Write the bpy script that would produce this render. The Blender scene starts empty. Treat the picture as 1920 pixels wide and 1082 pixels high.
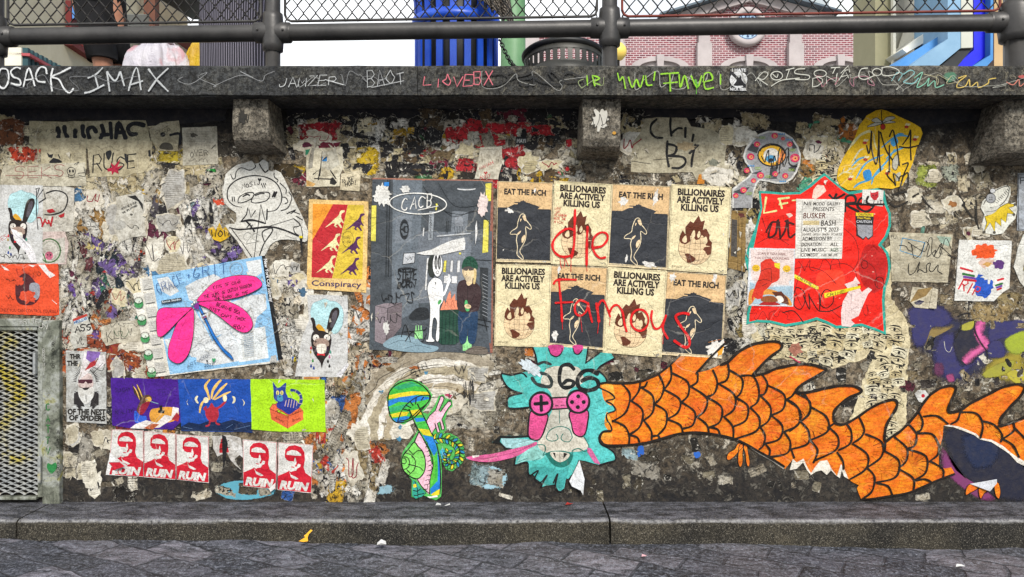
import bpy, math, random
from mathutils import Vector, noise as mnoise

SC = bpy.context.scene
COL = SC.collection
# ---------------------------------------------------------------- camera
D, K, H = 3.7, 1/375.0, 1.195      # wall distance, metres per photo pixel on the wall, eye height
cam = bpy.data.cameras.new('camera'); co = bpy.data.objects.new('camera', cam); COL.objects.link(co)
co.location = (0, -D, H); co.rotation_euler = (math.pi/2, 0, 0)
cam.sensor_width = 36; cam.lens = 36*D/(1920*K); cam.clip_end = 600; cam.clip_start = .05
SC.camera = co
# ---------------------------------------------------------------- sky and sun
world = bpy.data.worlds.new('World'); SC.world = world; world.use_nodes = True
wn = world.node_tree
sky = wn.nodes.new('ShaderNodeTexSky'); sky.sky_type = 'NISHITA'; sky.sun_disc = False
SUN_EL, SUN_AZ = math.radians(40), math.radians(163)     # azimuth measured from +Y clockwise
sky.sun_elevation = SUN_EL; sky.sun_rotation = SUN_AZ; sky.dust_density = .6; sky.air_density = 1.3; sky.ozone_density = 2.5
# thin bright cloud over part of the sky
_tc = wn.nodes.new('ShaderNodeTexCoord'); _no = wn.nodes.new('ShaderNodeTexNoise'); _no.inputs['Scale'].default_value = 1.3; _no.inputs['Detail'].default_value = 7
_rp = wn.nodes.new('ShaderNodeValToRGB'); _rp.color_ramp.elements[0].position = .36; _rp.color_ramp.elements[1].position = .58; _mx = wn.nodes.new('ShaderNodeMix'); _mx.data_type = 'RGBA'
wn.links.new(_tc.outputs['Generated'], _no.inputs['Vector']); _sx = wn.nodes.new('ShaderNodeSeparateXYZ'); wn.links.new(_tc.outputs['Generated'], _sx.inputs[0]); _ma = wn.nodes.new('ShaderNodeMath'); _ma.operation = 'MULTIPLY_ADD'; wn.links.new(_sx.outputs[0], _ma.inputs[0]); _ma.inputs[1].default_value = -.75; wn.links.new(_no.outputs['Fac'], _ma.inputs[2]); wn.links.new(_ma.outputs[0], _rp.inputs[0]); wn.links.new(_rp.outputs[0], _mx.inputs[0])
wn.links.new(sky.outputs[0], _mx.inputs[6]); _mx.inputs[7].default_value = (14.5, 14.8, 15.2, 1)
wn.links.new(_mx.outputs[2], wn.nodes['Background'].inputs[0])
wn.nodes['Background'].inputs[1].default_value = 0.05
sl = bpy.data.lights.new('sun', 'SUN'); sl.energy = 2.3; sl.angle = math.radians(17); sl.color = (1, .95, .88)
so = bpy.data.objects.new('sun', sl); COL.objects.link(so)
sdir = Vector((math.sin(SUN_AZ)*math.cos(SUN_EL), math.cos(SUN_AZ)*math.cos(SUN_EL), math.sin(SUN_EL)))
so.rotation_euler = sdir.to_track_quat('Z', 'Y').to_euler(); so.location = (0, -6, 8)
SC.view_settings.view_transform = 'Standard'; SC.view_settings.look = 'None'
SC.view_settings.exposure = 1.02; SC.view_settings.gamma = 1
SC.cycles.transparent_max_bounces = 40

# ---------------------------------------------------------------- helpers
def W(px, py, y=0.0):
    "a photo pixel seen on the plane at depth y -> a point in the place"
    k = K*(D+y)/D
    return Vector(((px-960)*k, y, H+(541-py)*k))
_h = {}
def hexc(h):
    if isinstance(h, tuple): return h
    if h not in _h:
        v = [int(h[i:i+2], 16)/255 for i in (0, 2, 4)]
        _h[h] = tuple(c/12.92 if c <= .04045 else ((c+.055)/1.055)**2.4 for c in v)
    return _h[h]
def tag(o, label, cat, group=None, kind=None):
    if label: o['label'] = label
    if cat: o['category'] = cat
    if group: o['group'] = group
    if kind: o['kind'] = kind
    return o
WPOS = {}
def link(o, parent=None, loc=(0, 0, 0)):
    "place o at world loc, under parent (no rotations on parents)"
    COL.objects.link(o); loc = Vector(loc); WPOS[o.name] = loc
    if parent is not None:
        o.parent = parent; o.location = loc - WPOS[parent.name]
    else: o.location = loc
    return o
def empty(name, loc, label, cat, group=None):
    o = bpy.data.objects.new(name, None); o.empty_display_size = .1
    link(o, None, loc); return tag(o, label, cat, group)
def structure(o): o['kind'] = 'structure'; return o

class MB:
    "collects shapes in world space, builds one mesh object"
    def __init__(s): s.v = []; s.f = []; s.sm = []
    def face(s, pts, smooth=False):
        i = len(s.v); s.v += [tuple(p) for p in pts]; s.f.append(tuple(range(i, i+len(pts)))); s.sm.append(smooth)
    def box(s, a, b):
        x0, y0, z0 = a; x1, y1, z1 = b
        i = len(s.v)
        s.v += [(x0,y0,z0),(x1,y0,z0),(x1,y1,z0),(x0,y1,z0),(x0,y0,z1),(x1,y0,z1),(x1,y1,z1),(x0,y1,z1)]
        for q in ((0,3,2,1),(4,5,6,7),(0,1,5,4),(1,2,6,5),(2,3,7,6),(3,0,4,7)):
            s.f.append(tuple(i+j for j in q)); s.sm.append(False)
    def tube(s, pts, r, n=8, cap=True, smooth=True):
        pts = [Vector(p) for p in pts]; rr = r if isinstance(r, (list, tuple)) else [r]*len(pts)
        base = len(s.v); up = None
        for i, p in enumerate(pts):
            t = (pts[min(i+1, len(pts)-1)]-pts[max(i-1, 0)]).normalized()
            if up is None:
                up = Vector((0, 0, 1)) if abs(t.z) < .9 else Vector((1, 0, 0))
            a = t.cross(up).normalized(); b = a.cross(t).normalized(); up = b
            for k in range(n):
                w = 2*math.pi*k/n
                s.v.append(tuple(p+(a*math.cos(w)+b*math.sin(w))*rr[i]))
        for i in range(len(pts)-1):
            for k in range(n):
                k2 = (k+1) % n
                s.f.append((base+i*n+k, base+i*n+k2, base+(i+1)*n+k2, base+(i+1)*n+k)); s.sm.append(smooth)
        if cap:
            s.f.append(tuple(base+k for k in range(n))); s.sm.append(False)
            s.f.append(tuple(base+(len(pts)-1)*n+k for k in reversed(range(n)))); s.sm.append(False)
    def lathe(s, c, prof, n=32, smooth=True, a0=0, a1=2*math.pi):
        base = len(s.v); full = abs(a1-a0-2*math.pi) < 1e-6; m = n if full else n+1
        for r, z in prof:
            for k in range(m):
                w = a0+(a1-a0)*k/n; s.v.append((c[0]+r*math.cos(w), c[1]+r*math.sin(w), c[2]+z))
        for i in range(len(prof)-1):
            for k in range(n):
                k2 = (k+1) % m
                s.f.append((base+i*m+k, base+i*m+k2, base+(i+1)*m+k2, base+(i+1)*m+k)); s.sm.append(smooth)
    def prism(s, poly, y0, y1):
        "poly: (x,z) outline extruded from y0 to y1"
        n = len(poly); b = len(s.v)
        s.v += [(x, y0, z) for x, z in poly]+[(x, y1, z) for x, z in poly]
        s.f.append(tuple(b+i for i in range(n))); s.sm.append(False)
        s.f.append(tuple(b+n+i for i in reversed(range(n)))); s.sm.append(False)
        for i in range(n):
            j = (i+1) % n; s.f.append((b+i, b+n+i, b+n+j, b+j)); s.sm.append(False)
    def build(s, name, mat, parent=None, origin=None, bevel=0, seg=2):
        if origin is None:
            xs = [p[0] for p in s.v]; ys = [p[1] for p in s.v]; zs = [p[2] for p in s.v]
            origin = ((min(xs)+max(xs))/2, (min(ys)+max(ys))/2, min(zs))
        o0 = Vector(origin)
        me = bpy.data.meshes.new(name)
        me.from_pydata([tuple(Vector(p)-o0) for p in s.v], [], s.f)
        me.polygons.foreach_set('use_smooth', s.sm)
        me.materials.append(mat); me.update()
        o = bpy.data.objects.new(name, me); link(o, parent, origin)
        if bevel:
            m = o.modifiers.new('bevel', 'BEVEL'); m.width = bevel; m.segments = seg; m.limit_method = 'ANGLE'
        return o

# ---------------------------------------------------------------- node materials
class Mat:
    def __init__(s, name):
        s.m = bpy.data.materials.new(name); s.m.use_nodes = True
        s.t = s.m.node_tree; s.b = s.t.nodes['Principled BSDF']
        s.b.inputs['Specular IOR Level'].default_value = .3
        s.b.inputs['Roughness'].default_value = .8
        s._p = None
    def n(s, ty, **kw):
        nd = s.t.nodes.new('ShaderNode'+ty)
        for k, v in kw.items(): setattr(nd, k, v)
        return nd
    def put(s, sock, v):
        if hasattr(v, 'is_linked') or isinstance(v, bpy.types.NodeSocket): s.t.links.new(v, sock)
        elif isinstance(v, str): sock.default_value = (*hexc(v), 1)
        elif isinstance(v, tuple) and len(v) == 3 and sock.type == 'RGBA': sock.default_value = (*v, 1)
        else: sock.default_value = v
    def pos(s):
        if s._p is None: s._p = s.n('NewGeometry').outputs['Position']
        return s._p
    def obj(s): return s.n('TexCoord').outputs['Object']
    def scale(s, vec, sc, rot=(0, 0, 0), loc=(0, 0, 0)):
        m = s.n('Mapping'); s.put(m.inputs[0], vec); m.inputs['Scale'].default_value = sc
        m.inputs['Rotation'].default_value = rot; m.inputs['Location'].default_value = loc
        return m.outputs[0]
    def noise(s, scale, detail=6, rough=.55, vec=None, dist=0, color=False):
        nd = s.n('TexNoise'); s.put(nd.inputs['Vector'], vec or s.pos())
        nd.inputs['Scale'].default_value = scale; nd.inputs['Detail'].default_value = detail
        nd.inputs['Roughness'].default_value = rough; nd.inputs['Distortion'].default_value = dist
        return nd.outputs['Color' if color else 'Fac']
    def vor(s, scale, vec=None, feature='F1', out='Distance'):
        nd = s.n('TexVoronoi', feature=feature); s.put(nd.inputs['Vector'], vec or s.pos()); nd.inputs['Scale'].default_value = scale
        return nd.outputs[out]
    def ramp(s, f, *st, interp='LINEAR'):
        nd = s.n('ValToRGB'); r = nd.color_ramp; r.interpolation = interp
        while len(r.elements) < len(st): r.elements.new(.5)
        for e, (p, c) in zip(r.elements, st):
            e.position = p
            e.color = (c, c, c, 1) if isinstance(c, (int, float)) else (*hexc(c), 1)
        s.put(nd.inputs[0], f); return nd.outputs[0]
    def mix(s, f, a, b, blend='MIX'):
        nd = s.n('Mix', data_type='RGBA', blend_type=blend)
        s.put(nd.inputs[0], f); s.put(nd.inputs[6], a); s.put(nd.inputs[7], b); return nd.outputs[2]
    def math(s, op, a, b=0.0, c=0.0):
        nd = s.n('Math', operation=op); s.put(nd.inputs[0], a); s.put(nd.inputs[1], b); s.put(nd.inputs[2], c); return nd.outputs[0]
    def sep(s, v):
        nd = s.n('SeparateXYZ'); s.put(nd.inputs[0], v); return nd.outputs
    def bump(s, h, strength=.5, dist=.01, normal=None):
        nd = s.n('Bump'); nd.inputs['Strength'].default_value = strength; nd.inputs['Distance'].default_value = dist
        s.put(nd.inputs['Height'], h)
        if normal is not None: s.put(nd.inputs['Normal'], normal)
        return nd.outputs[0]
    def done(s, col=None, rough=None, normal=None, metal=None, spec=None):
        if col is not None: s.put(s.b.inputs['Base Color'], col)
        if rough is not None: s.put(s.b.inputs['Roughness'], rough)
        if normal is not None: s.put(s.b.inputs['Normal'], normal)
        if metal is not None: s.put(s.b.inputs['Metallic'], metal)
        if spec is not None: s.put(s.b.inputs['Specular IOR Level'], spec)
        return s.m
    def alpha(s, a): s.put(s.b.inputs['Alpha'], a)

def simple(name, c0, c1, scale=8, rough=.7, metal=0, bump=.2, detail=6, spec=.3):
    m = Mat(name); f = m.noise(scale, detail, .65)
    f2 = m.noise(scale*7, 4, .7)
    c = m.mix(m.ramp(f, (.3, 0.0), (.7, 1.0)), c0, c1)
    return m.done(c, rough, m.bump(f2, bump, .004), metal, spec)

# --- printed / painted paper: colour printed on the sheet, then wear, stains, creases
def paper_material(name, wear=.5, streak=None):
    m = Mat(name)
    at = m.n('Attribute', attribute_name='Col'); c = at.outputs['Color']
    if streak:
        y, b, d = streak
        v = m.scale(m.pos(), (5, 1, 28), (0, .45, 0)); f = m.noise(3.2, 7, .68, v)
        _rgb = m.sep(at.outputs['Vector']); sel = m.math('GREATER_THAN', m.math('SUBTRACT', _rgb[0], _rgb[2]), .22)
        c2 = m.mix(m.ramp(f, (.44, 0.0), (.62, .9)), c, y); c2 = m.mix(m.ramp(m.noise(9, 7, .7), (.42, 0.0), (.62, .85)), c2, b)
        c2 = m.mix(m.ramp(m.noise(26, 8, .78, v), (.5, 0.0), (.64, .8)), c2, d)
        c = m.mix(sel, c, c2)
    n1 = m.noise(3.1, 8, .65); n2 = m.noise(24, 8, .7); n3 = m.noise(130, 4, .6)
    c = m.mix(m.ramp(n1, (.38, .0), (.7, .85*wear)), c, 'c2b394', 'MULTIPLY')
    c = m.mix(m.math('MULTIPLY', m.ramp(n2, (.44, 0.0), (.64, 1.0)), .95*wear), c, '8a8172', 'MULTIPLY')
    c = m.mix(m.math('MULTIPLY', m.ramp(n3, (.46, 0.0), (.64, 1.0)), .4), c, '7d766a', 'MULTIPLY')
    cr = m.ramp(m.vor(4.2, m.mix(.09, m.pos(), m.noise(5, 5, .65, color=True)), 'DISTANCE_TO_EDGE'), (.0, 1.0), (.016, 0.0))
    c = m.mix(m.math('MULTIPLY', m.math('MULTIPLY', cr, m.ramp(n1, (.48, 0.0), (.6, 1.0))), .22), c, 'd6d0c2')
    w = m.math('MULTIPLY', m.ramp(m.noise(46, 9, .75), (.66, 0.0), (.72, 1.0)), .75*wear)
    c = m.mix(w, c, 'dcd8ce')
    # long soft creases and glue wrinkles
    wv = m.n('TexWave', wave_type='BANDS', bands_direction='Z'); m.put(wv.inputs[0], m.scale(m.pos(), (1, 1, 1), (0, .35, 0)))
    wv.inputs['Scale'].default_value = 3.2; wv.inputs['Distortion'].default_value = 9; wv.inputs['Detail'].default_value = 4
    h = m.math('ADD', m.math('MULTIPLY', wv.outputs['Fac'], .35), m.noise(13, 7, .6, dist=1.2))
    h = m.math('ADD', h, m.math('MULTIPLY', m.noise(70, 5, .6), .3))
    return m.done(c, m.math('ADD', .5, m.math('MULTIPLY', n2, .35)), m.bump(m.math('SUBTRACT', h, m.math('MULTIPLY', cr, .2)), .62, .013), spec=.25)
M_PAPER = paper_material('printed_paper', .55)
M_FRESH = paper_material('fresh_paper', .22)
M_DRAGON = paper_material('orange_hand_painted_paper', .3, ('f2a01c', 'd95c0c', '7e4210'))
M_TEAL = paper_material('turquoise_hand_painted_paper', .4)

# --- worn paint: alpha stored in the attribute eats into flakes and overspray
def paint_material(name, soft, k):
    m = Mat(name); at = m.n('Attribute', attribute_name='Col')
    a = m.math('ADD', at.outputs['Alpha'], m.math('MULTIPLY', m.math('SUBTRACT', m.noise(30, 8, .75), .5), k))
    a = m.math('ADD', a, m.math('MULTIPLY', m.math('SUBTRACT', m.noise(120, 4, .7), .5), k*.5))
    m.alpha(m.ramp(a, (.5-soft, 0.0), (.5+soft, 1.0)))
    c = m.mix(m.ramp(m.noise(20, 7, .7), (.45, 0.0), (.8, .4)), at.outputs['Color'], '4d463c')
    return m.done(c, .7, m.bump(m.noise(60, 6, .7), .5, .006))
M_SPRAY = paint_material('spray_paint', .16, 1.0)
M_FADE = paint_material('faded_spray_paint', .36, 1.2)
M_WORN = paint_material('worn_paint', .06, 1.5)

# --- torn paper: fibre edge where the sheet has ripped
def torn_material():
    m = Mat('torn_paper'); at = m.n('Attribute', attribute_name='Col'); pr = m.n('Attribute', attribute_name='Prm')
    u, v, kind = m.sep(pr.outputs['Vector'])
    n = m.noise(16, 9, .68); nf = m.noise(75, 5, .7)
    t = m.math('ADD', at.outputs['Alpha'], m.math('MULTIPLY', m.math('SUBTRACT', n, .5), 2.1))
    t = m.math('ADD', t, m.math('MULTIPLY', m.math('SUBTRACT', nf, .5), .35))
    m.alpha(m.math('GREATER_THAN', t, .42))
    uv = m.n('CombineXYZ'); m.put(uv.inputs[0], u); m.put(uv.inputs[1], v); m.put(uv.inputs[2], m.math('MULTIPLY', kind, 37.0))
    # lines of small print, blocks of bold shapes, halftone blots
    ln = m.math('GREATER_THAN', m.math('SINE', m.math('MULTIPLY', v, 520.0)), .1)
    wd = m.math('GREATER_THAN', m.noise(1, 2, .5, m.scale(uv.outputs[0], (170, 14, 1))), .48)
    small = m.math('MULTIPLY', m.math('MULTIPLY', ln, wd), m.math('MULTIPLY', m.math('GREATER_THAN', kind, .84), .6))
    bold = m.math('MULTIPLY', m.math('GREATER_THAN', m.noise(1, 3, .5, m.scale(uv.outputs[0], (34, 24, 1)), 1.6), .58), m.math('LESS_THAN', kind, .34))
    c = m.mix(small, at.outputs['Color'], '2b2825')
    c = m.mix(bold, c, '17161a')
    c = m.mix(m.ramp(m.noise(9, 8, .7), (.42, 0.0), (.68, .9)), c, '9c8c6e', 'MULTIPLY')
    c = m.mix(m.ramp(m.noise(32, 8, .78, dist=1.4), (.5, 0.0), (.6, .95)), c, '0c0a09')
    c = m.mix(m.ramp(m.noise(21, 8, .75, dist=1.8), (.58, 0.0), (.63, .8)), c, 'd3cec2')
    c = m.mix(m.math('MULTIPLY', m.ramp(t, (.46, 1.0), (.5, 0.0)), m.ramp(nf, (.45, 0.0), (.6, .8))), c, 'cfc9ba')
    h = m.math('ADD', m.math('MULTIPLY', m.ramp(t, (.4, 0.0), (.62, 1.0)), .6), m.noise(28, 8, .65, dist=1.5))
    return m.done(c, .75, m.bump(h, .9, .014))
M_TORN = torn_material()

# ---------------------------------------------------------------- drawing on sheets
def crom(pts, closed=False, n=6):
    P = [Vector(p) for p in pts]; N = len(P); out = []
    if N < 3: return P
    rng = range(N if closed else N-1)
    for i in rng:
        if closed: a, b, c, d = P[(i-1) % N], P[i], P[(i+1) % N], P[(i+2) % N]
        else: a, b, c, d = P[max(i-1, 0)], P[i], P[i+1], P[min(i+2, N-1)]
        for k in range(n):
            t = k/n
            out.append(.5*((2*b)+(c-a)*t+(2*a-5*b+4*c-d)*t*t+(3*b-a-3*c+d)*t**3))
    if not closed: out.append(P[-1])
    return out
_glyph = {}
def glyphs(s, bold, shear=0):
    key = (s, bold, shear)
    if key not in _glyph:
        cu = bpy.data.curves.new('t', 'FONT'); cu.body = s; cu.resolution_u = 2; cu.offset = bold; cu.shear = shear; cu.fill_mode = 'FRONT'
        ob = bpy.data.objects.new('t', cu); me = ob.to_mesh()
        _glyph[key] = ([(v.co.x, v.co.y) for v in me.vertices], [tuple(p.vertices) for p in me.polygons])
        ob.to_mesh_clear(); bpy.data.objects.remove(ob); bpy.data.curves.remove(cu)
    return _glyph[key]
CAPH = max(y for x, y in glyphs('H', 0)[0])
FONT = {}
for _l in """A00 48 80,23 63|B00 08 58 76 54 04,54 72 50 00|C*77 48 16 02 30 60 81|D00 08 48 85 82 40 00|E80 00 08 88,04 64|F00 08 88,04 64|G*77 48 16 02 40 72 73 43
H00 08,80 88,04 84|I40 48|J*78 73 50 20 02|K00 08,88 04 80|L08 00 80|M00 08 43 88 80|N00 08 80 88|O*48 15 03 40 83 75 48|P00 08 68 86 64 04|Q*48 15 03 40 83 75 48,52 80
R00 08 68 86 64 04,44 80|S*87 58 17 15 64 72 40 01|T40 48,08 88|U*08 02 30 60 82 88|V08 40 88|W08 20 45 60 88|X00 88,08 80|Y40 44 08,44 88|Z08 88 00 80
0*48 15 03 40 83 75 48|1 26 48 40|2*16 48 76 43 00 80|3*17 48 76 45 74 61 30 01|4 60 68 03 83|5 88 18 15 64 72 40 01|6*78 25 02 40 72 54 14|7 08 88 30|8*48 16 65 82 40 02 25 77 48
9*74 45 27 58 76 73 40|! 48 43,41 40|. 40 41|- 14 74|' 48 46|+ 42 46,24 64|/ 00 88|& 80 17 48 66 12 30 62 83|: 42 43,46 47|, 42 30""".replace('\n', '|').split('|'):
    ch = _l[0]; rest = _l[1:]; sm = rest.startswith('*'); rest = rest.lstrip('* ')
    FONT[ch] = (sm, [[(int(a[0])/8, int(a[1])/8) for a in st.split()] for st in rest.split(',')])

LAY = 2.4e-5
SHEETS = []
class Art:
    "one sheet or paint mark: flat colour areas, strokes and lettering in layers, one mesh"
    def __init__(s, name, label, cat, lift=4, Y=0.0, mat=None, group=None, parent=None, seed=1):
        s.name, s.label, s.cat, s.lift, s.Y, s.mat, s.group, s.parent = name, label, cat, lift, Y, mat or M_PAPER, group, parent
        s.V = []; s.C = []; s.F = []; s.layer = 0; s.lay = LAY; s.m = lambda x, y: (x, y); s.r = random.Random(seed)
    def Z(s, ox, oy, sc): s.m = lambda x, y: (ox+x/sc, oy+y/sc); return s
    def quad(s, w, h, a, b, c, d):
        def f(x, y):
            u, v = x/w, y/h
            return tuple((a[i]*(1-u)+b[i]*u)*(1-v)+(d[i]*(1-u)+c[i]*u)*v for i in (0, 1))
        s.m = f; return s
    def _v(s, p, col, a=1.0, dz=0.0):
        w = W(p[0], p[1], s.Y); s.V.append((w.x, s.Y-s.lift*1e-3-s.layer*s.lay-dz, w.z)); s.C.append((*col, a)); return len(s.V)-1
    def mp(s, pts): return [s.m(*p) for p in pts]
    def poly(s, col, pts, smooth=False, n=5):
        s.layer += 1; c = hexc(col); P = s.mp(pts)
        if smooth: P = crom(P, True, n)
        s.F.append(tuple(s._v(p, c) for p in P)); return s
    def rect(s, col, x0, y0, x1, y1): return s.poly(col, [(x0, y0), (x1, y0), (x1, y1), (x0, y1)])
    def ell(s, col, cx, cy, rx, ry, rot=0, n=22):
        cr, sr = math.cos(rot), math.sin(rot)
        return s.poly(col, [(cx+rx*math.cos(t)*cr-ry*math.sin(t)*sr, cy+rx*math.cos(t)*sr+ry*math.sin(t)*cr) for t in (2*math.pi*i/n for i in range(n))])
    def ring(s, col, w, cx, cy, rx, ry, rot=0, n=22):
        cr, sr = math.cos(rot), math.sin(rot)
        return s.line(col, w, [(cx+rx*math.cos(t)*cr-ry*math.sin(t)*sr, cy+rx*math.cos(t)*sr+ry*math.sin(t)*cr) for t in (2*math.pi*i/n for i in range(n))], closed=True, smooth=False)
    def blob(s, col, w, pts, closed=False): return s.poly(col, pts, True)
    def line(s, col, w, pts, smooth=True, closed=False, n=5, taper=0, soft=False):
        "stroke of width w photo pixels; taper 0..1 thins the ends; soft = overspray edges"
        s.layer += 1; c = hexc(col); P = [Vector(p) for p in s.mp(pts)]
        if smooth and len(P) > 2: P = crom(P, closed, n)
        if closed: P = P+[P[0]]
        N = len(P); prev = None
        for i, p in enumerate(P):
            if closed: a, b = P[(i-1) % (N-1)], P[(i+1) % (N-1)]
            else: a, b = P[max(i-1, 0)], P[min(i+1, N-1)]
            t = (b-a); L = t.length
            t = t/L if L > 1e-6 else Vector((1, 0))
            nn = Vector((-t.y, t.x)); hw = w/2*(1+.1*math.sin(i*.9+p.x*.05)+.08*math.sin(i*.37+p.y*.11))
            if taper and N > 2: hw *= 1-taper*abs(2*i/(N-1)-1)**2
            dz = i*1.2e-6
            if soft:
                row = [s._v(p+nn*hw*1.6, c, 0, dz), s._v(p, c, 1, dz), s._v(p-nn*hw*1.6, c, 0, dz)]
            else:
                if not closed and not taper and i in (0, N-1):      # round the ends a little
                    q = p+(t*(-hw*.7) if i == 0 else t*(hw*.7))
                    e = [s._v(q+nn*hw*.55, c, 1, dz), s._v(q-nn*hw*.55, c, 1, dz)]
                    row = [s._v(p+nn*hw, c, 1, dz), s._v(p-nn*hw, c, 1, dz)]
                    if i == 0: s.F.append((e[0], e[1], row[1], row[0]))
                    else: s.F.append((row[0], row[1], e[1], e[0]))
                else: row = [s._v(p+nn*hw, c, 1, dz), s._v(p-nn*hw, c, 1, dz)]
            if prev:
                for k in range(len(row)-1): s.F.append((prev[k], prev[k+1], row[k+1], row[k]))
            prev = row
        return s
    def lines(s, col, w, txt, smooth=True, **kw):
        "several strokes written as 'x,y x,y ; x,y ...'"
        for st in txt.split(';'): s.line(col, w, xy(st), smooth, **kw)
        return s
    def soft(s, col, pts, a=1.0, core=.55, smooth=True):
        "paint patch: full in the core, fading alpha to the outline"
        s.layer += 1; c = hexc(col); P = [Vector(p) for p in s.mp(pts)]
        if smooth: P = crom(P, True, 4)
        ce = sum(P, Vector((0, 0)))/len(P); i0 = s._v(ce, c, a)
        inn = [s._v(ce+(p-ce)*core, c, a) for p in P]; out = [s._v(p, c, 0) for p in P]; N = len(P)
        for i in range(N):
            j = (i+1) % N; s.F.append((i0, inn[i], inn[j])); s.F.append((inn[i], out[i], out[j], inn[j]))
        return s
    def sheet(s, col, pts, rag=.5, step=9, smooth=False, back=None):
        "the sheet itself: uneven cut edge, real thickness"
        c = hexc(col); P = [Vector(p) for p in s.mp(pts)]
        if smooth: P = crom(P, True, 6)
        Q = []; N = len(P)
        for i in range(N):
            a, b = P[i], P[(i+1) % N]; m = max(1, int((b-a).length/step))
            for k in range(m): Q.append(a+(b-a)*k/m+Vector((s.r.uniform(-rag, rag), s.r.uniform(-rag, rag))))
        s.layer += 1
        top = [s._v(p, c) for p in Q]; s.F.append(tuple(top))
        bk = [s._v(p, c, 1, -(s.lift*1e-3*.9)) for p in Q]
        for i in range(len(Q)):
            j = (i+1) % len(Q); s.F.append((top[i], bk[i], bk[j], top[j]))
        s.layer += 3; s.outline = Q
        if s.Y == 0: SHEETS.append((min(p[0] for p in Q), min(p[1] for p in Q), max(p[0] for p in Q), max(p[1] for p in Q), [tuple(p) for p in Q], s.lift))
        return s
    def tear(s, col, cx, cy, rx, ry, n=26, rough=.45, rot=0):
        "ripped patch with a jagged outline"
        pts = []
        for i in range(n):
            t = 2*math.pi*i/n; k = 1-s.r.random()*rough
            x, y = rx*k*math.cos(t), ry*k*math.sin(t)
            pts.append((cx+x*math.cos(rot)-y*math.sin(rot), cy+x*math.sin(rot)+y*math.cos(rot)))
        return s.poly(col, pts)
    def flap(s, col, pts):
        "loose bit of paper standing off the wall: points x, y, millimetres"
        s.layer += 1; c = hexc(col)
        s.F.append(tuple(s._v(s.m(x, y), c, 1, z*1e-3) for x, y, z in pts)); return s
    def text(s, col, st, p0, p1, h, bold=.012, shear=0, up=None):
        "printed lettering: baseline p0 -> p1, capital height h (canvas units)"
        vs, fs = glyphs(st, bold, shear)
        if not vs: return s
        x0 = min(v[0] for v in vs); x1 = max(v[0] for v in vs); s.layer += 1; c = hexc(col)
        dx, dy = (p1[0]-p0[0])/(x1-x0), (p1[1]-p0[1])/(x1-x0); L = math.hypot(p1[0]-p0[0], p1[1]-p0[1])
        ux, uy = up or ((p1[1]-p0[1])/L, -(p1[0]-p0[0])/L); k = h/CAPH
        b = [s._v(s.m(p0[0]+dx*(x-x0)+ux*y*k, p0[1]+dy*(x-x0)+uy*y*k), c) for x, y in vs]
        for f in fs: s.F.append(tuple(b[i] for i in f))
        return s
    def hand(s, col, w, st, p0, p1, h, jit=.06, slant=.1, taper=0, soft=False):
        "handwriting in capitals, marker width w"
        n = len(st); L = math.hypot(p1[0]-p0[0], p1[1]-p0[1]); tx, ty = (p1[0]-p0[0])/L, (p1[1]-p0[1])/L; ux, uy = ty, -tx
        adv = L/(n-.25)
        for i, ch in enumerate(st.upper()):
            if ch not in FONT: continue
            sm, strokes = FONT[ch]; hh = h*s.r.uniform(1-jit*2, 1+jit*2); dy0 = s.r.uniform(-jit, jit)*h
            for stt in strokes:
                pts = []
                for gx, gy in stt:
                    a = (i+gx*.74+slant*gy)*adv+s.r.uniform(-jit, jit)*adv; b = gy*hh+dy0+s.r.uniform(-jit, jit)*h*.5
                    pts.append((p0[0]+tx*a+ux*b, p0[1]+ty*a+uy*b))
                s.line(col, w, pts, sm, taper=taper, soft=soft)
        return s
    def scrib(s, col, w, x0, y0, x1, y1, n=9, loops=.4, soft=False):
        "illegible marker tag"
        pts = []
        for i in range(n):
            t = i/(n-1); pts.append((x0+(x1-x0)*t+s.r.uniform(-loops, loops)*(x1-x0)/n*3, y0+(y1-y0)*(s.r.random() if i % 2 else 1-s.r.random()*.5 if i % 4 else s.r.random()*.4)))
        return s.line(col, w, pts, soft=soft)
    def done(s):
        xs = [v[0] for v in s.V]; zs = [v[2] for v in s.V]
        org = Vector(((min(xs)+max(xs))/2, s.Y, min(zs)))
        me = bpy.data.meshes.new(s.name); me.from_pydata([tuple(Vector(v)-org) for v in s.V], [], s.F)
        at = me.attributes.new('Col', 'FLOAT_COLOR', 'POINT'); at.data.foreach_set('color', [x for c in s.C for x in c])
        me.materials.append(s.mat); me.update()
        o = bpy.data.objects.new(s.name, me); link(o, s.parent, org)
        return tag(o, s.label, s.cat, s.group)
def xy(st): return [tuple(float(v) for v in p.split(',')) for p in st.split()]
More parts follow.
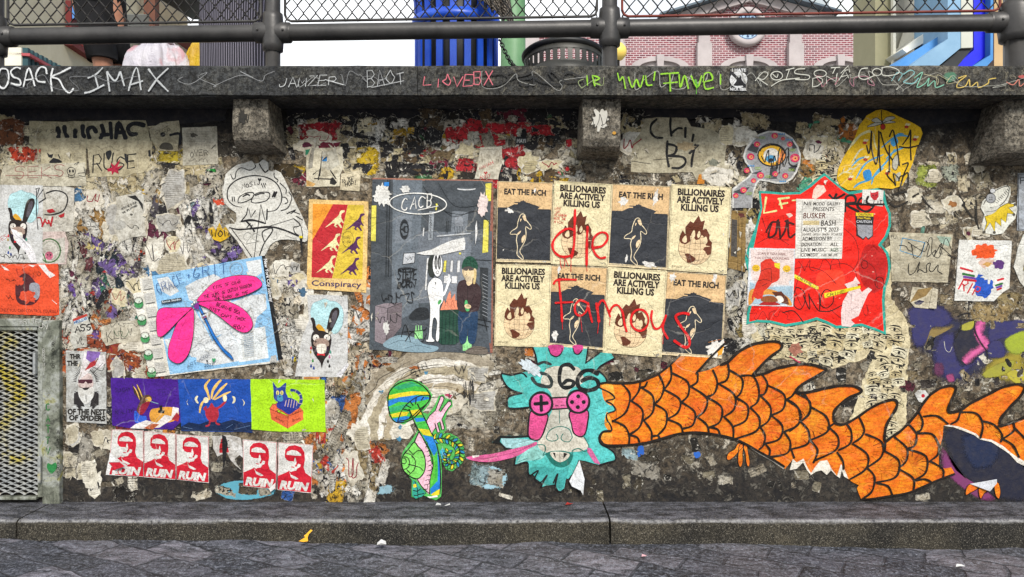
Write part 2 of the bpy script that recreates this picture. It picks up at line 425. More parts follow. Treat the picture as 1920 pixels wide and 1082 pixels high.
# ================================================================ the place: ground, wall, coping, kerb
def concrete(name, dark, mid, light, flake, sc=1.0, grime=None, flk=1.0, k=0.0):
    m = Mat(name)
    n0 = m.noise(1.6*sc, 9, .62, dist=.6); n1 = m.noise(7*sc, 10, .68, dist=.4); n2 = m.noise(34*sc, 8, .75); n3 = m.noise(150*sc, 4, .7)
    c = m.ramp(n1, (.36-k, dark), (.49, mid), (.62+k, light))
    c = m.mix(m.ramp(n0, (.35, 0.0), (.65, .7)), c, dark)
    c = m.mix(m.math('MULTIPLY', m.ramp(n2, (.44, 0.0), (.58, 1.0)), .85), c, '100e0b')
    fl = m.math('MULTIPLY', m.ramp(m.noise(19*sc, 10, .78, dist=.8), (.53, 0.0), (.57, 1.0)), m.ramp(n0, (.36, .15), (.6, .95)))
    fl = m.math('MULTIPLY', fl, flk); c = m.mix(fl, c, flake)
    c = m.mix(m.math('MULTIPLY', m.ramp(n3, (.5, 0.0), (.62, 1.0)), .55), c, '191612')
    c = m.mix(m.math('MULTIPLY', m.ramp(n3, (.3, 1.0), (.4, 0.0)), .3), c, 'd8d0bc')
    cr = m.ramp(m.vor(3.3*sc, m.mix(.06, m.pos(), m.noise(6*sc, 5, .6, color=True)), 'DISTANCE_TO_EDGE'), (.0, 1.0), (.008, 0.0))
    c = m.mix(m.math('MULTIPLY', cr, .7), c, '0c0b0a')
    if grime: c = grime(m, c)
    h = m.math('ADD', m.math('MULTIPLY', n1, .8), m.math('MULTIPLY', n2, .45)); h = m.math('ADD', h, m.math('MULTIPLY', fl, .35))
    return m.done(c, .85, m.bump(h, .9, .02))
def wall_bands(m, c):
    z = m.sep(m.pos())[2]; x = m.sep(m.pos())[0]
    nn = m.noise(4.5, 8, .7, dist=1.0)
    # dark splash band at the foot with a ragged border of its own, paler olive plaster to the right
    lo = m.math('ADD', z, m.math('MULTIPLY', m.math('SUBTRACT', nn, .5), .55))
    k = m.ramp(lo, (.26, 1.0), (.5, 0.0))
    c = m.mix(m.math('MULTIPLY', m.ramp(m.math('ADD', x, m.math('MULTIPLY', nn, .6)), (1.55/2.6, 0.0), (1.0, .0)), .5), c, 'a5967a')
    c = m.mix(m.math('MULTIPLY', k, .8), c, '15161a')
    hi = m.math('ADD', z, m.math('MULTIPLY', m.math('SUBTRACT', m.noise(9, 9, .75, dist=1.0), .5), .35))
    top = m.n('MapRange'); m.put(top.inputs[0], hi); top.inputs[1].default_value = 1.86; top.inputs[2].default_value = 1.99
    c = m.mix(m.math('MULTIPLY', top.outputs[0], .93), c, '08080d')  # wall turns near black towards the top, border broken by noise
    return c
M_WALL = concrete('old_wall_plaster', '3b3227', '8a7a62', 'a79a86', 'c9c0ae', 1.0, wall_bands)
def cope_stain(m, c):
    x = m.math('ADD', m.sep(m.pos())[0], m.math('MULTIPLY', m.math('SUBTRACT', m.noise(2.2, 8, .7), .5), 2.6))
    st = m.n('MapRange'); m.put(st.inputs[0], x); st.inputs[1].default_value = -2.2; st.inputs[2].default_value = .9
    c = m.mix(1.0, c, m.ramp(st.outputs[0], (0.0, 'a2a4a6'), (.45, 'c8c8c4'), (1.0, 'f4eddc')), 'MULTIPLY')
    v = m.noise(5, 8, .7, m.scale(m.pos(), (6, 1, .8)))
    return m.mix(m.ramp(v, (.5, 0.0), (.66, .6)), c, '1c1d20')
M_COPE = concrete('weathered_concrete', '34363a', '66686a', '928f86', 'b5b2a6', 1.4, cope_stain, .3, .1)
M_CORB = concrete('pale_concrete', '4a443b', '8d8576', 'b1a999', 'cfc8b8', 1.6, None, .4, .08)
def street_mat():
    m = Mat('worn_street_stone')
    v = m.scale(m.pos(), (1, 1, 1), (0, 0, .5))
    v2 = m.mix(.05, v, m.noise(5, 4, .6, color=True))
    br = m.n('TexBrick', offset=.5); m.put(br.inputs['Vector'], v2); br.inputs['Scale'].default_value = 1
    br.inputs['Brick Width'].default_value = .29; br.inputs['Row Height'].default_value = .15; br.inputs['Mortar Size'].default_value = .008; br.inputs['Mortar Smooth'].default_value = .6
    br.inputs['Color1'].default_value = (0, 0, 0, 1); br.inputs['Color2'].default_value = (1, 1, 1, 1); br.inputs['Mortar'].default_value = (.5, .5, .5, 1)
    st = m.scale(m.pos(), (3.2, 9, 3), (0, 0, .5))
    n1 = m.noise(2.6, 9, .7, st); n2 = m.noise(60, 7, .75); n0 = m.noise(1.3, 6, .6)
    tint = m.mix(br.outputs['Color'], '5c6474', 'a09da6')
    c = m.mix(m.ramp(n1, (.4, 0.0), (.6, 1.0)), '1b2029', tint)
    c = m.mix(m.ramp(n0, (.42, 0.0), (.66, .5)), c, '736a66'); c = m.mix(.8, c, m.ramp(br.outputs['Color'], (.0, '6a7078'), (1.0, 'e8e6ea')), 'MULTIPLY')
    c = m.mix(m.math('MULTIPLY', m.ramp(n2, (.5, 0.0), (.62, 1.0)), .55), c, 'a3a8b4')
    c = m.mix(m.math('MULTIPLY', m.ramp(n2, (.34, 1.0), (.46, 0.0)), .7), c, '14161a')
    g = m.noise(190, 3, .8); c = m.mix(m.math('MULTIPLY', m.ramp(g, (.5, 0.0), (.62, 1.0)), .75), c, '0f1218'); c = m.mix(m.math('MULTIPLY', m.ramp(g, (.34, 1.0), (.42, 0.0)), .5), c, 'b4b8c4')
    c = m.mix(m.math('MULTIPLY', br.outputs['Fac'], m.ramp(m.noise(7, 6, .7), (.38, .15), (.6, .7))), c, '15171b')
    h = m.math('SUBTRACT', m.math('ADD', n1, m.math('MULTIPLY', n2, .4)), m.math('MULTIPLY', br.outputs['Fac'], .45))
    return m.done(c, m.math('ADD', .45, m.math('MULTIPLY', n2, .4)), m.bump(h, .9, .024), spec=.45)
M_STREET = street_mat()
def kerb_mat():
    m = Mat('kerb_granite')
    st = m.scale(m.pos(), (3, 7, 3), (0, 0, .6)); n1 = m.noise(3, 9, .7, st); n2 = m.noise(75, 7, .8); n0 = m.noise(2.2, 6, .6)
    nz = m.sep(m.n('NewGeometry').outputs['Normal'])[2]
    c = m.mix(m.ramp(n1, (.4, 0.0), (.6, 1.0)), '25272e', '72737c')
    side = m.mix(m.ramp(n0, (.4, 0.0), (.7, 1.0)), '201e1a', '4a4437')
    c = m.mix(m.ramp(nz, (.35, 0.0), (.75, 1.0)), side, c)      # upright faces are darker brown, the trodden top is grey
    c = m.mix(m.math('MULTIPLY', m.ramp(n2, (.48, 0.0), (.6, 1.0)), .75), c, '0a0908')
    c = m.mix(m.math('MULTIPLY', m.ramp(n2, (.3, 1.0), (.42, 0.0)), .5), c, 'a39d90')
    g = m.noise(210, 3, .8); c = m.mix(m.math('MULTIPLY', m.ramp(g, (.48, 0.0), (.6, 1.0)), .8), c, '0b0a09'); c = m.mix(m.math('MULTIPLY', m.ramp(g, (.34, 1.0), (.43, 0.0)), .55), c, 'a8a294')
    edge = m.math('MULTIPLY', m.ramp(nz, (.3, 0.0), (.55, 1.0), (.8, 1.0), (.97, 0.0)), m.ramp(m.noise(45, 5, .7), (.35, 0.0), (.6, .7)))
    c = m.mix(edge, c, '9d9c9b')                                 # scuffed arris
    h = m.math('ADD', n1, m.math('MULTIPLY', n2, .55))
    return m.done(c, .8, m.bump(h, .8, .012))
M_KERB = kerb_mat()

# --- street: one sheet, finely shaped where it meets the kerb
def span(fine0, fine1, step, far):
    a = [fine0+i*step for i in range(int((fine1-fine0)/step)+1)]
    lo = []; d = step
    x = a[0]
    while x > -far: d *= 1.7; x -= d; lo.append(x)
    hi = []; d = step; x = a[-1]
    while x < far: d *= 1.7; x += d; hi.append(x)
    return lo[::-1]+a+hi
xs = span(-3.2, 3.2, .03, 90); ys = span(-1.1, -.2, .03, 90)
vv = []; ff = []
for y in ys:
    for x in xs:
        near = max(0, 1-max(0, abs(x)-3.2)/2)*max(0, 1-max(0, abs(y+.6)-.6)/1.5)
        z = .02-.009*x+(mnoise.fractal((x*2.2, y*3.5, 3.1), .7, 2.1, 5)*.014+mnoise.noise((x*.9, y*.9, 0))*.012)*1.0
        vv.append((x, y, z*near-.003))
for j in range(len(ys)-1):
    for i in range(len(xs)-1):
        a = j*len(xs)+i; ff.append((a, a+1, a+len(xs)+1, a+len(xs)))
me = bpy.data.meshes.new('street'); me.from_pydata(vv, [], ff); me.materials.append(M_STREET)
me.polygons.foreach_set('use_smooth', [True]*len(ff))
structure(link(bpy.data.objects.new('street', me)))

# --- kerb: long granite blocks with a rounded arris, open joints between them
KY, KZ = -.275, H+(541-941)*K
mb = MB(); cuts = [-9, (45-960)*K*.94, (1143-960)*K*.93, 4.1, 9]
prof = [(0.0, KZ), (-.2, KZ-.003), (KY+.03, KZ-.004), (KY+.012, KZ-.008), (KY+.003, KZ-.018), (KY, KZ-.034), (KY-.006, KZ-.16), (KY-.006, -.06), (0, -.06)]
for a, b in zip(cuts[:-1], cuts[1:]):
    a += .004; b -= .004; n = max(2, int((b-a)/.06)); i0 = len(mb.v); m_ = len(prof)
    for i in range(n+1):
        x = a+(b-a)*i/n
        for k, (y, z) in enumerate(prof):
            w = mnoise.fractal((x*5, k*1.7, 9), .8, 2, 4)*.007 if 0 < k < 7 else 0
            mb.v.append((x, y+w, z+w*.6))
    for i in range(n):
        for k in range(m_-1):
            mb.f.append((i0+i*m_+k, i0+i*m_+k+1, i0+(i+1)*m_+k+1, i0+(i+1)*m_+k)); mb.sm.append(1 < k < 6)
    mb.f.append(tuple(i0+k for k in range(m_))); mb.sm.append(False); mb.f.append(tuple(i0+n*m_+k for k in reversed(range(m_)))); mb.sm.append(False)
structure(mb.build('kerb', M_KERB, origin=(0, 0, 0)))

# --- retaining wall with a low opening at the left for the metal grate
zt = W(0, 204).z; gx0, gx1, gz0, gz1 = W(-190, 0).x, W(84, 0).x, W(0, 932).z, W(0, 622).z
mb = MB()
def fr(x0, x1, z0, z1): mb.face([(x0, 0, z0), (x1, 0, z0), (x1, 0, z1), (x0, 0, z1)])
fr(-9, gx0, -.05, zt); fr(gx1, 9, -.05, zt); fr(gx0, gx1, -.05, gz0); fr(gx0, gx1, gz1, zt)
mb.face([(gx0, .2, gz0), (gx1, .2, gz0), (gx1, .2, gz1), (gx0, .2, gz1)])
mb.face([(gx0, 0, gz0), (gx1, 0, gz0), (gx1, .2, gz0), (gx0, .2, gz0)]); mb.face([(gx0, .2, gz1), (gx1, .2, gz1), (gx1, 0, gz1), (gx0, 0, gz1)])
mb.face([(gx0, 0, gz0), (gx0, .2, gz0), (gx0, .2, gz1), (gx0, 0, gz1)]); mb.face([(gx1, .2, gz0), (gx1, 0, gz0), (gx1, 0, gz1), (gx1, .2, gz1)])
mb.face([(-9, .3, -.05), (-9, .3, zt), (9, .3, zt), (9, .3, -.05)]); mb.face([(-9, 0, zt), (9, 0, zt), (9, .3, zt), (-9, .3, zt)])
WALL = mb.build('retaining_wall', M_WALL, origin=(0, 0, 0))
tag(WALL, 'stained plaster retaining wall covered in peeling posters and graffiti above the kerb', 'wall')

CY = -.25
cz0, cz1, cz2 = W(0, 122, CY).z, W(0, 178, CY).z, W(0, 186, CY+.014).z
mb = MB(); prof = [(.3, zt), (CY+.014, zt), (CY+.014, cz1), (CY, cz1), (CY, cz0-.012), (CY+.012, cz0), (.3, cz0)]
for a, b in ((-9, W(783, 0, CY).x), (W(783, 0, CY).x, W(1632, 0, CY).x), (W(1632, 0, CY).x, 9)):
    a += .0015; b -= .0015; n = max(2, int((b-a)/.07)); i0 = len(mb.v); m_ = len(prof)
    for i in range(n+1):
        x = a+(b-a)*i/n
        for k, (y, z) in enumerate(prof):
            w = mnoise.fractal((x*6, k*2.3, 4), .9, 2, 4)*.004 if 0 < k < 6 else 0
            mb.v.append((x, y+w, z+w))
    for i in range(n):
        for k in range(m_):
            k2 = (k+1) % m_; mb.f.append((i0+i*m_+k, i0+(i+1)*m_+k, i0+(i+1)*m_+k2, i0+i*m_+k2)); mb.sm.append(False)
    mb.f.append(tuple(i0+k for k in reversed(range(m_)))); mb.sm.append(False); mb.f.append(tuple(i0+n*m_+k for k in range(m_))); mb.sm.append(False)
COPE = mb.build('coping', M_COPE, WALL, (0, CY, zt))

def corbel(cx, hw, zb, dep, flare, side=0):
    mb = MB(); yf = -dep; zc = zt
    prof = [(0, zc), (yf, zc), (yf-.004, zb+.1), (yf, zb+.05), (yf+.02, zb+.018), (yf+.05, zb), (-.05, zb-.015), (0, zb-.02)]
    sec = []
    for y, z in prof:
        t = 1+y/dep; d = max(0, min(1, (zc-z)/(zc-zb)))
        w = hw*(1+flare*t*d)+mnoise.noise((cx*9, y*20, z*9))*.008
        sec.append((y, z, w))
    n = 5
    for (ya, za, wa), (yb, zb_, wb) in zip(sec[:-1], sec[1:]):
        mb.face([(cx-wa, ya, za), (cx+wa, ya, za), (cx+wb, yb, zb_), (cx-wb, yb, zb_)])
    for sgn in (-1, 1):
        P = [(cx+sgn*w, y, z) for y, z, w in sec]
        mb.face(P if sgn < 0 else P[::-1])
    return mb.build('corbel', M_CORB, WALL, bevel=.012, seg=3)
for cx, hw, py, dep, fl in ((470, 33, 268, .19, .35), (1128, 36, 280, .19, .12), (1935, 52, 292, .17, .55), (-170, 33, 262, .19, .3)):
    corbel(W(cx, 0, -dep).x, hw*K*.95, W(0, py, -dep).z, dep, fl)

# --- upper street behind the railing
UP = H+.95
mb = MB(); mb.box((-90, .3, UP-.3), (90, 170, UP))
structure(mb.build('upper_pavement', simple('pale_paving', '77746e', '8d8a84', 3), origin=(0, .3, UP)))

# ================================================================ railing
M_PIPE = simple('painted_pipe', '2d2c2b', '4a4846', 5, .45, .3, .25, spec=.5)
M_RUST = simple('red_oxide_bar', '5a231c', '7b3a2f', 8, .6)
M_WIRE = simple('dark_wire', '1e1d1c', '3a3836', 20, .5, .5)
RY = -.13
def rail_py(px): return 69-(px)*27/1920
RAIL = empty('pipe_railing', W(960, 122, RY), 'dark grey pipe railing with chain link mesh standing on the wall coping', 'railing')
PR = 15.5*K*(D+RY)/D
mb = MB(); pts = [W(x, rail_py(x), RY) for x in (-1400, 0, 960, 1920, 3300)]
mb.tube(pts, PR, 16, cap=False); mb.build('rail_pipe', M_PIPE, RAIL)
mb = MB(); mb.tube([p+Vector((0, 0, 1.02)) for p in pts], PR, 14, cap=False); mb.build('rail_pipe', M_PIPE, RAIL)
POSTS = [(-8, 14), (512, 13.5), (1143, 14.5), (1905, 21), (-560, 14), (2620, 17)]
for px, r in POSTS:
    r *= K*(D+RY)/D; x = W(px, 0, RY).x; zr = W(px, rail_py(px), RY).z; mb = MB()
    mb.tube([(x, RY, cz0-.02), (x, RY, zr+1.04)], r, 16); mb.build('post', M_PIPE, RAIL)
    for dz in (0, 1.02):
        mb = MB(); z = zr+dz; L = r*2.5
        mb.tube([(x-L, RY, z-.0), (x-L*.96, RY, z), (x-L*.5, RY, z), (x+L*.5, RY, z), (x+L*.96, RY, z), (x+L, RY, z)], [PR*1.02, PR*1.22, PR*1.25, PR*1.25, PR*1.22, PR*1.02], 16)
        mb.tube([(x, RY, z-PR*2.3), (x, RY, z-PR*2.2), (x, RY, z-PR*1.5), (x, RY, z), (x, RY, z+PR*1.6), (x, RY, z+PR*2.3), (x, RY, z+PR*2.4)], [r*1.05, r*1.35, r*1.4, r*1.55, r*1.38, r*1.32, r*1.05], 16)
        for a in (-1, 1):
            mb.lathe((x+a*L*.7, RY-PR*1.24, z+.0), [(0, .006), (.005, .004), (.006, -.004), (0, -.006)], 8)
        mb.build('fitting', M_PIPE, RAIL)
# mesh panels: woven wire between posts, each in a flat bar frame with rounded corners
posts = sorted(POSTS)
for (pa, ra), (pb, rb) in zip(posts[:-1], posts[1:]):
    xa = W(pa+ra+9, 0, RY).x; xb = W(pb-rb-9, 0, RY).x
    za, zb_ = W(pa, rail_py(pa)-22, RY).z, W(pb, rail_py(pb)-22, RY).z; top = 1.0-.06
    mb = MB(); c = .03
    P = [(xa, RY, za+c), (xa+c*.3, RY, za+c*.3), (xa+c, RY, za), (xb-c, RY, zb_), (xb-c*.3, RY, zb_+c*.3), (xb, RY, zb_+c), (xb, RY, zb_+top-c), (xb-c, RY, zb_+top), (xa+c, RY, za+top), (xa, RY, za+top-c), (xa, RY, za+c)]
    mb.tube(P, .0065, 6); mb.build('panel_frame', M_RUST if pa > 1100 and pa < 2000 else M_PIPE, RAIL)
    p = (11.4 if pa < 1000 else 13.2)*K*.965; hz = p*1.3; mb = MB(); rr = random.Random(int(pa))
    nw = int((xb-xa)/p)
    for i in range(nw+1):
        x0 = xa+i*p; pts = []; j = 0
        zl = za+(zb_-za)*i/max(1, nw)
        while j*hz < top-.0:
            s = (1 if (i+j) % 2 else -1)*p*.53
            x = min(max(x0+s+p*.5, xa), xb)
            z = zl+j*hz
            pts += [(x-math.copysign(p*.11, s), RY+(.004 if (i+j) % 2 else -.004), z-hz*.13+rr.uniform(-.001, .001)), (x, RY, z), (x-math.copysign(p*.11, s), RY-(.004 if (i+j) % 2 else -.004), z+hz*.13)]; j += 1
        mb.tube(pts, .0033, 4, cap=False)
    mb.build('chain_link_mesh', M_WIRE, RAIL)

# ================================================================ grate at the lower left
M_STEEL = Mat('painted_steel'); _m = M_STEEL
_c = _m.ramp(_m.noise(6, 8, .7, dist=.8), (.32, '2c3029'), (.46, '75786b'), (.56, '9a9d97'), (.66, '8d8a3c'), (.75, '3c5a34'))
_c = _m.mix(_m.math('MULTIPLY', _m.ramp(_m.noise(50, 7, .75), (.5, 0.0), (.66, 1.0)), .7), _c, '1c1b18')
M_STEEL = _m.done(_c, .55, _m.bump(_m.noise(40, 6, .7), .4, .005), .2)
M_EXP = Mat('expanded_steel'); _m = M_EXP
_c = _m.ramp(_m.noise(5, 6, .6), (.35, '8d9193'), (.55, 'a5a6a2'), (.64, 'b3a437'), (.72, '9da0a0'))
M_EXP = _m.done(_m.mix(_m.math('MULTIPLY', _m.ramp(_m.noise(60, 5, .7), (.5, 0.0), (.65, 1.0)), .5), _c, '2a2a28'), .5, None, .3)
GY = -.03
GR = empty('grate_door', W(60, 932), 'steel grate door with diamond mesh set low in the wall left of the bearded man poster', 'grate')
def bar(x0, y0, x1, y1, f=GY, b=.004):
    a, c = W(x0, y1), W(x1, y0); return (a.x, f, a.z), (c.x, b, c.z)
mb = MB(); mb.box(*bar(86, 600, 118, 945)); mb.build('door_frame', M_STEEL, GR, bevel=.004)
mb = MB(); mb.box(*bar(-190, 597, 85.5, 612, GY-.004)); mb.build('door_frame', M_STEEL, GR, bevel=.004)
mb = MB(); mb.box(*bar(76, 612.5, 85, 930, GY+.006)); mb.box(*bar(-190, 928, 75.5, 934, GY-.004)); mb.box(*bar(-190, 613, 75.5, 619, GY+.002)); mb.build('leaf_frame', M_STEEL, GR, bevel=.003)
mb = MB(); mb.box(*bar(80, 852, 86, 902, GY-.014, GY-.001)); mb.build('hinge', M_EXP, GR, bevel=.004)
mb = MB(); mb.box(*bar(71, 660, 76, 700, GY-.012, GY+.01)); mb.build('hinge', M_EXP, GR, bevel=.003)
mb = MB(); px_, pz_ = 23.5, 9.6
rows = int((928-619)/pz_*2)+1
for j in range(rows):
    zc = 619+j*pz_/2; x = -188+(px_/2 if j % 2 else 0)
    while x < 76:
        for a, b in (((x-px_/2, zc+pz_/2), (x-2.6, zc)), ((x+2.6, zc), (x+px_/2, zc+pz_/2))):
            if b[0] > 77 or zc+pz_/2 > 929: continue
            p, q = W(*a, GY+.014), W(*b, GY+.014); d = Vector((0, 0, 1.25*K)); o = Vector((0, .005, 0))
            mb.face([p-d-o, q-d-o, q+d+o, p+d+o])
        p, q = W(x-2.8, zc, GY+.014), W(x+2.8, zc, GY+.014); d = Vector((0, 0, 1.5*K)); o = Vector((0, .005, 0))
        if x < 74: mb.face([p-d-o, q-d-o, q+d+o, p+d+o])
        x += px_
mb.build('diamond_mesh', M_EXP, GR)
M_VOID = simple('dark_void', '08080a', '24221a', 6, .8)  # unlit void behind the mesh, put in as a near-black sheet
mb = MB(); mb.box((gx0+.01, .12, gz0+.01), (gx1-.005, .14, gz1-.01)); mb.build('void_panel', M_VOID, GR)
# ================================================================ behind the railing
def brickwork(name):
    m = Mat(name); br = m.n('TexBrick', offset=.5)
    p = m.sep(m.pos()); cb = m.n('CombineXYZ'); m.put(cb.inputs[0], p[0]); m.put(cb.inputs[1], p[2])
    m.put(br.inputs['Vector'], cb.outputs[0]); br.inputs['Scale'].default_value = 1
    br.inputs['Brick Width'].default_value = .27; br.inputs['Row Height'].default_value = .098; br.inputs['Mortar Size'].default_value = .014; br.inputs['Bias'].default_value = -.1
    br.inputs['Color1'].default_value = (*hexc('83444a'), 1); br.inputs['Color2'].default_value = (*hexc('552a33'), 1); br.inputs['Mortar'].default_value = (*hexc('c2b6b8'), 1)
    c = m.mix(m.ramp(m.noise(.5, 6, .6), (.4, 0.0), (.7, .35)), br.outputs['Color'], 'a08a8c')
    return m.done(c, .85, m.bump(br.outputs['Fac'], -.4, .01))
M_BRICK = brickwork('red_brick')
M_STONE = simple('pale_stone', '9c9494', 'b4acab', 1.2, .8)
M_ROOF = simple('slate_roof', '4a5661', '62707a', 2)
BY = 30
def wp(px, py, y=BY): return W(px, py, y)
BLD = empty('brick_hall', (wp(1350, 0).x, BY, UP), 'red brick hall with stone trim and round clock in its gable, beyond the railing', 'building')
def xz(px, py, y=BY): w = W(px, py, y); return (w.x, w.z)
mb = MB(); base = UP
L, R = wp(1010, 0).x, wp(1626, 0).x
gab = [(L, base), (R, base), (R, xz(0, 48)[1]), xz(1540, 28), xz(1402, -16), xz(1240, 34), (xz(1165, 0)[0], xz(0, 46)[1]), (L, xz(0, 48)[1])]
mb.prism(gab, BY, BY+10); mb.build('wall', M_BRICK, BLD)
mb = MB()
def stone(poly, d=.25, name='stone_trim', mat=None):
    mb = MB(); mb.prism([xz(*p) for p in poly], BY-d, BY+.05); return mb.build(name, mat or M_STONE, BLD)
stone([(1236, 38), (1402, -12), (1402, 6), (1236, 54)]); stone([(1402.4, -12), (1560, 32), (1560, 48), (1402.4, 6)])
stone([(1232, 34), (1402, -17), (1402, -12.3), (1232, 37.6)], .7, 'roof', M_ROOF); stone([(1402.4, -17), (1566, 29), (1566, 32), (1402.4, -12.3)], .7, 'roof', M_ROOF)
for a, b in ((1158, 1168), (1308, 1329), (1478, 1500)):
    stone([(a, 46), (b, 46), (b, 240), (a, 240)], .22, 'pilaster')
    stone([(a-3, 84), (b+3, 84), (b+3, 240), (a-3, 240)], .3, 'pilaster')
stone([(985, 46), (1010.5, 46), (1010.5, 240), (985, 240)], .4, 'pilaster')
def arch(cx, hw, top, th):
    P = []; n = 14
    for i in range(n+1):
        t = math.pi*i/n; P.append((cx-hw*math.cos(t), 128-(128-top)*math.sin(t)))
    for i in range(n+1):
        t = math.pi*(n-i)/n; P.append((cx-(hw-th)*math.cos(t), 128-(128-top-th*.5)*math.sin(t)))
    stone(P, .2, 'arch')
    stone([(cx-7, top-2), (cx+7, top-2), (cx+5, 140), (cx-5, 140)], .32, 'keystone')
    mb = MB(); mb.prism([xz(cx-(hw-th)*math.cos(math.pi*i/n), 128-(128-top-th*.5)*math.sin(math.pi*i/n)) for i in range(n+1)]+[xz(cx+hw-th, 240), xz(cx-hw+th, 240)], BY-.03, BY+.02)
    mb.build('arch_infill', M_STONE, BLD)
M_GLASS = simple('dark_glass', '22262b', '3a4148', 1, .15, 0, .05, spec=.6)
arch(1236, 54, 108, 16); arch(1572, 50, 108, 16); arch(1402, 54, 108, 16)
mb = MB(); P = []
cc = wp(1398, 54); s = (wp(1, 0)-wp(0, 0)).x
for r, y in ((36, -.1), (36, -.35), (33, -.42), (26, -.42), (24, -.3)):
    P.append((r*s, y))
n = 40; b = 0
for i in range(len(P)):
    for k in range(n):
        w = 2*math.pi*k/n; mb.v.append((cc.x+P[i][0]*math.cos(w), BY+P[i][1], cc.z+P[i][0]*math.sin(w)))
for i in range(len(P)-1):
    for k in range(n):
        k2 = (k+1) % n; mb.f.append((i*n+k, i*n+k2, (i+1)*n+k2, (i+1)*n+k)); mb.sm.append(True)
CK = mb.build('clock', M_STONE, BLD)
a = Art('clock_face', None, None, 0, BY-.31, mat=M_FRESH, parent=CK); a.Y = BY-.31
a.ell('a8c8e8', 1398, 54, 24, 24, n=36)
def _v(p, col, al=1.0, dz=0.0, a=a):
    w = W(p[0], p[1], BY); a.V.append((w.x, BY-.31-a.layer*.004, w.z)); a.C.append((*col, al)); return len(a.V)-1
a._v = _v; a.V = []; a.C = []; a.F = []; a.layer = 0
a.ell('a8c8e8', 1398, 54, 24, 24, n=36); a.ring('33466b', 1.2, 1398, 54, 23, 23, n=36)
for h in range(1, 13):
    t = math.radians(30*h); x, y = 1398+17.5*math.sin(t), 54-17.5*math.cos(t)
    a.text('2b3d66', str(h), (x-2.2*len(str(h)), y+3), (x+2.2*len(str(h)), y+3), 6, .02)
a.line('1c2338', 1.4, [(1398, 54), (1389, 65)], False); a.line('1c2338', 1.1, [(1398, 54), (1386, 42)], False)
a.done()
# yellow globe light on the hall
mb = MB(); c = W(1158, 97, 14); mb.lathe(c, [(.001, -.22), (.12, -.19), (.2, -.09), (.22, 0), (.2, .09), (.12, .19), (.001, .22)], 20)
LP = empty('globe_lamp', (c.x, c.y, UP), 'yellow globe lamp glimpsed behind the middle railing post', 'lamp')
mb.build('globe', simple('yellow_glass', 'e8c860', 'f0d679', 2, .4), LP)
mb = MB(); mb.tube([(c.x, c.y, UP), (c.x, c.y, c.z-.2)], [.06, .05], 10); mb.build('post', M_PIPE, LP)

# tower with blue windows, far right
TW = empty('office_tower', (W(1600, 0, 70).x, 70, UP), 'pale tower with blue windows rising behind the brick hall roof', 'building')
mb = MB(); a0, b0 = W(1555, 60, 70), W(1640, -260, 70); mb.box((a0.x, 70, UP), (b0.x, 82, b0.z)); mb.build('wall', simple('pale_cladding', 'c9d2d4', 'dde3e2', .2), TW)
M_BLUEGL = simple('blue_glass', '3c5f92', '5d86b8', .4, .15, spec=.6)
for i in range(3):
    for j in range(9):
        p, q = W(1600+i*8.5, 40-j*22, 70), W(1606.5+i*8.5, 22-j*22, 70); mb = MB(); mb.box((p.x, 69.9, p.z), (q.x, 70.05, q.z)); mb.build('window', M_BLUEGL, TW)

# modern shopfront at the right: olive column, pale panels, stepped blue fascia
SF = empty('shopfront', (W(1760, 0, 6).x, 6, UP), 'modern shopfront with olive column and stepped pale and deep blue fascia at the right', 'building')
M_OLIVE = simple('olive_render', '8b8768', '9a9577', 2); M_PANEL = simple('grey_panel', 'b5b7ac', 'c3c4ba', 2)
M_LBLUE = simple('pale_blue_panel', '6f93b0', '84a6c0', 3); M_MBLUE = simple('sky_blue_panel', '3f7cb8', '5a92c8', 3)
M_DBLUE = simple('deep_blue_panel', '0b12c8', '1a22e0', 3, .35, spec=.5); M_TAN = simple('tan_render', 'b39468', 'c2a67c', 2); M_CREAM = simple('cream_trim', 'd9d6c6', 'e8e5d6', 3); M_DARK = simple('dark_soffit', '2c2e30', '3c3e40', 2)
def sf(name, poly, y0, y1, mat):
    mb = MB(); mb.prism([tuple((W(px, py, y0).x, W(px, py, y0).z)) for px, py in poly], y0, y1); return mb.build(name, mat, SF)
sf('column', [(1641, -330), (1670, -330), (1670, 200), (1641, 200)], 5.6, 6.2, M_OLIVE)
sf('drainpipe', [(1675, -330), (1680, -330), (1680, 200), (1675, 200)], 5.5, 5.56, M_CREAM)
sf('wall_panel', [(1670, -330), (1905, -330), (1905, 200), (1670, 200)], 6.3, 6.5, M_PANEL)
sf('fascia', [(1692, 92), (1728, 66), (1765, 40), (1790, -40), (1800, -40), (1782, 52), (1700, 99)], 5.2, 6.2, M_CREAM)
sf('fascia', [(1655, 140), (1700, 104), (1777, 58), (1778, 71), (1720, 112), (1700, 140)], 4.9, 5.4, M_MBLUE)
sf('fascia', [(1690, 140), (1720, 113), (1777, 73), (1777, -330), (1801, -330), (1801, 90), (1740, 140)], 4.7, 5.4, M_LBLUE)
sf('soffit', [(1744, 140), (1802, 91), (1824, 90), (1782, 140)], 4.75, 5.5, M_DARK)
sf('fascia', [(1802, -330), (1824, -330), (1824, 89), (1802, 90)], 4.72, 5.5, M_PANEL)
sf('fascia', [(1772, 140), (1826, 94), (1826, -330), (1855, -330), (1855, 100), (1800, 140)], 5.0, 5.6, M_DBLUE)
sf('fascia', [(1800, 140), (1857, 103), (1859, -330), (1863, -330), (1862, 112), (1835, 140)], 4.9, 5.6, M_MBLUE)
sf('pier', [(1864, -330), (1900, -330), (1900, 200), (1864, 200)], 5.3, 6.2, M_TAN)

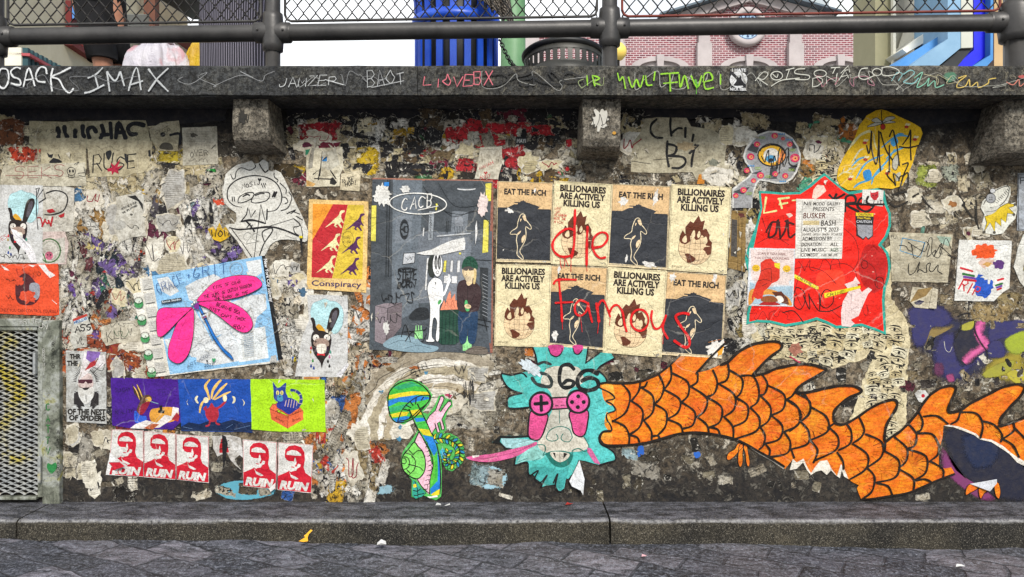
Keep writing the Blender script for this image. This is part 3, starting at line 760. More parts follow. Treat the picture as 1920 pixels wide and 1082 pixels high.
# beige building running back on the left
LB = empty('beige_building', (W(80, 0, 6).x, 6, UP), 'sunlit beige building with striped awning and dark red window frame at the upper left', 'building')
M_BEIGE = simple('beige_stucco', 'c6bda2', 'd2cab2', 6, .85); M_TEALST = simple('dark_teal_paint', '2c4a52', '3a5a60', 4); M_MAROON = simple('maroon_paint', '5a1d1e', '722a28', 4); M_POSTB = simple('blue_poster_print', '3f78c4', '6ba0dc', 9)
FA, FB = W(-260, 0, 3.2), W(352, 0, 13.0)
def fac(t, z, off=0):
    d = (FB-FA).normalized(); nrm = Vector((d.y, -d.x, 0)).normalized()
    if nrm.x < 0: nrm = nrm*1
    p = FA+(FB-FA)*t; return (p.x+nrm.x*off, p.y+nrm.y*off, z)
def onf(px, py):
    "sight line through a pixel meets the facade: parameter along it and height"
    best = None
    for i in range(601):
        t = i/600; p = FA+(FB-FA)*t; k = K*(D+p.y)/D
        e = abs(p.x-(px-960)*k)
        if best is None or e < best[0]: best = (e, t, H+(541-py)*k)
    return best[1], best[2]
def facbox(name, quad, off0, off1, mat, parent=None):
    P = [onf(*q) for q in quad]; mb = MB(); A = [fac(t, z, off0) for t, z in P]; B = [fac(t, z, off1) for t, z in P]
    mb.face(B); mb.face(A[::-1]); n = len(P)
    for i in range(n): j = (i+1) % n; mb.face([A[i], B[i], B[j], A[j]])
    return mb.build(name, mat, parent or LB)
mb = MB(); 
for t0, t1 in ((0, 1),):
    q = [fac(t0, UP), fac(t1, UP), fac(t1, UP+7), fac(t0, UP+7)]; mb.face(q)
    d = Vector((-6, 0, 0)); q2 = [tuple(Vector(p)+d) for p in q]; mb.face(q2[::-1])
    for i in range(4): j = (i+1) % 4; mb.face([q[i], q2[i], q2[j], q[j]])
mb.build('wall', M_BEIGE, LB)
facbox('cornice', [(120, 78), (160, 96), (182, 118), (182, 123), (150, 104), (120, 84)], .0, .12, M_MAROON)
facbox('trim', [(8, 98), (60, 126), (60, 132), (8, 103)], .02, .3, simple('pink_trim', 'a8484e', 'b9646a', 4))
for i in range(9):
    x = 11+i*9
    facbox('awning_stripe', [(x, 88+i*4.6), (x+4.5, 90.5+i*4.6), (x+4.5, 130), (x, 130)], .03, .26, M_TEALST)
facbox('awning', [(8, 88), (95, 131), (95, 134), (8, 134)], .0, .2, M_CREAM)
WD = facbox('window', [(120, 0), (152, 10), (160, 60), (120, 50)], .02, .1, M_MAROON)
facbox('poster', [(122, 4), (147, 12), (150, 42), (122, 34)], .1, .13, M_POSTB, WD)
facbox('window', [(143, 80), (155, 84), (157, 96), (143, 90)], .02, .1, M_MAROON)
facbox('post', [(259, -60), (267, -60), (267, 126), (259, 126)], .1, .3, simple('rust_brown_paint', '5b3a2d', '70483a', 4))
facbox('canopy', [(286, -14), (352, 26), (352, 36), (286, -4)], .1, .8, M_DARK)
facbox('canopy', [(300, 60), (352, 92), (352, 100), (300, 66)], .1, .8, M_MAROON)
facbox('sign', [(330, 18), (345, 24), (345, 34), (330, 27)], .8, .9, simple('orange_sign', 'd0562e', 'dc6a3c', 5))
facbox('panel', [(214, 26), (262, 26), (262, 56), (214, 56)], .02, .2, simple('grey_shutter', '8a8a80', '9a998e', 5))
mb = MB(); p, q = W(353, 96, 16), W(377, 74, 16); mb.box((p.x, 16, UP), (q.x, 16.3, q.z)); SG = mb.build('market_stall_sign', simple('mint_board', '8cc3bb', 'a4d2ca', 1)); tag(SG, 'small mint green board standing far behind the striped skirt', 'sign')

# ---------------------------------------------------------------- bins and post
M_BINBLUE = Mat('blue_bin_paint'); _m = M_BINBLUE
M_BINBLUE = _m.done(_m.mix(_m.ramp(_m.noise(5, 6, .6), (.4, 0.0), (.7, .6)), '0b40b4', '2a62d0'), .4, _m.bump(_m.noise(60, 4, .6), .2, .003), spec=.5)
M_BLACK = simple('black_paint', '0c0d0e', '1c1d1e', 6, .5, spec=.4)
b0 = W(856, 0, 1.05); BX, BYY, R0 = b0.x, 1.05, 78*K*(D+1.05)/D
BIN = empty('slatted_bin', (BX, BYY, UP), 'blue slatted round litter bin with black liner, left of the black bin', 'litter bin')
mb = MB(); mb.lathe((BX, BYY, UP), [(R0*.02, .03), (R0*.86, .03), (R0*.88, .86), (R0*.8, .88), (R0*.02, .88)], 28); mb.build('liner', M_BLACK, BIN)
for k in range(19):
    w = 2*math.pi*(k+.25)/19; mb = MB(); ca, sa = math.cos(w), math.sin(w); hw = R0*.076
    prof = [(R0, .04), (R0, .55), (R0*1.0, .75), (R0*1.03, .9)]
    for (ra, za), (rb, zb) in zip(prof[:-1], prof[1:]):
        def pt(r, z, s, d): return (BX+(r-d)*ca-s*hw*sa, BYY+(r-d)*sa+s*hw*ca, UP+z)
        for d, sg in ((0, 1), (.014, -1)):
            q = [pt(ra, za, -1, d), pt(ra, za, 1, d), pt(rb, zb, 1, d), pt(rb, zb, -1, d)]; mb.face(q if sg > 0 else q[::-1])
        for s in (-1, 1): mb.face([pt(ra, za, s, 0), pt(ra, za, s, .014), pt(rb, zb, s, .014), pt(rb, zb, s, 0)])
    mb.build('slat', M_BINBLUE, BIN)
for z in (.725, .05):
    mb = MB(); mb.lathe((BX, BYY, UP+z), [(R0*1.005, -.03), (R0*1.06, -.03), (R0*1.06, .03), (R0*1.005, .03)], 36); mb.build('band', M_BINBLUE, BIN)
mb = MB(); mb.lathe((BX, BYY, UP+.92), [(R0*1.05, -.02), (R0*1.08, .0), (R0*1.0, .05), (R0*.7, .07), (R0*.69, .04), (R0*1.0, -.02)], 36); mb.build('rim', M_BINBLUE, BIN)
# coat hung over the bin edge
mb = MB(); rr = random.Random(5); n = 14
P = [[None]*(n+1) for _ in range(13)]
for i in range(13):
    for j in range(n+1):
        u, v = i/12, j/n; c0 = W(888+62*u+14*v, -60+u*26+ (108-24*u)*v*(.55+.45*u), .72)
        P[i][j] = (c0.x, .72+.03*math.sin(u*19+v*2)+.02*math.sin(u*41), c0.z)
for i in range(12):
    for j in range(n): mb.face([P[i][j], P[i+1][j], P[i+1][j+1], P[i][j+1]], True)
M_COAT = Mat('striped_cloth'); _m = M_COAT
wv = _m.n('TexWave', wave_type='BANDS', bands_direction='X'); _m.put(wv.inputs[0], _m.scale(_m.pos(), (1, 1, 1), (0, .6, 0))); wv.inputs['Scale'].default_value = 26; wv.inputs['Distortion'].default_value = 2.5
M_COAT = _m.done(_m.mix(_m.ramp(wv.outputs['Fac'], (.4, 0.0), (.6, 1.0)), '2b2724', '7a7268'), .9)
o = mb.build('draped_cloth', M_COAT); o.modifiers.new('thick', 'SOLIDIFY').thickness = .006
tag(o, 'dark streaky cloth hanging beside the blue slatted bin', 'cloth')
# green post with a chain
M_GREEN = simple('green_paint', '4f7a54', '6b9068', 4, .5)
g0 = W(962, 0, 1.75); gr = 24*K*(D+1.75)/D
GP = empty('lamp_post', (g0.x, 1.75, UP), 'thick pale green post between the blue bin and the black bin', 'post')
mb = MB(); mb.tube([(g0.x, 1.75, UP), (g0.x, 1.75, UP+.3), (g0.x, 1.75, UP+.32), (g0.x, 1.75, UP+4.2)], [gr*1.25, gr*1.2, gr, gr*.8], 24); mb.build('shaft', M_GREEN, GP)
mb = MB(); mb.lathe((g0.x, 1.75, UP+4.2), [(gr*.8, 0), (gr*1.6, .05), (gr*2, .3), (gr*1.2, .55), (.01, .65)], 20); mb.build('lantern', simple('milky_glass', 'd8d8cc', 'e4e4da', 3, .4), GP)
mb = MB()
ca, cb = W(936, 72, 1.3), W(992, 128, 1.3)
for i in range(22):
    t = i/21; c = ca.lerp(cb, t)+Vector((0, 0, -.09*math.sin(math.pi*t))); r = .013
    ax = (Vector((.5, 0, -.85)), Vector((0, 1, 0))) if i % 2 else (Vector((.5, 0, -.85)), Vector((.85, 0, .5)))
    mb.tube([c+ax[0]*r*1.5*math.cos(w)+ax[1]*r*math.sin(w) for w in [2*math.pi*k/8 for k in range(9)]], .0042, 5, cap=False)
tag(mb.build('chain', M_BLACK), 'dark steel chain slung between the blue bin and the black bin', 'chain')
# black perforated bin
p0 = W(1058, 0, 1.25); bx, by, br_ = p0.x, 1.25, 75*K*(D+1.25)/D; bz = W(0, 76, 1.25-br_).z
BB = empty('perforated_bin', (bx, by, UP), 'dark round bin with rows of slots beside the middle railing post', 'litter bin')
M_BINB = simple('dark_bin_metal', '2b2c2a', '45443f', 8, .5, .3, spec=.5)
mb = MB()
def band(z0, z1, r0=br_, r1=None): mb.lathe((bx, by, 0), [(r0, z0), (r1 or r0, z1), ((r1 or r0)-.008, z1), (r0-.008, z0)], 56)
z = bz; rows = [(.045, .075)]*5
zz = bz; segs = []
for a_, s_ in ((.045, .085), (.045, .085), (.045, .085), (.045, .085)):
    band(zz-a_, zz); zz -= a_
    N = 34
    for k in range(N):
        w0 = 2*math.pi*(k-.31)/N; w1 = 2*math.pi*(k+.31)/N
        for rr_, sg in ((br_-.002, 1), (br_-.008, -1)):
            q = [(bx+rr_*math.cos(w0), by+rr_*math.sin(w0), zz-s_), (bx+rr_*math.cos(w1), by+rr_*math.sin(w1), zz-s_), (bx+rr_*math.cos(w1), by+rr_*math.sin(w1), zz), (bx+rr_*math.cos(w0), by+rr_*math.sin(w0), zz)]
            mb.face(q if sg > 0 else q[::-1], True)
        for dz, s in ((0, -1), (-s_, 1)):   # rounded slot ends
            for wa, wb in ((w1, w1+.07), (w0, w0-.07)):
                r2 = br_-.004; mb.face([(bx+r2*math.cos(wa), by+r2*math.sin(wa), zz+dz), (bx+r2*math.cos(wb), by+r2*math.sin(wb), zz+dz), (bx+r2*math.cos(wa), by+r2*math.sin(wa), zz+dz+s*.014)])
    zz -= s_
band(UP, zz)
mb.build('drum', M_BINB, BB)
mb = MB(); mb.lathe((bx, by, bz), [(br_+.004, -.012), (br_+.016, -.004), (br_+.018, .012), (br_+.006, .024), (br_-.02, .03), (br_-.022, .0), (br_-.006, -.012)], 56); mb.build('rim', M_BLACK, BB)
mb = MB(); mb.tube([(bx+br_*.86*math.cos(w)-.0, by-br_-.01+abs(0), bz-.1) if False else (bx+.12+.022*math.cos(w), by-br_*.72, bz-.115+.03*math.sin(w)) for w in [math.pi*k/8 for k in range(9)]], .004, 6); mb.build('handle', M_BINB, BB); BB.rotation_euler.x = math.radians(-7)

# ---------------------------------------------------------------- people above
def skin_person(name, joints, edges, mat, parent, sub=2):
    me = bpy.data.meshes.new(name); me.from_pydata([j[0] for j in joints], edges, [])
    o = bpy.data.objects.new(name, me); link(o, parent, (0, 0, 0) if parent is None else WPOS[parent.name])
    for v in me.vertices: v.co -= WPOS[parent.name] if parent else Vector()
    sk = o.modifiers.new('skin', 'SKIN'); sk.use_smooth_shade = True
    for i, j in enumerate(joints):
        d = me.skin_vertices[0].data[i]; d.radius = j[1] if isinstance(j[1], tuple) else (j[1], j[1]); d.use_root = (i == 0)
    sb = o.modifiers.new('sub', 'SUBSURF'); sb.levels = sb.render_levels = sub
    me.materials.append(mat); return o
M_SKIN = simple('skin', 'a8755c', 'b98870', 6, .6, 0, .05); M_SKIN2 = simple('skin_pale', 'c09a86', 'cca894', 6, .6, 0, .05)
M_BLKCL = simple('black_cloth', '0b0b0c', '17171a', 12, .9); M_HAIR = simple('dark_hair', '1c1410', '2e221a', 30, .6)
M_PINST = Mat('pinstripe_cloth'); _m = M_PINST
_x = _m.sep(_m.obj())[0]
_w = _m.math('SINE', _m.math('MULTIPLY', _x, 520.0))
M_PINST = _m.done(_m.mix(_m.ramp(_w, (.3, 0.0), (.7, 1.0)), '2c2b33', '8b8794'), .9, _m.bump(_m.noise(6, 4, .5), .4, .02))
def person(px, Y, label, shirt, skin, lean=0, face=1, legs=None, height=1.7, armhold=None):
    x0 = W(px, 0, Y).x; P = empty('person', (x0, Y, UP), label, 'person'); h = height/1.7
    def q(x, y, z): return (x0+x, Y+y, UP+z*h)
    hipx = lean
    J = [(q(hipx, 0, .92), (.145, .11)), (q(hipx+lean*.3, 0, 1.12), (.13, .095)), (q(hipx+lean*.5, 0, 1.33), (.16, .11)), (q(hipx+lean*.6, 0, 1.45), (.075, .065)), (q(hipx+lean*.65, -.01, 1.52), .052), (q(hipx+lean*.7, -.015, 1.6), (.078, .092)), (q(hipx+lean*.7, 0, 1.69), (.06, .07))]
    E = [(0, 1), (1, 2), (2, 3), (3, 4), (4, 5), (5, 6)]
    for sgn, leg in zip((-1, 1), legs):
        i = len(J); kx, ky, fx, fy = leg
        J += [(q(hipx+sgn*.09, 0, .86), .088), (q(kx, ky, .48), .062), (q((kx+fx)/2, (ky+fy)/2+.02, .32), .055), (q(fx, fy, .07), .036), (q(fx+.02, fy-.12, .035), .036)]
        E += [(0, i), (i, i+1), (i+1, i+2), (i+2, i+3), (i+3, i+4)]
    for sgn in (-1, 1):
        i = len(J); e = armhold or (0, -.04)
        ez = e[2] if len(e) > 2 else .88
        J += [(q(hipx+lean*.5+sgn*.2, 0, 1.4), .052), (q(hipx+sgn*.26, .02, 1.12), .042), (q(hipx+sgn*.25+e[0], e[1], ez), .03), (q(hipx+sgn*.25+e[0], e[1]-.02, ez-.09), .034)]
        E += [(2, i), (i, i+1), (i+1, i+2), (i+2, i+3)]
        for f in range(4):
            k = len(J); fx = -.024+f*.016; J += [(q(hipx+sgn*.25+e[0]+fx, e[1]-.035, ez-.13), .0085), (q(hipx+sgn*.25+e[0]+fx*.9, e[1]-.03, ez-.165-abs(f-1.5)*.006), .0075)]; E += [(i+3, k), (k, k+1)]
    b = skin_person('body', J, E, skin, P)
    hd = MB(); c = q(hipx+lean*.7, 0, 1.64); hd.lathe(c, [(.001, .12*h), (.07, .1*h), (.1, .04*h), (.1, -.02*h), (.088, -.05*h)], 20, a0=.2, a1=math.pi-.2+math.pi*.6); hd.build('hair', M_HAIR, P)
    sh = MB(); cx = q(hipx+lean*.3, 0, 0)
    ws = 1 if height < 1.7 else .72
    sh.lathe((cx[0], cx[1], UP), [(.19, .86*h), (.178, 1.02*h), (.17, 1.12*h), (.2, 1.3*h), (.19, 1.42*h), (.1, 1.47*h), (.07, 1.49*h)], 24)
    for v in range(len(sh.v)): sh.v[v] = (cx[0]+(sh.v[v][0]-cx[0])*ws, cx[1]+(sh.v[v][1]-cx[1])*.78, sh.v[v][2])
    sh.build('shirt', shirt, P)
    return P, q
P1, q1 = person(190, .95, 'person in black shorts standing behind the railing at the upper left, near the white bag', M_BLKCL, M_SKIN, -.03, legs=((.035, -.05, .04, -.03), (.055, .1, .07, .16)), height=1.72, armhold=(.02, -.2, 1.25))
mb = MB()
for kx, ky, s in ((.035, -.05, -1), (.055, .1, 1)):
    mb.tube([q1(-.03+s*.04, .02, 1.0), q1(-.03+s*.05, .02, .86), q1(.01+s*.02, ky*.6, .66), q1(kx, ky, .475), q1(kx, ky, .47)], [.115, .112, .098, .088, .082], 18)
mb.build('shorts', M_BLKCL, P1)
P2, q2 = person(447, .62, 'person in a long grey pinstriped skirt standing behind the railing', simple('grey_cloth', '6c6a70', '7d7b82', 9, .9), M_SKIN2, 0, legs=((-.07, 0, -.07, .02), (.08, .02, .08, .06)), height=1.66, armhold=(-.04, -.16, 1.2))
mb = MB(); n = 72; prof = [(.15, 1.0), (.19, .9), (.205, .75), (.215, .6), (.212, .5), (.208, .3)]; i0 = 0
for r, z in prof:
    for k in range(n):
        w = 2*math.pi*k/n; f = 1+.05*math.sin(7*w+z*3)*(1.1-z)+.03*math.sin(16*w-z*5)*(1.1-z); c0 = q2(0, 0, 0)
        zl = z-(.06*max(0, math.cos(w)) if z < .5 else 0)
        mb.v.append((c0[0]+r*f*math.cos(w), c0[1]+r*f*.8*math.sin(w), UP+zl*.976))
for i in range(len(prof)-1):
    for k in range(n): mb.f.append((i*n+k, i*n+(k+1) % n, (i+1)*n+(k+1) % n, (i+1)*n+k)); mb.sm.append(True)
mb.build('skirt', M_PINST, P2)
# bags
def bag(name, px0, px1, pyt, Y, mat, label, seed, parent=None):
    rr = random.Random(seed); a, b = W(px0, 0, Y).x, W(px1, 0, Y).x; cx, hw = (a+b)/2, (b-a)/2; zt_ = W(0, pyt, Y).z
    P = empty('carrier_bag', (cx, Y, UP), label, 'bag'); mb = MB(); n = 96; prof = [(.05, 0.0), (.7, .01), (.85, .1), (.93, .25), (.95, .35), (.99, .5), (1.0, .6), (.99, .7), (.96, .78), (.9, .84), (.8, .9), (.62, .96), (.45, 1.0)]
    Hh = zt_-UP
    for r, t in prof:
        for k in range(n):
            w = 2*math.pi*k/n; f = 1+(.03+.12*t*t)*math.sin(5*w+seed+t*2)+(.03+.07*t*t)*math.sin(13*w+2*seed+t*5)+.03*math.sin(23*w-t*9)+.05*mnoise.noise((w*2.5, t*6, seed))
            mb.v.append((cx+hw*r*f*math.cos(w), Y+hw*.6*r*f*math.sin(w), UP+Hh*t+(.03*math.sin(5*w) if t == 1 else 0)))
    for i in range(len(prof)-1):
        for k in range(n): mb.f.append((i*n+k, i*n+(k+1) % n, (i+1)*n+(k+1) % n, (i+1)*n+k)); mb.sm.append(True)
    mb.build('bag_body', mat, P)
    for s in (-1, 1):
        mb = MB(); mb.tube([(cx+hw*.3*s-hw*.14, Y-.02, UP+Hh*.98), (cx+hw*.3*s-hw*.1, Y-.01, UP+Hh*1.12), (cx+hw*.3*s+hw*.05, Y-.01, UP+Hh*1.16), (cx+hw*.3*s+hw*.14, Y-.02, UP+Hh*.98)], [.02, .012, .012, .02], 8); mb.build('handle', mat, P)
    return P, mb
def plastic(name, c0, c1, c2):
    m = Mat(name); c = m.mix(m.ramp(m.noise(7, 4, .5), (.42, 0.0), (.62, 1.0)), c0, c1); c = m.mix(m.ramp(m.noise(5, 3, .5, dist=1), (.6, 0.0), (.68, .7)), c, c2)
    m.b.inputs['Subsurface Weight'].default_value = 0
    m.b.inputs['Transmission Weight'].default_value = 0
    return m.done(c, .35, m.bump(m.noise(17, 7, .62, dist=2.2), .5, .025), spec=.5)
bag('white', 240, 355, 82, .7, plastic('white_plastic', 'dcd8de', 'cbc6d0', 'd88e94'), 'white plastic carrier bag with pink tint behind the railing', 1)
bag('yellow', 350, 436, 72, .72, plastic('yellow_plastic', 'e0b81a', 'd2a514', 'e8cf5a'), 'yellow plastic carrier bag half hidden by the pinstriped skirt', 4)
# ================================================================ pasted sheets
G_EAT = 'protest posters pasted in a block of eight'
def eat(q, label, lift, seed, extra=None):
    a = Art('protest_poster', label, 'poster', lift, mat=M_FRESH, group=G_EAT, seed=seed).quad(622, 905, *q)
    a.sheet('d8c6a0', [(0, 0), (622, 0), (622, 905), (0, 905)], .35); a.rect('cfae80', 10, 8, 612, 320)
    a.poly('2f3238', xy('8,298 118,293 142,280 192,253 230,253 232,240 195,240 192,228 257,228 262,215 282,215 292,203 302,215 327,220 317,227 357,235 387,247 437,260 477,275 492,265 457,303 607,310 610,880 8,872'))
    for x in range(20, 115, 14): a.ell('2f3238', x, 297, 8, 6, n=8)
    for x in range(470, 606, 14): a.ell('2f3238', x, 306, 8, 6, n=8)
    a.text('221f1e', 'EAT THE RICH', (76, 143), (545, 148), 60, .045)
    O = [(x-83, y-65) for x, y in xy('345,445 375,425 400,445 415,495 440,525 470,565 470,590 455,595 410,570 415,640 412,700 395,750 350,845 385,905 385,940 330,900 318,870 322,800 308,720 310,660 240,655 255,620 310,580 320,520')]
    a.poly('34373d', O, True); a.line('e2d2b0', 1.25, O, closed=True)
    for p in ('370,450 395,445 418,490 405,505 385,490', '350,480 362,485 350,512 345,500', '400,660 408,690 380,750 366,735 370,690', '357,615 345,645 318,664 322,640'):
        a.poly('dfc6a0', [(x-83, y-65) for x, y in xy(p)], True)
    a.hand('b8b0a0', .5, 'SPACE', (45, 885), (160, 887), 18); a.scrib('b9c6d0', .6, 520, 885, 570, 905, 6)
    a.line('2a2722', .6, xy('8,6 614,6 614,884 8,884'), False, closed=True)
    if extra: extra(a)
    return a.done()
def billion(q, label, lift, seed, extra=None):
    a = Art('protest_poster', label, 'poster', lift, mat=M_FRESH, group=G_EAT, seed=seed).quad(448, 650, *q)
    a.sheet('d9cda6', [(0, 0), (448, 0), (448, 650), (0, 650)], .35); a.line('2a2722', .6, xy('7,7 441,7 441,643 7,643'), False, closed=True)
    for t, x0, x1, y in (('BILLIONAIRES', 48, 402, 76), ('ARE ACTIVELY', 44, 400, 134), ('KILLING US', 78, 362, 192)):
        a.text('241a18', t, (x0, y), (x1, y), 46, .05)
    cx, cy, r = 200, 470, 126
    a.ell('d9bf98', cx, cy, r, r, n=32); a.ring('4a3222', .7, cx, cy, r, r, n=32)
    for k in (-.66, -.33, 0, .33, .66):
        yy = cy+k*r*1.0; w = math.sqrt(1-k*k)*r; a.line('4a3222', .5, [(cx-w, yy-8), (cx, yy+10), (cx+w, yy-8)], n=4)
        a.line('4a3222', .5, [(cx+k*r*math.cos(t), cy+r*math.sin(t)) for t in (-1.45, -.8, 0, .8, 1.45)], n=4)
    B = '5c2c16'
    def P(st): return [(x-1185, y-320) for x, y in xy(st)]
    a.poly(B, P('1310,840 1340,835 1395,870 1385,890 1360,905 1330,905 1325,870')); a.poly(B, P('1455,780 1508,770 1505,830 1480,840 1460,810 1445,800'))
    a.poly(B, P('1262,740 1266,705 1285,662 1308,694 1303,640 1338,590 1362,603 1400,543 1420,590 1448,578 1436,650 1462,640 1490,688 1486,722 1512,742 1505,772 1470,768 1452,742 1458,712 1430,690 1412,724 1388,732 1362,700 1342,702 1348,742 1312,768 1280,762'), n=3)
    for p in ('1285,735 1310,700 1320,745 1300,755', '1352,690 1372,655 1380,700 1362,720', '1440,730 1462,700 1475,735 1460,758', '1395,690 1410,660 1420,690 1405,715'): a.poly('d9c6a0', P(p), True)
    a.hand('5a4c38', .5, 'SPACE', (30, 628), (110, 628), 13); a.scrib('3a4a58', .7, 385, 622, 425, 636, 6)
    if extra: extra(a)
    return a.done()
def tears(*l):
    def f(a):
        for (x, y, w, h, rot) in l: a.tear('d6d4d0', x, y, w, h, 22, .6, rot)
    return f
eat([(933, 340), (1037, 343), (1033, 493), (930, 491)], 'EAT THE RICH poster at the top left of the block of eight', 5, 1, tears((140, 325, 60, 38, .2), (80, 770, 8, 14, .5), (420, 92, 14, 40, 0)))
def curl(a, x, y, sx, sy, s=60, z=16):
    'a corner that has come unstuck'
    a.flap('d9d3c2', [(x-sx*s, y, 1), (x-sx*s*.5, y-sy*s*.45, z*.7), (x-sx*s*.75, y-sy*s*.8, z), (x-sx*s*1.3, y-sy*s*.2, z*.5)])
def love(a):
    a.hand('b52a22', .7, 'LOVE', (14, 225), (60, 225), 18); a.hand('b52a22', .7, 'UR', (24, 250), (50, 250), 16); a.hand('b52a22', .7, 'NEIGHBOR', (12, 275), (105, 277), 18); a.hand('b52a22', .7, 'HATE THE', (10, 302), (100, 302), 18); a.hand('b52a22', .7, 'RICH', (12, 330), (80, 332), 18)
billion([(1039, 339), (1148, 346), (1140, 500), (1033, 495)], 'BILLIONAIRES poster under the red word die, small red note beside its globe', 4.5, 2, love)
eat([(1148, 345), (1257, 350), (1250, 506), (1140, 499)], 'EAT THE RICH poster with a white rip through the word RICH', 5, 3, tears((470, 130, 34, 130, .1), (120, 190, 50, 75, .6), (430, 860, 90, 40, .2), (190, 810, 20, 60, .2)))
billion([(1259, 346), (1371, 351), (1362, 514), (1251, 506)], 'clean BILLIONAIRES poster at the top right of the block, beside the wooden board', 4.5, 4, tears((408, 355, 5, 14, 0)))
billion([(930, 495), (1033, 498), (1029, 651), (927, 648)], 'BILLIONAIRES poster at the lower left of the block, beside the grey alley poster', 5.5, 5)
eat([(1033, 498), (1139, 502), (1131, 656), (1029, 648)], 'EAT THE RICH poster under the red letters F and a', 5, 6, tears((70, 790, 45, 70, 0), (90, 40, 22, 60, .2)))
billion([(1140, 501), (1250, 508), (1240, 670), (1130, 661)], 'BILLIONAIRES poster whose globe is crossed by the red letters m and o', 5.8, 7, lambda a: curl(a, 448, 650, 1, 1, 40))
def e4(a):
    a.tear('d6d4d0', 60, 60, 45, 70, 24, .6); a.tear('d6d4d0', 500, 40, 30, 80, 20, .6)
    a.tear('dcd9d2', 560, 790, 110, 130, 40, .55, .6); a.poly('e59a2c', xy('570,830 640,740 620,860 585,880'))
    a.line('6d6d70', 1.0, xy('60,330 200,270 330,250 480,300 610,320'))
eat([(1250, 509), (1362, 516), (1353, 672), (1239, 665)], 'EAT THE RICH poster at the lower right, its corner ripped over the orange fin', 5, 8, e4)
# red spray over the block
a = Art('red_spray_lettering', 'red sprayed words die Famous dripping across the block of eight posters', 'graffiti', 9.5, mat=M_FRESH)
a.Z(920, 330, 6.0125); R_ = 'cf1417'
a.line(R_, 4.4, xy('948,620 900,598 830,608 745,675 698,760 712,845 780,905 870,908 925,880')); a.line(R_, 4.6, xy('950,385 947,500 944,600 938,780 910,920')); a.line(R_, 4.8, xy('1090,575 1085,700 1082,800 1080,1000'), False)
a.line(R_, 4.2, xy('1155,808 1250,792 1312,720 1305,655 1240,638 1170,688 1145,780 1172,870 1230,925 1290,918'))
for st in ('905,900 903,1080', '780,905 790,1010 800,1040', '820,920 835,960 825,1030', '840,930 875,1010', '1080,1000 1085,1075'): a.line(R_, 1.1, xy(st))
a.Z(960, 540, 4)
a.line(R_, 4, xy('312,-32 345,-62 480,-62')); a.line(R_, 4, xy('352,-60 358,20 368,120 375,250')); a.line(R_, 3.6, xy('325,112 455,104'))
a.line(R_, 4, xy('560,110 510,92 472,130 478,190 520,205 560,165 568,110 580,180 600,255')); a.line(R_, 5, xy('632,115 642,180 650,250')); a.line(R_, 3.8, xy('640,140 665,98 690,100 715,155 735,215')); a.line(R_, 4, xy('728,185 755,138 792,130 828,185 840,260 858,325'))
a.ring(R_, 4, 955, 240, 66, 80); a.line(R_, 4, xy('1048,170 1042,235 1068,302 1112,290 1150,215')); a.line(R_, 4, xy('1152,205 1128,300 1165,378')); a.line(R_, 5, xy('1322,195 1275,188 1225,212 1255,275 1320,370 1325,432 1285,440 1215,395'))
for st in ('375,250 378,310', '650,250 640,340', '735,215 730,280', '512,210 525,330', '1130,350 1128,420'): a.line(R_, 1, xy(st), False)
a.done()

# ---- grey alley scene
a = Art('alley_scene_poster', 'grey illustrated alley poster with pale figure, man in green beanie and burning bin', 'poster', 5, mat=M_FRESH, seed=11).Z(690, 330, 3.183)
a.sheet('4a5258', xy('28,15 745,30 735,1060 8,1035'), .4)
a.poly('8d5a4c', xy('735,60 748,32 744,1055 712,1058')); a.poly('9c6a58', xy('28,12 745,26 745,36 28,24'))
a.poly('42484e', xy('30,20 165,22 140,900 10,900')); a.poly('646d76', xy('150,24 325,26 300,860 140,890')); a.poly('444a50', xy('340,26 690,30 690,320 340,330'))
a.poly('6a717a', xy('300,330 620,340 600,740 305,760')); a.poly('7d838c', xy('430,370 585,372 570,740 410,740')); a.poly('575e66', xy('610,330 740,330 735,1000 640,960')); a.poly('474e55', xy('140,885 360,770 700,790 730,1055 12,1032'))
for p in ('22,178 52,176 48,390 18,388', '700,46 738,42 735,150 704,152', '690,262 722,266 718,455 682,460', '455,505 470,505 464,575 448,572', '545,455 558,458 555,470 542,468', '404,165 418,165 412,205 402,205'): a.poly('d5cc55', xy(p)); a.line('1d2022', .7, xy(p), False, closed=True)
a.line('1d2022', .6, xy('20,250 50,248'))
for x in (118, 132): a.line('24282c', 2, xy('%d,24 %d,600' % (x, x-10)), False)
a.poly('717982', xy('170,238 265,236 258,398 160,400')); a.ell('1f2327', 218, 320, 24, 58); a.ring('15181a', .9, 218, 320, 26, 60)
for t in range(5): a.ell('5d656c', 218+12*math.cos(t*1.257), 320+30*math.sin(t*1.257), 7, 15, t*1.257)
a.poly('8d949b', xy('365,210 398,212 388,385 358,383')); a.line('1d2022', .6, xy('365,210 398,212 388,385 358,383'), False, closed=True)
for i, ch in enumerate('COOKIES'): a.hand('1d2022', .9, ch+' ', (370, 250+i*20), (392, 250+i*20), 15, .02, 0)
a.poly('6f767e', xy('505,210 600,215 590,340 495,335')); a.poly('8a9098', xy('520,250 545,235 568,255 568,300 520,298'))
for i in range(4): a.line('1d2022', .7, xy('%d,300 %d,345' % (515+i*16, 522+i*14)), False)
for x in (470, 480): a.line('1d2022', 1.2, xy('%d,270 %d,345' % (x, x-4)), False)
a.line('3c4248', 3.5, xy('412,362 610,345'), False); a.line('b9bdc2', 2.4, xy('412,360 612,343'), False)
for p in ('330,310 338,310 334,360 326,360', '352,490 366,490 352,600 344,600', '345,590 356,592 350,682 340,680', '495,505 510,505 505,575 490,573', '535,505 552,505 548,575 530,575', '455,595 480,595 475,640 452,640', '500,598 535,598 532,642 498,640', '640,300 650,260 655,340 640,420'): a.poly('d4d5d6', xy(p)); a.line('1d2022', .5, xy(p), False, closed=True)
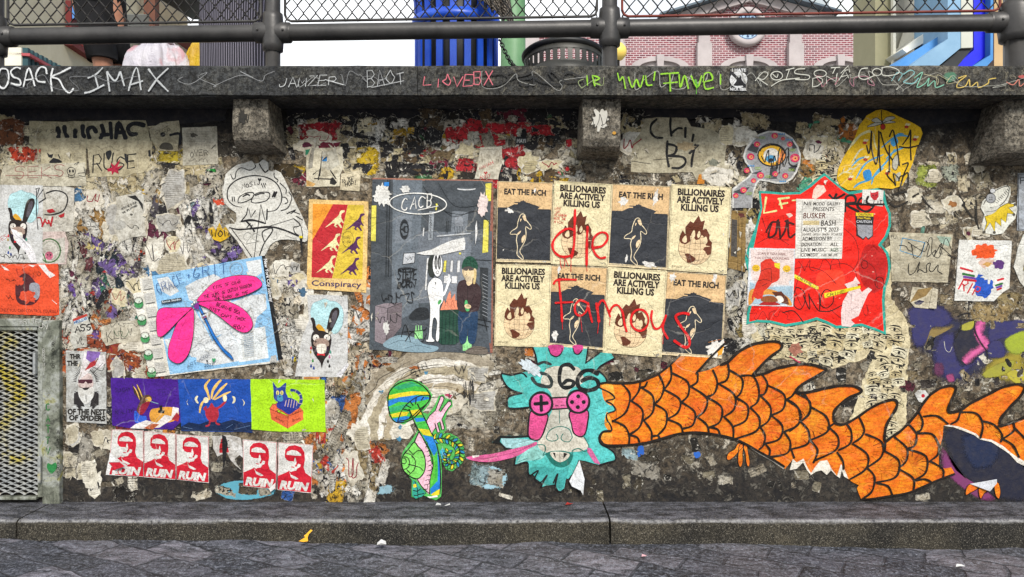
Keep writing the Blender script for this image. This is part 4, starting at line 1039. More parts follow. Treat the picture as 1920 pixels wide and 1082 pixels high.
a.poly('b9bdc2', xy('215,462 282,458 278,518 208,528')); a.line('15181a', 1.5, xy('215,462 282,458 278,518 208,528'), False, closed=True); a.scrib('6a7076', 1, 222, 480, 272, 510, 9)
a.poly('2d3236', xy('668,545 718,550 712,860 668,850')); 
for i in range(12): a.line('a9aeb4', .6, xy('684,%d 715,%d' % (585+i*22, 600+i*22)), False)
a.line('1d2022', 1, xy('640,500 735,505')); a.lines('1d2022', .7, '330,60 420,190 560,230 690,190 ; 350,90 500,240 640,210 735,290 ; 420,40 520,180 690,170')
a.ell('c9cccf', 588, 78, 56, 9); a.ell('50575d', 588, 74, 50, 5)
# bin, bags, bottles, rubbish
a.poly('262a2e', xy('250,830 290,790 340,785 362,800 362,850 300,860 255,858'), True); a.poly('857a80', xy('45,775 100,760 205,755 200,900 108,1010 42,985')); a.poly('6c6267', xy('118,790 205,755 200,900 108,1010')); a.lines('1d2022', .9, '45,775 118,790 205,755 ; 118,790 108,1010 ; 125,775 130,760 180,757 180,770', False)
a.scrib('1a1c1e', 1.3, 48, 820, 190, 880, 14)
a.poly('7f99a6', xy('90,1008 180,950 300,970 330,1000 420,1020 380,1050 200,1045'), True); a.lines('33474f', .6, '120,1010 200,980 280,1000 ; 220,1030 300,1010 380,1030')
def bottles(x, y, n, s=1):
    for i in range(n):
        xx = x+i*17*s; a.poly('8fd08a', [(xx, y), (xx+6*s, y), (xx+7*s, y+25*s), (xx+13*s, y+40*s), (xx+12*s, y+88*s), (xx-6*s, y+86*s), (xx-6*s, y+40*s), (xx-1, y+25*s)]); a.line('28502c', .5, [(xx+3*s, y+50*s), (xx+3*s, y+70*s)], False)
bottles(285, 892, 3, .9); bottles(572, 955, 3, 1)
a.lines('1a1c1e', 1.5, '200,960 225,885 255,990 ; 215,930 330,920 350,905 ; 225,985 270,930 320,990 350,940 ; 640,850 735,870 ; 650,880 720,900 ; 690,840 710,920')
# burning bin
a.poly('1f4436', xy('428,800 548,795 542,990 520,1005 440,1005 424,992')); 
for i in range(5): a.line('13302a', 1.6, xy('%d,810 %d,1000' % (445+i*22, 440+i*22)), False)
a.ell('18352c', 488, 800, 62, 14); F_ = 'e08a6a'
a.poly(F_, xy('432,800 455,740 462,762 480,705 492,685 498,735 520,700 522,745 535,738 546,795')); a.lines('8a4634', .7, '455,790 470,745 480,790 ; 495,785 505,740 518,785')
# pale figure
Wt = 'e4e5e6'
a.poly('2a302c', xy('388,470 362,500 360,570 372,598 395,600 392,520'), True)
a.poly(Wt, xy('385,612 420,610 445,640 450,740 430,780 428,860 425,975 405,975 412,870 392,850 382,950 398,978 390,990 350,988 348,975 362,960 372,800 362,720 356,660'), True); a.line('1d2022', .8, xy('385,612 420,610 445,640 450,740 430,780 428,860 425,975 405,975 412,870 392,850 382,950 398,978 390,990 350,988 348,975 362,960 372,800 362,720 356,660'), closed=True)
a.line(Wt, 4.6, xy('440,650 450,710 480,640 485,590')); a.ell(Wt, 487, 622, 9, 14); a.line('1d2022', .6, xy('484,605 487,575'))
a.line(Wt, 4.4, xy('365,660 370,720 400,750 425,775')); a.ell('4fa05a', 428, 752, 9, 16, .5)
a.ell(Wt, 416, 530, 30, 72); a.ring('1d2022', .9, 416, 530, 30, 72)
for x in (407, 427): a.ell('1d2022', x, 515, 9, 44); a.ell('c8caca', x+1, 520, 4, 28); a.line('1d2022', .8, [(x+1, 495), (x+1, 545)], False)
a.ring('1d2022', .8, 416, 575, 8, 9); a.line('1d2022', .7, xy('385,665 405,672')); a.ell('1d2022', 405, 640, 3, 8)
# man in beanie
a.poly('1f3a58', xy('545,800 645,800 655,870 640,990 600,990 598,900 585,990 548,985'), True); a.poly('3a2a2c', xy('555,625 600,618 640,632 675,680 668,770 645,808 545,805 530,720 535,650'), True)
a.lines('1a1214', .7, '560,690 575,760 ; 640,700 610,770 ; 596,650 594,800 ; 535,740 580,780')
a.poly('d9c39c', xy('568,555 640,548 645,600 625,612 622,640 600,655 588,640 590,618 572,600'), True); a.lines('3a2c20', .7, '570,560 575,600 590,618 ; 590,585 584,598 594,600 ; 585,610 605,608'); a.poly('4a4440', xy('570,545 628,540 630,560 605,565 600,555 592,566 572,562'), True)
a.poly('bfae90', xy('576,600 615,600 610,628 590,630'), True); a.poly('c9b27a', xy('635,560 648,580 640,640 628,640 632,600'), True)
a.poly('1f4a38', xy('560,552 570,505 600,480 632,488 654,525 652,556 610,540 580,542'), True); a.lines('14302a', .7, '585,535 595,492 ; 610,532 612,485 ; 632,540 632,495')
a.poly('4fae6a', xy('580,745 592,742 598,770 606,800 588,806 578,775'), True); a.ell('d9c39c', 596, 778, 20, 14, .2); a.lines('5a4636', .6, '585,772 608,770 ; 586,780 610,779')
a.poly('6a6158', xy('590,1035 640,1015 705,1025 705,1062 590,1055'), True); a.line('2a2622', .7, xy('590,1040 640,1022 705,1030'))
# tags and rips over it
a.ring('e6e6e2', 2, 300, 166, 170, 62, .04, 36); a.hand('dcdcd8', 2, 'CACB', (200, 205), (385, 190), 70, .12, .3); a.line('dcdcd8', 1.6, xy('300,205 420,180'))
a.tear('d3d3cf', 88, 110, 62, 80, 40, .4); a.poly('d3d3cf', xy('75,140 125,140 130,180 110,165')); a.rect('2a7cc8', 97, 38, 128, 62)
a.poly('d6d6d4', xy('288,462 380,440 440,410 500,385 575,368 582,400 578,440 440,470 340,472')); 
for i in range(8): a.line('b9b9b6', .6, xy('%d,390 %d,445' % (500+i*10, 490+i*10)), False)
a.tear('cfcfcc', 225, 78, 40, 26, 20, .5); a.tear('d9c9c6', 685, 170, 40, 80, 30, .4); a.tear('c9c9c6', 112, 905, 22, 52, 26, .5)
a.hand('1a1c1e', 2, 'STEVE', (178, 615), (290, 610), 55, .12, .2); a.hand('1a1c1e', 1.5, 'THE', (205, 635), (260, 630), 22, .1); a.hand('1a1c1e', 2, 'BURN', (178, 665), (280, 660), 34, .12, .2); a.scrib('1a1c1e', 1.5, 70, 690, 290, 760, 18, .5)
a.ring('1a1c1e', 1.5, 232, 560, 50, 12, 0, 18)
a.done()

# ---- raptors
a = Art('raptor_poster', 'tan poster of pale and purple raptors with the word Conspiracy', 'poster', 5, mat=M_FRESH, seed=12).Z(480, 270, 4)
a.sheet('d8b777', xy('400,415 845,432 828,1115 382,1085'), .4)
a.poly('e0902c', xy('428,450 580,452 425,720')); a.poly('b3242c', xy('580,452 690,456 572,1008 418,1000 425,720')); a.poly('cdb23a', xy('692,456 810,460 800,1015 574,1008'))
def raptor(x, y, s, c):
    P = xy('-77,55 -50,32 -25,10 0,-14 22,-30 36,-50 42,-72 52,-80 76,-82 79,-68 58,-58 50,-44 52,-20 60,-5 72,14 66,22 54,8 46,14 40,22 52,40 60,57 46,58 36,44 22,28 14,34 8,40 24,52 6,53 -6,38 4,24 -14,20 -40,36 -60,48')
    a.poly(c, [(x+px*s, y+py*s) for px, py in P])
for x, y in ((592, 575), (560, 750), (525, 915)): raptor(x, y, .95, 'd8d2a0')
for x, y in ((742, 598), (712, 772), (702, 930)): raptor(x, y, .95, '4c2452')
a.text('3c2a55', 'Conspiracy', (418, 1062), (792, 1076), 40, .02); a.ring('2b2620', .7, 690, 715, 42, 60); a.hand('2b2620', .6, 'BORN', (655, 715), (715, 712), 22); a.hand('2b2620', .6, 'KNOW', (655, 745), (710, 745), 18); a.scrib('3a3028', .6, 785, 1095, 812, 1108, 6)
a.done()

# ---- long eared creature, twice
def creature(label, lift, f, w, h, ox, oy, s, cut=None, seed=1, torn=False):
    "traced once in the coordinates of the right hand print"
    a = Art('creature_print', label, 'poster', lift, mat=M_FRESH, seed=seed, group='long eared creature prints')
    a.m = f
    a.sheet('bdbebd', xy('385,50 690,58 688,560 620,668 292,662 350,360 400,240') if not torn else xy('300,35 692,40 690,668 300,664'), .5)
    a.poly('a8cdd2', xy('410,190 430,120 480,95 520,82 560,100 600,105 640,140 655,190 652,250 640,300 610,335 580,340 540,320 440,260'), True)
    a.line('6d9aa6', .6, xy('410,190 428,120 478,96 520,80 562,98 602,104 642,140 657,190 654,250 640,300 610,337 580,342'))
    a.poly('c9972a', xy('450,300 470,270 500,290 520,330 470,335'), True)
    Dk = '241c1a'
    a.poly(Dk, xy('412,228 430,222 445,245 452,290 480,330 432,320 425,270'), True); a.poly(Dk, xy('530,330 540,260 560,180 590,148 620,150 628,190 605,250 575,310 555,345'), True); a.poly('4f4b52', xy('560,290 575,200 598,168 612,180 605,230 582,290'), True)
    a.poly(Dk, xy('425,335 470,318 545,335 568,380 560,450 545,500 520,530 505,565 495,600 485,560 455,520 432,480 415,400'), True)
    a.ell('d5d0c8', 452, 372, 24, 24); a.ell('d5d0c8', 535, 372, 24, 24); a.ell('111', 455, 372, 4, 6) if False else a.ell('111111', 455, 372, 4, 6); a.ell('111111', 532, 374, 4, 6)
    a.poly('9a8478', xy('432,410 460,380 520,378 545,400 548,430 520,440 450,438'), True); a.line('2a2220', 1.2, xy('440,402 458,402'), False); a.line('2a2220', 1.2, xy('449,394 449,412'), False)
    a.poly('2a1a30', xy('445,440 540,440 535,485 515,500 470,500 450,480'), True); a.poly('ddd8cc', xy('462,425 525,425 522,485 465,485'), True); a.line('5a544c', .6, xy('494,430 493,484'), False)
    a.poly('d02a34', xy('462,488 490,496 518,488 518,508 490,502 460,506'))
    for x, y, c in ((415, 450, 'b03038'), (412, 480, 'a08a50'), (428, 545, '2f7a3a'), (415, 585, '24418a'), (436, 600, '24418a'), (560, 480, '4a8a7a'), (553, 515, 'a85a80'), (542, 550, '1c1c1c'), (553, 585, '1c1c1c')):
        a.poly(c, [(x, y-16), (x+8, y+4), (x, y+12), (x-8, y+4)], True)
    a.line('44423e', .6, xy('510,628 575,630'), False)
    if cut: cut(a)
    return a.done()
creature('long eared creature print with torn left side, right of the dragonfly map', 5, lambda x, y: (480+x/4, 540+y/4), 0, 0, 0, 0, 0, seed=13, cut=lambda a: (a.poly('d6d6da', xy('600,650 690,560 700,575 640,672')), a.flap('dcdce0', [(600, 655, 0), (640, 610, 9), (692, 560, 12), (655, 640, 3)])))
def cutl(a):
    a.m = lambda x, y: (x/4, 270+y/4)
    a.poly('d8d7db', xy('85,635 130,650 190,720 235,760 270,830 278,890 240,885 190,800 130,740')); a.lines('8f8e94', .7, '120,680 180,730 220,800 ; 160,700 240,800')
    a.scrib('1a1a1a', 1.1, 5, 820, 90, 860, 9); a.scrib('1a1a1a', .9, 90, 825, 190, 870, 12); a.hand('b03a44', .7, 'YES', (2, 740), (60, 700), 26)
creature('long eared creature print with a white rip across its mouth, at the left edge', 5, lambda x, y: ((x-385)*.93/4+10+ (0), 270+(320+(y-50)*.925)/4), 0, 0, 0, 0, 0, cut=cutl, seed=14, torn=True)

# ---- dragonfly on a subway map
a = Art('subway_map_print', 'blue city subway map painted with a pink dragonfly, black strip on its right edge', 'poster', 6.5, mat=M_FRESH, seed=15).Z(240, 470, 4.327)
a.sheet('d5d3ca', xy('95,225 1095,40 1225,905 182,1028 45,350 110,335'), .5)
a.poly('86b6dc', xy('198,205 1090,42 1222,890 345,1003')); a.poly('15171a', xy('1088,42 1115,42 1262,880 1222,886'))
for p in ('470,290 560,240 700,190 800,240 640,330 560,420 500,400', '240,230 330,210 420,330 350,370 280,330', '840,420 1010,360 1120,350 1130,470 1050,540 1010,700 900,760 830,650 800,520', '430,480 540,470 640,640 700,760 640,880 520,860 430,760', '960,90 1080,70 1090,180 1000,240', '560,420 840,400 880,640 700,700 600,560', '560,830 820,640 900,760 930,890 700,930 560,900', '300,720 400,700 390,800 340,830'): a.poly('c9cdcf', xy(p))
a.poly('d2d8da', xy('885,650 1115,615 1145,870 905,905')); a.poly('c6cac9', xy('920,660 1020,640 1040,860 935,880'))
for i in range(300): 
    u, v = a.r.random(), a.r.random(); x = 420+u*740; y = 300+v*560-u*80
    t = a.r.choice((.3, .3, 1.3, -.6)); L = a.r.uniform(14, 60); a.line(a.r.choice(('8f959a', '9a9e9e', '6a727a', '8a8274')), .5, [(x, y), (x+L*math.cos(t), y+L*math.sin(t))], False)
for i in range(7):
    y = 235+i*112; x = 120+i*17; a.poly('bdbcb6', [(x, y), (x+78, y-10), (x+92, y+68), (x+16, y+80)])
    for k in range(5): a.line('8a8a88', .5, [(x+8+k*3, y+12+k*13), (x+72+k*3, y+2+k*13)], False)
for i in range(12): a.line('6f8aa6', .7, xy('%d,%d %d,%d' % (945+i, 680+i*16, 1020+i, 668+i*16)), False)
for i in range(5):
    x, y = 98+i*26, 420+i*140
    a.poly('3f8a52', [(x-32, y), (x-26, y+36), (x, y+44), (x+28, y+34), (x+34, y-4)], True); a.ring('1f2a22', 1, x, y-14, 33, 26); a.ell('c9d2c6', x, y-12, 26, 18); a.lines('1f2a22', .7, '%d,%d %d,%d %d,%d' % (x-6, y+20, x+6, y-12, x+12, y+14))
for i in range(26): a.line('7d98b0', .5, xy('%d,%d %d,%d' % (300+i*30, 260-i*4, 312+i*30, 300-i*5)), False) if i % 3 == 0 else None
a.hand('1c4a86', 1.2, 'GRACE', (262, 350), (465, 262), 78, .07, .1); a.hand('1c4a86', 1.2, '+', (485, 235), (530, 225), 60); a.hand('1c4a86', 1.3, 'GRIT', (545, 225), (815, 180), 92, .06, .1)
a.ring('8d8f92', 1, 888, 148, 52, 52); a.lines('8d8f92', .8, '868,160 890,172 912,158 ; 872,130 874,138 ; 905,128 907,136')
a.poly('22262c', xy('282,405 445,380 448,405 285,432')); a.text('c9d4dc', 'Some Studio', (290, 424), (440, 400), 16, .02)
PK = 'ea2f88'
for st in ('570,405 620,340 720,250 850,208 960,200 1050,215 1095,262 1080,300 1000,345 900,378 750,405 620,412', '580,425 700,400 820,412 940,470 1010,550 1020,610 985,655 930,660 860,620 760,540 660,470', '535,465 460,460 380,462 300,462 255,490 242,560 248,660 262,698 310,680 400,590 470,520', '540,470 470,530 410,590 370,690 340,790 345,870 400,910 450,900 500,840 530,740 545,620'):
    P = xy(st); a.poly(PK, P, True); a.line('20141c', .9, P, closed=True)
for p in ('690,300 900,230', '610,370 800,300', '640,440 860,520', '300,560 470,490', '400,800 440,640 500,540', '270,580 340,530', '760,420 900,470'): a.line('a01858', .5, xy(p))
B_ = '2a1420'
for t, p0, p1, h in (('KING OF CRAB', (705, 312), (925, 262), 26), ('THE DUKE OF DUTCH HARBOR', (630, 392), (1015, 292), 27), ('THE BARON OF THE', (715, 405), (985, 352), 26), ('BEARING SEA', (725, 445), (915, 515), 28), ('DIET', (670, 480), (750, 500), 24), ('CAPT TREK', (765, 530), (960, 570), 24), ('RON', (865, 625), (945, 640), 32)): a.hand(B_, .95, t, p0, p1, h)
a.poly('1f6ab8', xy('585,460 600,455 640,530 700,650 740,720 790,790 845,840 868,885 830,860 770,800 700,700 640,570'), True); a.line('10203a', .9, xy('585,460 600,455 640,530 700,650 740,720 790,790 845,840 868,885 830,860 770,800 700,700 640,570'), closed=True)
for i, c in enumerate(('1c1c1c', 'd8d8d0', 'a0302c', '1c1c1c')): a.line(c, 1.6, xy('%d,%d %d,%d' % (608+i*7, 518+i*13, 640+i*5, 505+i*13)), False)
a.poly('7a2a88', xy('545,455 580,420 590,465 575,475'), True); a.ell('e8e8e8', 535, 435, 9, 10); a.ell('e8e8e8', 552, 418, 10, 12); a.ring('1a1a1a', .7, 535, 435, 9, 10); a.ring('1a1a1a', .7, 552, 418, 10, 12)
a.hand('20304a', .8, 'ARTWORK', (500, 950), (680, 850), 26); a.hand('20304a', .8, '2023', (635, 940), (705, 930), 24)
a.poly('2f8a5a', xy('708,905 693,880 700,868 710,876 720,866 726,880')); a.poly('22242a', xy('655,905 646,890 656,882 666,892'))
a.text('e8e8e8', 'New York City Subway', (1112, 70), (1162, 415), 26, .01)
a.flap('d8d8d6', [(1160, 895, 1), (1180, 850, 14), (1222, 840, 18), (1222, 905, 3)])
a.done()

# ---- bearded man
a = Art('bearded_man_poster', 'grey stencil poster of a bearded man in sunglasses, OF THE NEST OF SPIDERS', 'poster', 5.2, mat=M_PAPER, seed=16).Z(0, 540, 4)
a.sheet('b6b9b9', xy('498,468 800,478 802,1018 505,1002'), .5)
for i in range(26):
    t = math.pi*(.02+i/25*1.0)+math.pi*.0; t = math.pi+ (i/25)*math.pi; a.poly('2a2728', [(650+72*math.cos(t-.05), 700+85*math.sin(t-.05)), (650+105*math.cos(t), 700+120*math.sin(t)), (650+72*math.cos(t+.05), 700+85*math.sin(t+.05))])
for i in range(10): 
    y = 770+i*12
    a.poly('2a2728', [(555+i*2, y), (620, y+18), (600, y+30)]); a.poly('2a2728', [(748-i*2, y), (690, y+18), (705, y+30)])
a.poly('2a2728', xy('560,790 600,770 640,890 560,870')); a.poly('2a2728', xy('745,790 700,770 680,890 745,875')); a.poly('d0d1cf', xy('600,740 700,740 710,800 680,850 650,870 620,850 595,800'), True)
a.poly('c9b8b6', xy('600,660 640,640 690,650 700,740 600,745'), True); a.poly('4a2230', xy('590,685 700,685 698,712 665,716 648,700 632,716 594,712')); a.poly('2a2728', xy('625,750 670,745 665,760 640,765'), True); a.lines('2a2728', 1, '605,740 640,752 690,738 ; 650,800 652,850')
a.poly('d9d6da', xy('640,480 700,500 790,500 800,560 760,600 700,590 660,640 600,690 610,610')); a.poly('7d5fa8', xy('660,470 760,480 740,540 690,560 650,530')); a.poly('b03438', xy('640,620 680,560 740,530 720,580 660,610')); a.lines('2a2728', .8, '700,640 780,560 ; 700,590 770,620 790,570')
for t, x0, x1, y in (('THR', 528, 612, 530), ('THE', 508, 590, 580)): a.text('26231f', t, (x0, y), (x1, y), 34, .05)
a.text('26231f', 'OF THE NEST', (512, 945), (798, 950), 40, .05); a.text('26231f', 'OF SPIDERS', (522, 988), (795, 995), 36, .05)
a.done()

# ---- three coloured flyers
a = Art('hummingbird_flyer', 'purple flyer of a hummingbird in blue trousers, its lower edge torn', 'flyer', 5.5, mat=M_FRESH, seed=17).Z(0, 540, 4)
a.sheet('3d1280', xy('836,672 1345,684 1362,1000 1300,1060 990,1050 846,1030'), .5)
for p in ('1060,850 1010,790 995,720 1030,770 1035,715 1060,760 1075,800 1090,810', ): a.poly('3a2a22', xy(p)); 
for p in ('1005,735 1030,775 1052,838', '1030,722 1055,775 1072,820'): a.line('d2a860', 2, xy(p), taper=.7)
a.poly('54392a', xy('1055,850 1090,805 1125,802 1145,830 1110,870 1075,940 1030,920'), True); a.poly('c9a24a', xy('1095,830 1125,815 1140,840 1112,860'), True); a.ell('1a1410', 1105, 835, 7, 8); a.ell('e8e0d0', 1106, 834, 3, 3)
a.poly('8a1c30', xy('1060,880 1110,850 1128,860 1090,930 1062,950 1040,930'), True); a.line('7a98a8', 1.4, xy('1135,850 1190,866'), False)
a.poly('2a5ac8', xy('1015,920 1060,955 1100,960 1095,1000 1020,1008'), True); a.line('16358a', 1, xy('1025,930 1030,1000'))
a.poly('c98f35', xy('1125,960 1140,910 1180,900 1260,890 1330,905 1345,950 1300,1000 1160,1010'), True); a.poly('1d1a1a', xy('1200,880 1222,880 1222,915 1240,918 1235,940 1190,935 1190,918 1202,912'))
a.poly('d8d3d2', xy('1020,1020 1100,990 1180,1010 1240,950 1290,960 1300,890 1345,900 1340,960 1270,1000 1200,1045 1080,1055 980,1050')); a.poly('a02a34', xy('1290,985 1330,930 1352,960 1340,1000')); a.poly('a8542e', xy('1080,1050 1140,1015 1200,1020 1150,1060'))
a.hand('20103f', .9, 'SUNDAY', (870, 780), (980, 770), 26); a.hand('20103f', .9, 'REALITY', (870, 945), (1000, 935), 30); a.hand('2a1560', .8, 'TEN', (1180, 800), (1290, 800), 40)
a.done()
a = Art('red_imp_flyer', 'blue flyer of a red horned imp with moon phases over dark hills', 'flyer', 6, mat=M_FRESH, seed=18).Z(0, 540, 4)
a.sheet('12459c', xy('1338,682 1880,684 1896,1080 1365,1070'), .5)
a.poly('0d2347', xy('1362,1040 1420,1005 1500,1020 1580,990 1660,1010 1750,985 1830,1010 1893,1000 1896,1078 1365,1068'))
a.poly('a02232', xy('1545,910 1570,895 1590,860 1612,890 1635,900 1645,950 1625,995 1580,1000 1548,960'), True); a.line('a02232', 4.5, xy('1625,905 1660,885 1695,850')); a.line('a02232', 4, xy('1555,915 1535,905 1550,890')); a.line('a02232', 3, xy('1578,995 1572,1025 1548,1035')); a.line('a02232', 3, xy('1620,990 1628,1015 1650,1022'))
Y_ = 'd8b25e'
a.line(Y_, 4.5, xy('1580,830 1530,850 1508,890 1502,935'), taper=.5); a.line(Y_, 5, xy('1575,830 1560,780 1545,730 1580,685'), taper=.6); a.line(Y_, 5, xy('1590,830 1600,770 1640,710 1665,688'), taper=.6); a.line(Y_, 4.5, xy('1600,835 1650,770 1708,712'), taper=.6); a.line(Y_, 3.5, xy('1610,838 1680,800 1735,775'), taper=.6); a.ell('e0d6b0', 1690, 825, 16, 26); a.ell('e0d6b0', 1548, 840, 20, 22)
M_ = 'd8d2b0'
a.poly(M_, xy('1415,832 1405,855 1418,880 1408,870 1404,850')); a.poly(M_, xy('1478,808 1464,830 1480,862 1494,860 1482,835 1490,812'), True); a.poly(M_, xy('1745,810 1768,820 1766,855 1745,864 1754,838'), True); a.poly(M_, xy('1820,832 1840,858 1826,885 1832,858'), True)
for p in ('1380,1040 1450,1055', '1760,1060 1880,1030', '1700,1050 1750,1020'): a.line('5d7ba6', .6, xy(p))
a.done()
a = Art('cat_flyer', 'lime green flyer of a blue striped cat sitting in an orange box', 'flyer', 6.3, mat=M_FRESH, seed=19).Z(480, 540, 4)
a.sheet('9fd016', xy('-38,682 515,688 525,1078 150,1075 -30,1060'), .6)
a.poly('c85a38', xy('105,905 245,960 238,1052 118,985')); a.poly('d8663e', xy('245,960 355,915 358,985 240,1052')); a.poly('a84a2e', xy('120,880 160,860 330,890 350,910 245,958')); a.poly('d8663e', xy('105,905 130,865 155,880 165,930')); a.poly('d06038', xy('245,958 330,890 362,930 275,985'))
a.lines('4a1c10', .8, '105,905 245,960 355,915 ; 245,960 240,1052 ; 105,905 130,865 155,880', False)
a.poly('1b2f8a', xy('160,890 170,850 230,820 300,840 330,890 300,915 250,945 200,915'), True)
for i in range(5): a.line('b9a0a0', 1.4, xy('%d,%d %d,%d' % (232+i*20, 830+i*4, 220+i*21, 885+i*4)))
a.line('20357e', 5.5, xy('312,895 340,850 335,800 300,770 268,765')); a.lines('b9a898', 1.3, '322,862 352,868 ; 325,835 352,832 ; 318,805 340,795 ; 295,785 305,762')
a.poly('22398c', xy('135,770 130,705 160,745 185,742 228,710 225,775 242,820 215,850 175,855 140,830'), True); a.poly('16225a', xy('140,745 135,720 152,745'))
a.ell('d8cf7a', 166, 785, 12, 17); a.ell('d8cf7a', 197, 785, 12, 17); a.line('16181c', 1, xy('166,775 166,798'), False); a.line('16181c', 1, xy('197,775 197,798'), False); a.poly('3f86a8', xy('165,805 200,805 205,840 180,850 162,835'), True); a.ell('1a1c2a', 182, 815, 6, 5)
for t, p0, p1, h in (('All', (145, 925), (185, 945), 22), ('Around', (140, 975), (210, 1010), 20), ('Cats', (278, 950), (330, 930), 22), ('Boxes', (280, 1005), (340, 980), 22)): a.text('5a2010', t, p0, p1, h, .0, .3)
a.done()

# ---- red stencil portraits
def ruin(q, label, seed, extra=None):
    a = Art('stencil_portrait_poster', label, 'poster', 5+seed*.12, mat=M_FRESH, seed=seed, group='red and white stencil portraits').quad(280, 400, *q)
    a.sheet('c9c9c6', [(0, 0), (280, 0), (280, 400), (0, 400)], .4); R = 'b8142a'
    a.line(R, .8, xy('3,3 277,3 277,395 3,395'), False, closed=True)
    a.poly(R, xy('55,120 58,60 85,25 135,12 185,25 212,65 218,130 210,190 225,235 278,270 278,396 4,396 4,280 60,250 90,230 110,240 130,225 150,150 70,135'), False)
    a.poly('c9c9c6', xy('68,98 75,72 110,55 150,58 185,82 188,98 130,100')); a.poly('c9c9c6', xy('4,4 50,4 50,150 75,200 88,235 60,252 4,280'), False)
    a.poly('c9c9c6', xy('75,150 128,150 140,115 150,175 135,172 128,185 150,195 165,165 185,170 182,190 160,205 150,225 120,232 90,215')); a.poly(R, xy('110,192 140,196 128,203 108,200')); a.poly(R, xy('62,112 200,112 195,130 160,148 140,142 130,150 90,150 68,140')); a.poly('c9c9c6', xy('136,118 142,118 152,160 128,160'))
    a.poly('c9c9c6', xy('92,232 108,262 150,278 172,292 150,300 110,285'))
    a.text('c9c9c6', 'RUIN', (14, 384), (262, 384), 62, .06, .25, up=(0, -1))
    if extra: extra(a)
    return a.done()
def r1(a):
    a.poly('d0d0d0', xy('-20,400 -10,280 20,215 95,275 150,310 135,340 100,330 70,360 50,400')); a.flap('b8182c', [(0, 290, 4), (90, 270, 16), (150, 305, 24), (60, 345, 14)]); a.flap('d4d4d4', [(0, 205, 2), (14, 200, 5), (95, 275, 18), (0, 285, 6)])
    a.poly('b8142a', xy('8,395 18,330 60,330 62,350 30,360 28,395'))
ruin([(211, 805), (270, 807), (270, 894), (204, 890)], 'leftmost red stencil portrait, its lower left corner peeling away', 1, r1)
ruin([(271, 808), (330, 813), (330, 899), (271, 894)], 'red stencil portrait in the middle of the joined row of three', 2)
ruin([(331, 814), (392, 818), (392, 905), (332, 899)], 'red stencil portrait at the right end of the row of three', 3)
ruin([(456, 824), (520, 829), (518, 917), (457, 911)], 'red stencil portrait under the lime cat flyer, left of the pair', 4, lambda a: a.flap('d2d2d0', [(220, 400, 2), (278, 340, 6), (282, 385, 16), (240, 420, 10)]))
ruin([(522, 829), (588, 834), (584, 924), (521, 918)], 'red stencil portrait at the far right of the five', 5)
# ================================================================ dragon paste-up, in three pasted pieces
def cv(st, o): return [(o[0]+x/3.381, o[1]+y/3.381) for x, y in xy(st)]
A_, B2_ = (1120, 630), (1480, 630)
OUT = cv('20,300 60,292 150,297 250,290 320,268 390,235 460,180 520,120 640,70 760,38 815,36 760,90 700,150 625,235 700,217 780,182 830,160 880,110 960,60 1050,38 1130,34 1165,52 1160,80 1110,118 1060,160 1010,215 985,246 1060,235 1130,205 1215,187', A_) \
    + cv('0,185 60,178 130,180 190,195 230,213 190,240 120,280 70,310 40,348 90,358 160,345 230,328 320,314 400,316 452,340 440,360 390,380 330,420 290,460 275,500 285,545 320,560 360,550 430,510 510,455 580,420 650,402 678,420 670,460 640,510 612,560 600,620 603,665 640,640 700,600 760,540 810,480 840,430 890,370 950,330 1010,314 1046,322 1045,350 1020,410 1000,460 1010,482 1075,470 1150,420 1250,370 1340,325 1430,304 1482,316 1478,350 1440,400 1390,450 1340,510 1325,555 1340,566 1420,540 1488,512 1580,480 1580,850', B2_) \
    + cv('1488,815 1440,785 1400,745 1350,700 1280,660 1210,648 1180,620 1130,598 1070,575 1010,563 975,568 968,640 955,690 945,760 945,830 985,838 1025,832 1045,868 1030,880 940,910 830,960 740,995 620,1017 520,1032 455,1037 440,1000 428,965 440,945 400,925 372,905 352,855 325,812 300,886 268,845 238,788 190,792 160,832 135,868 112,830 88,778 45,800 20,780 -30,842', B2_) \
    + cv('1180,832 1100,775 1020,730 950,690 880,655 790,630 700,615 600,610 500,620 400,650 300,675 180,690 60,690 25,670 15,640 35,605 40,560 40,480 30,400 20,340', A_)
BODY = Art('dragon_body_cutout', 'orange scaled dragon body cut from paper, running right from the turquoise head', 'paste-up', 4.2, mat=M_DRAGON, seed=31)
BODY.sheet('e27410', OUT, .35, 14)
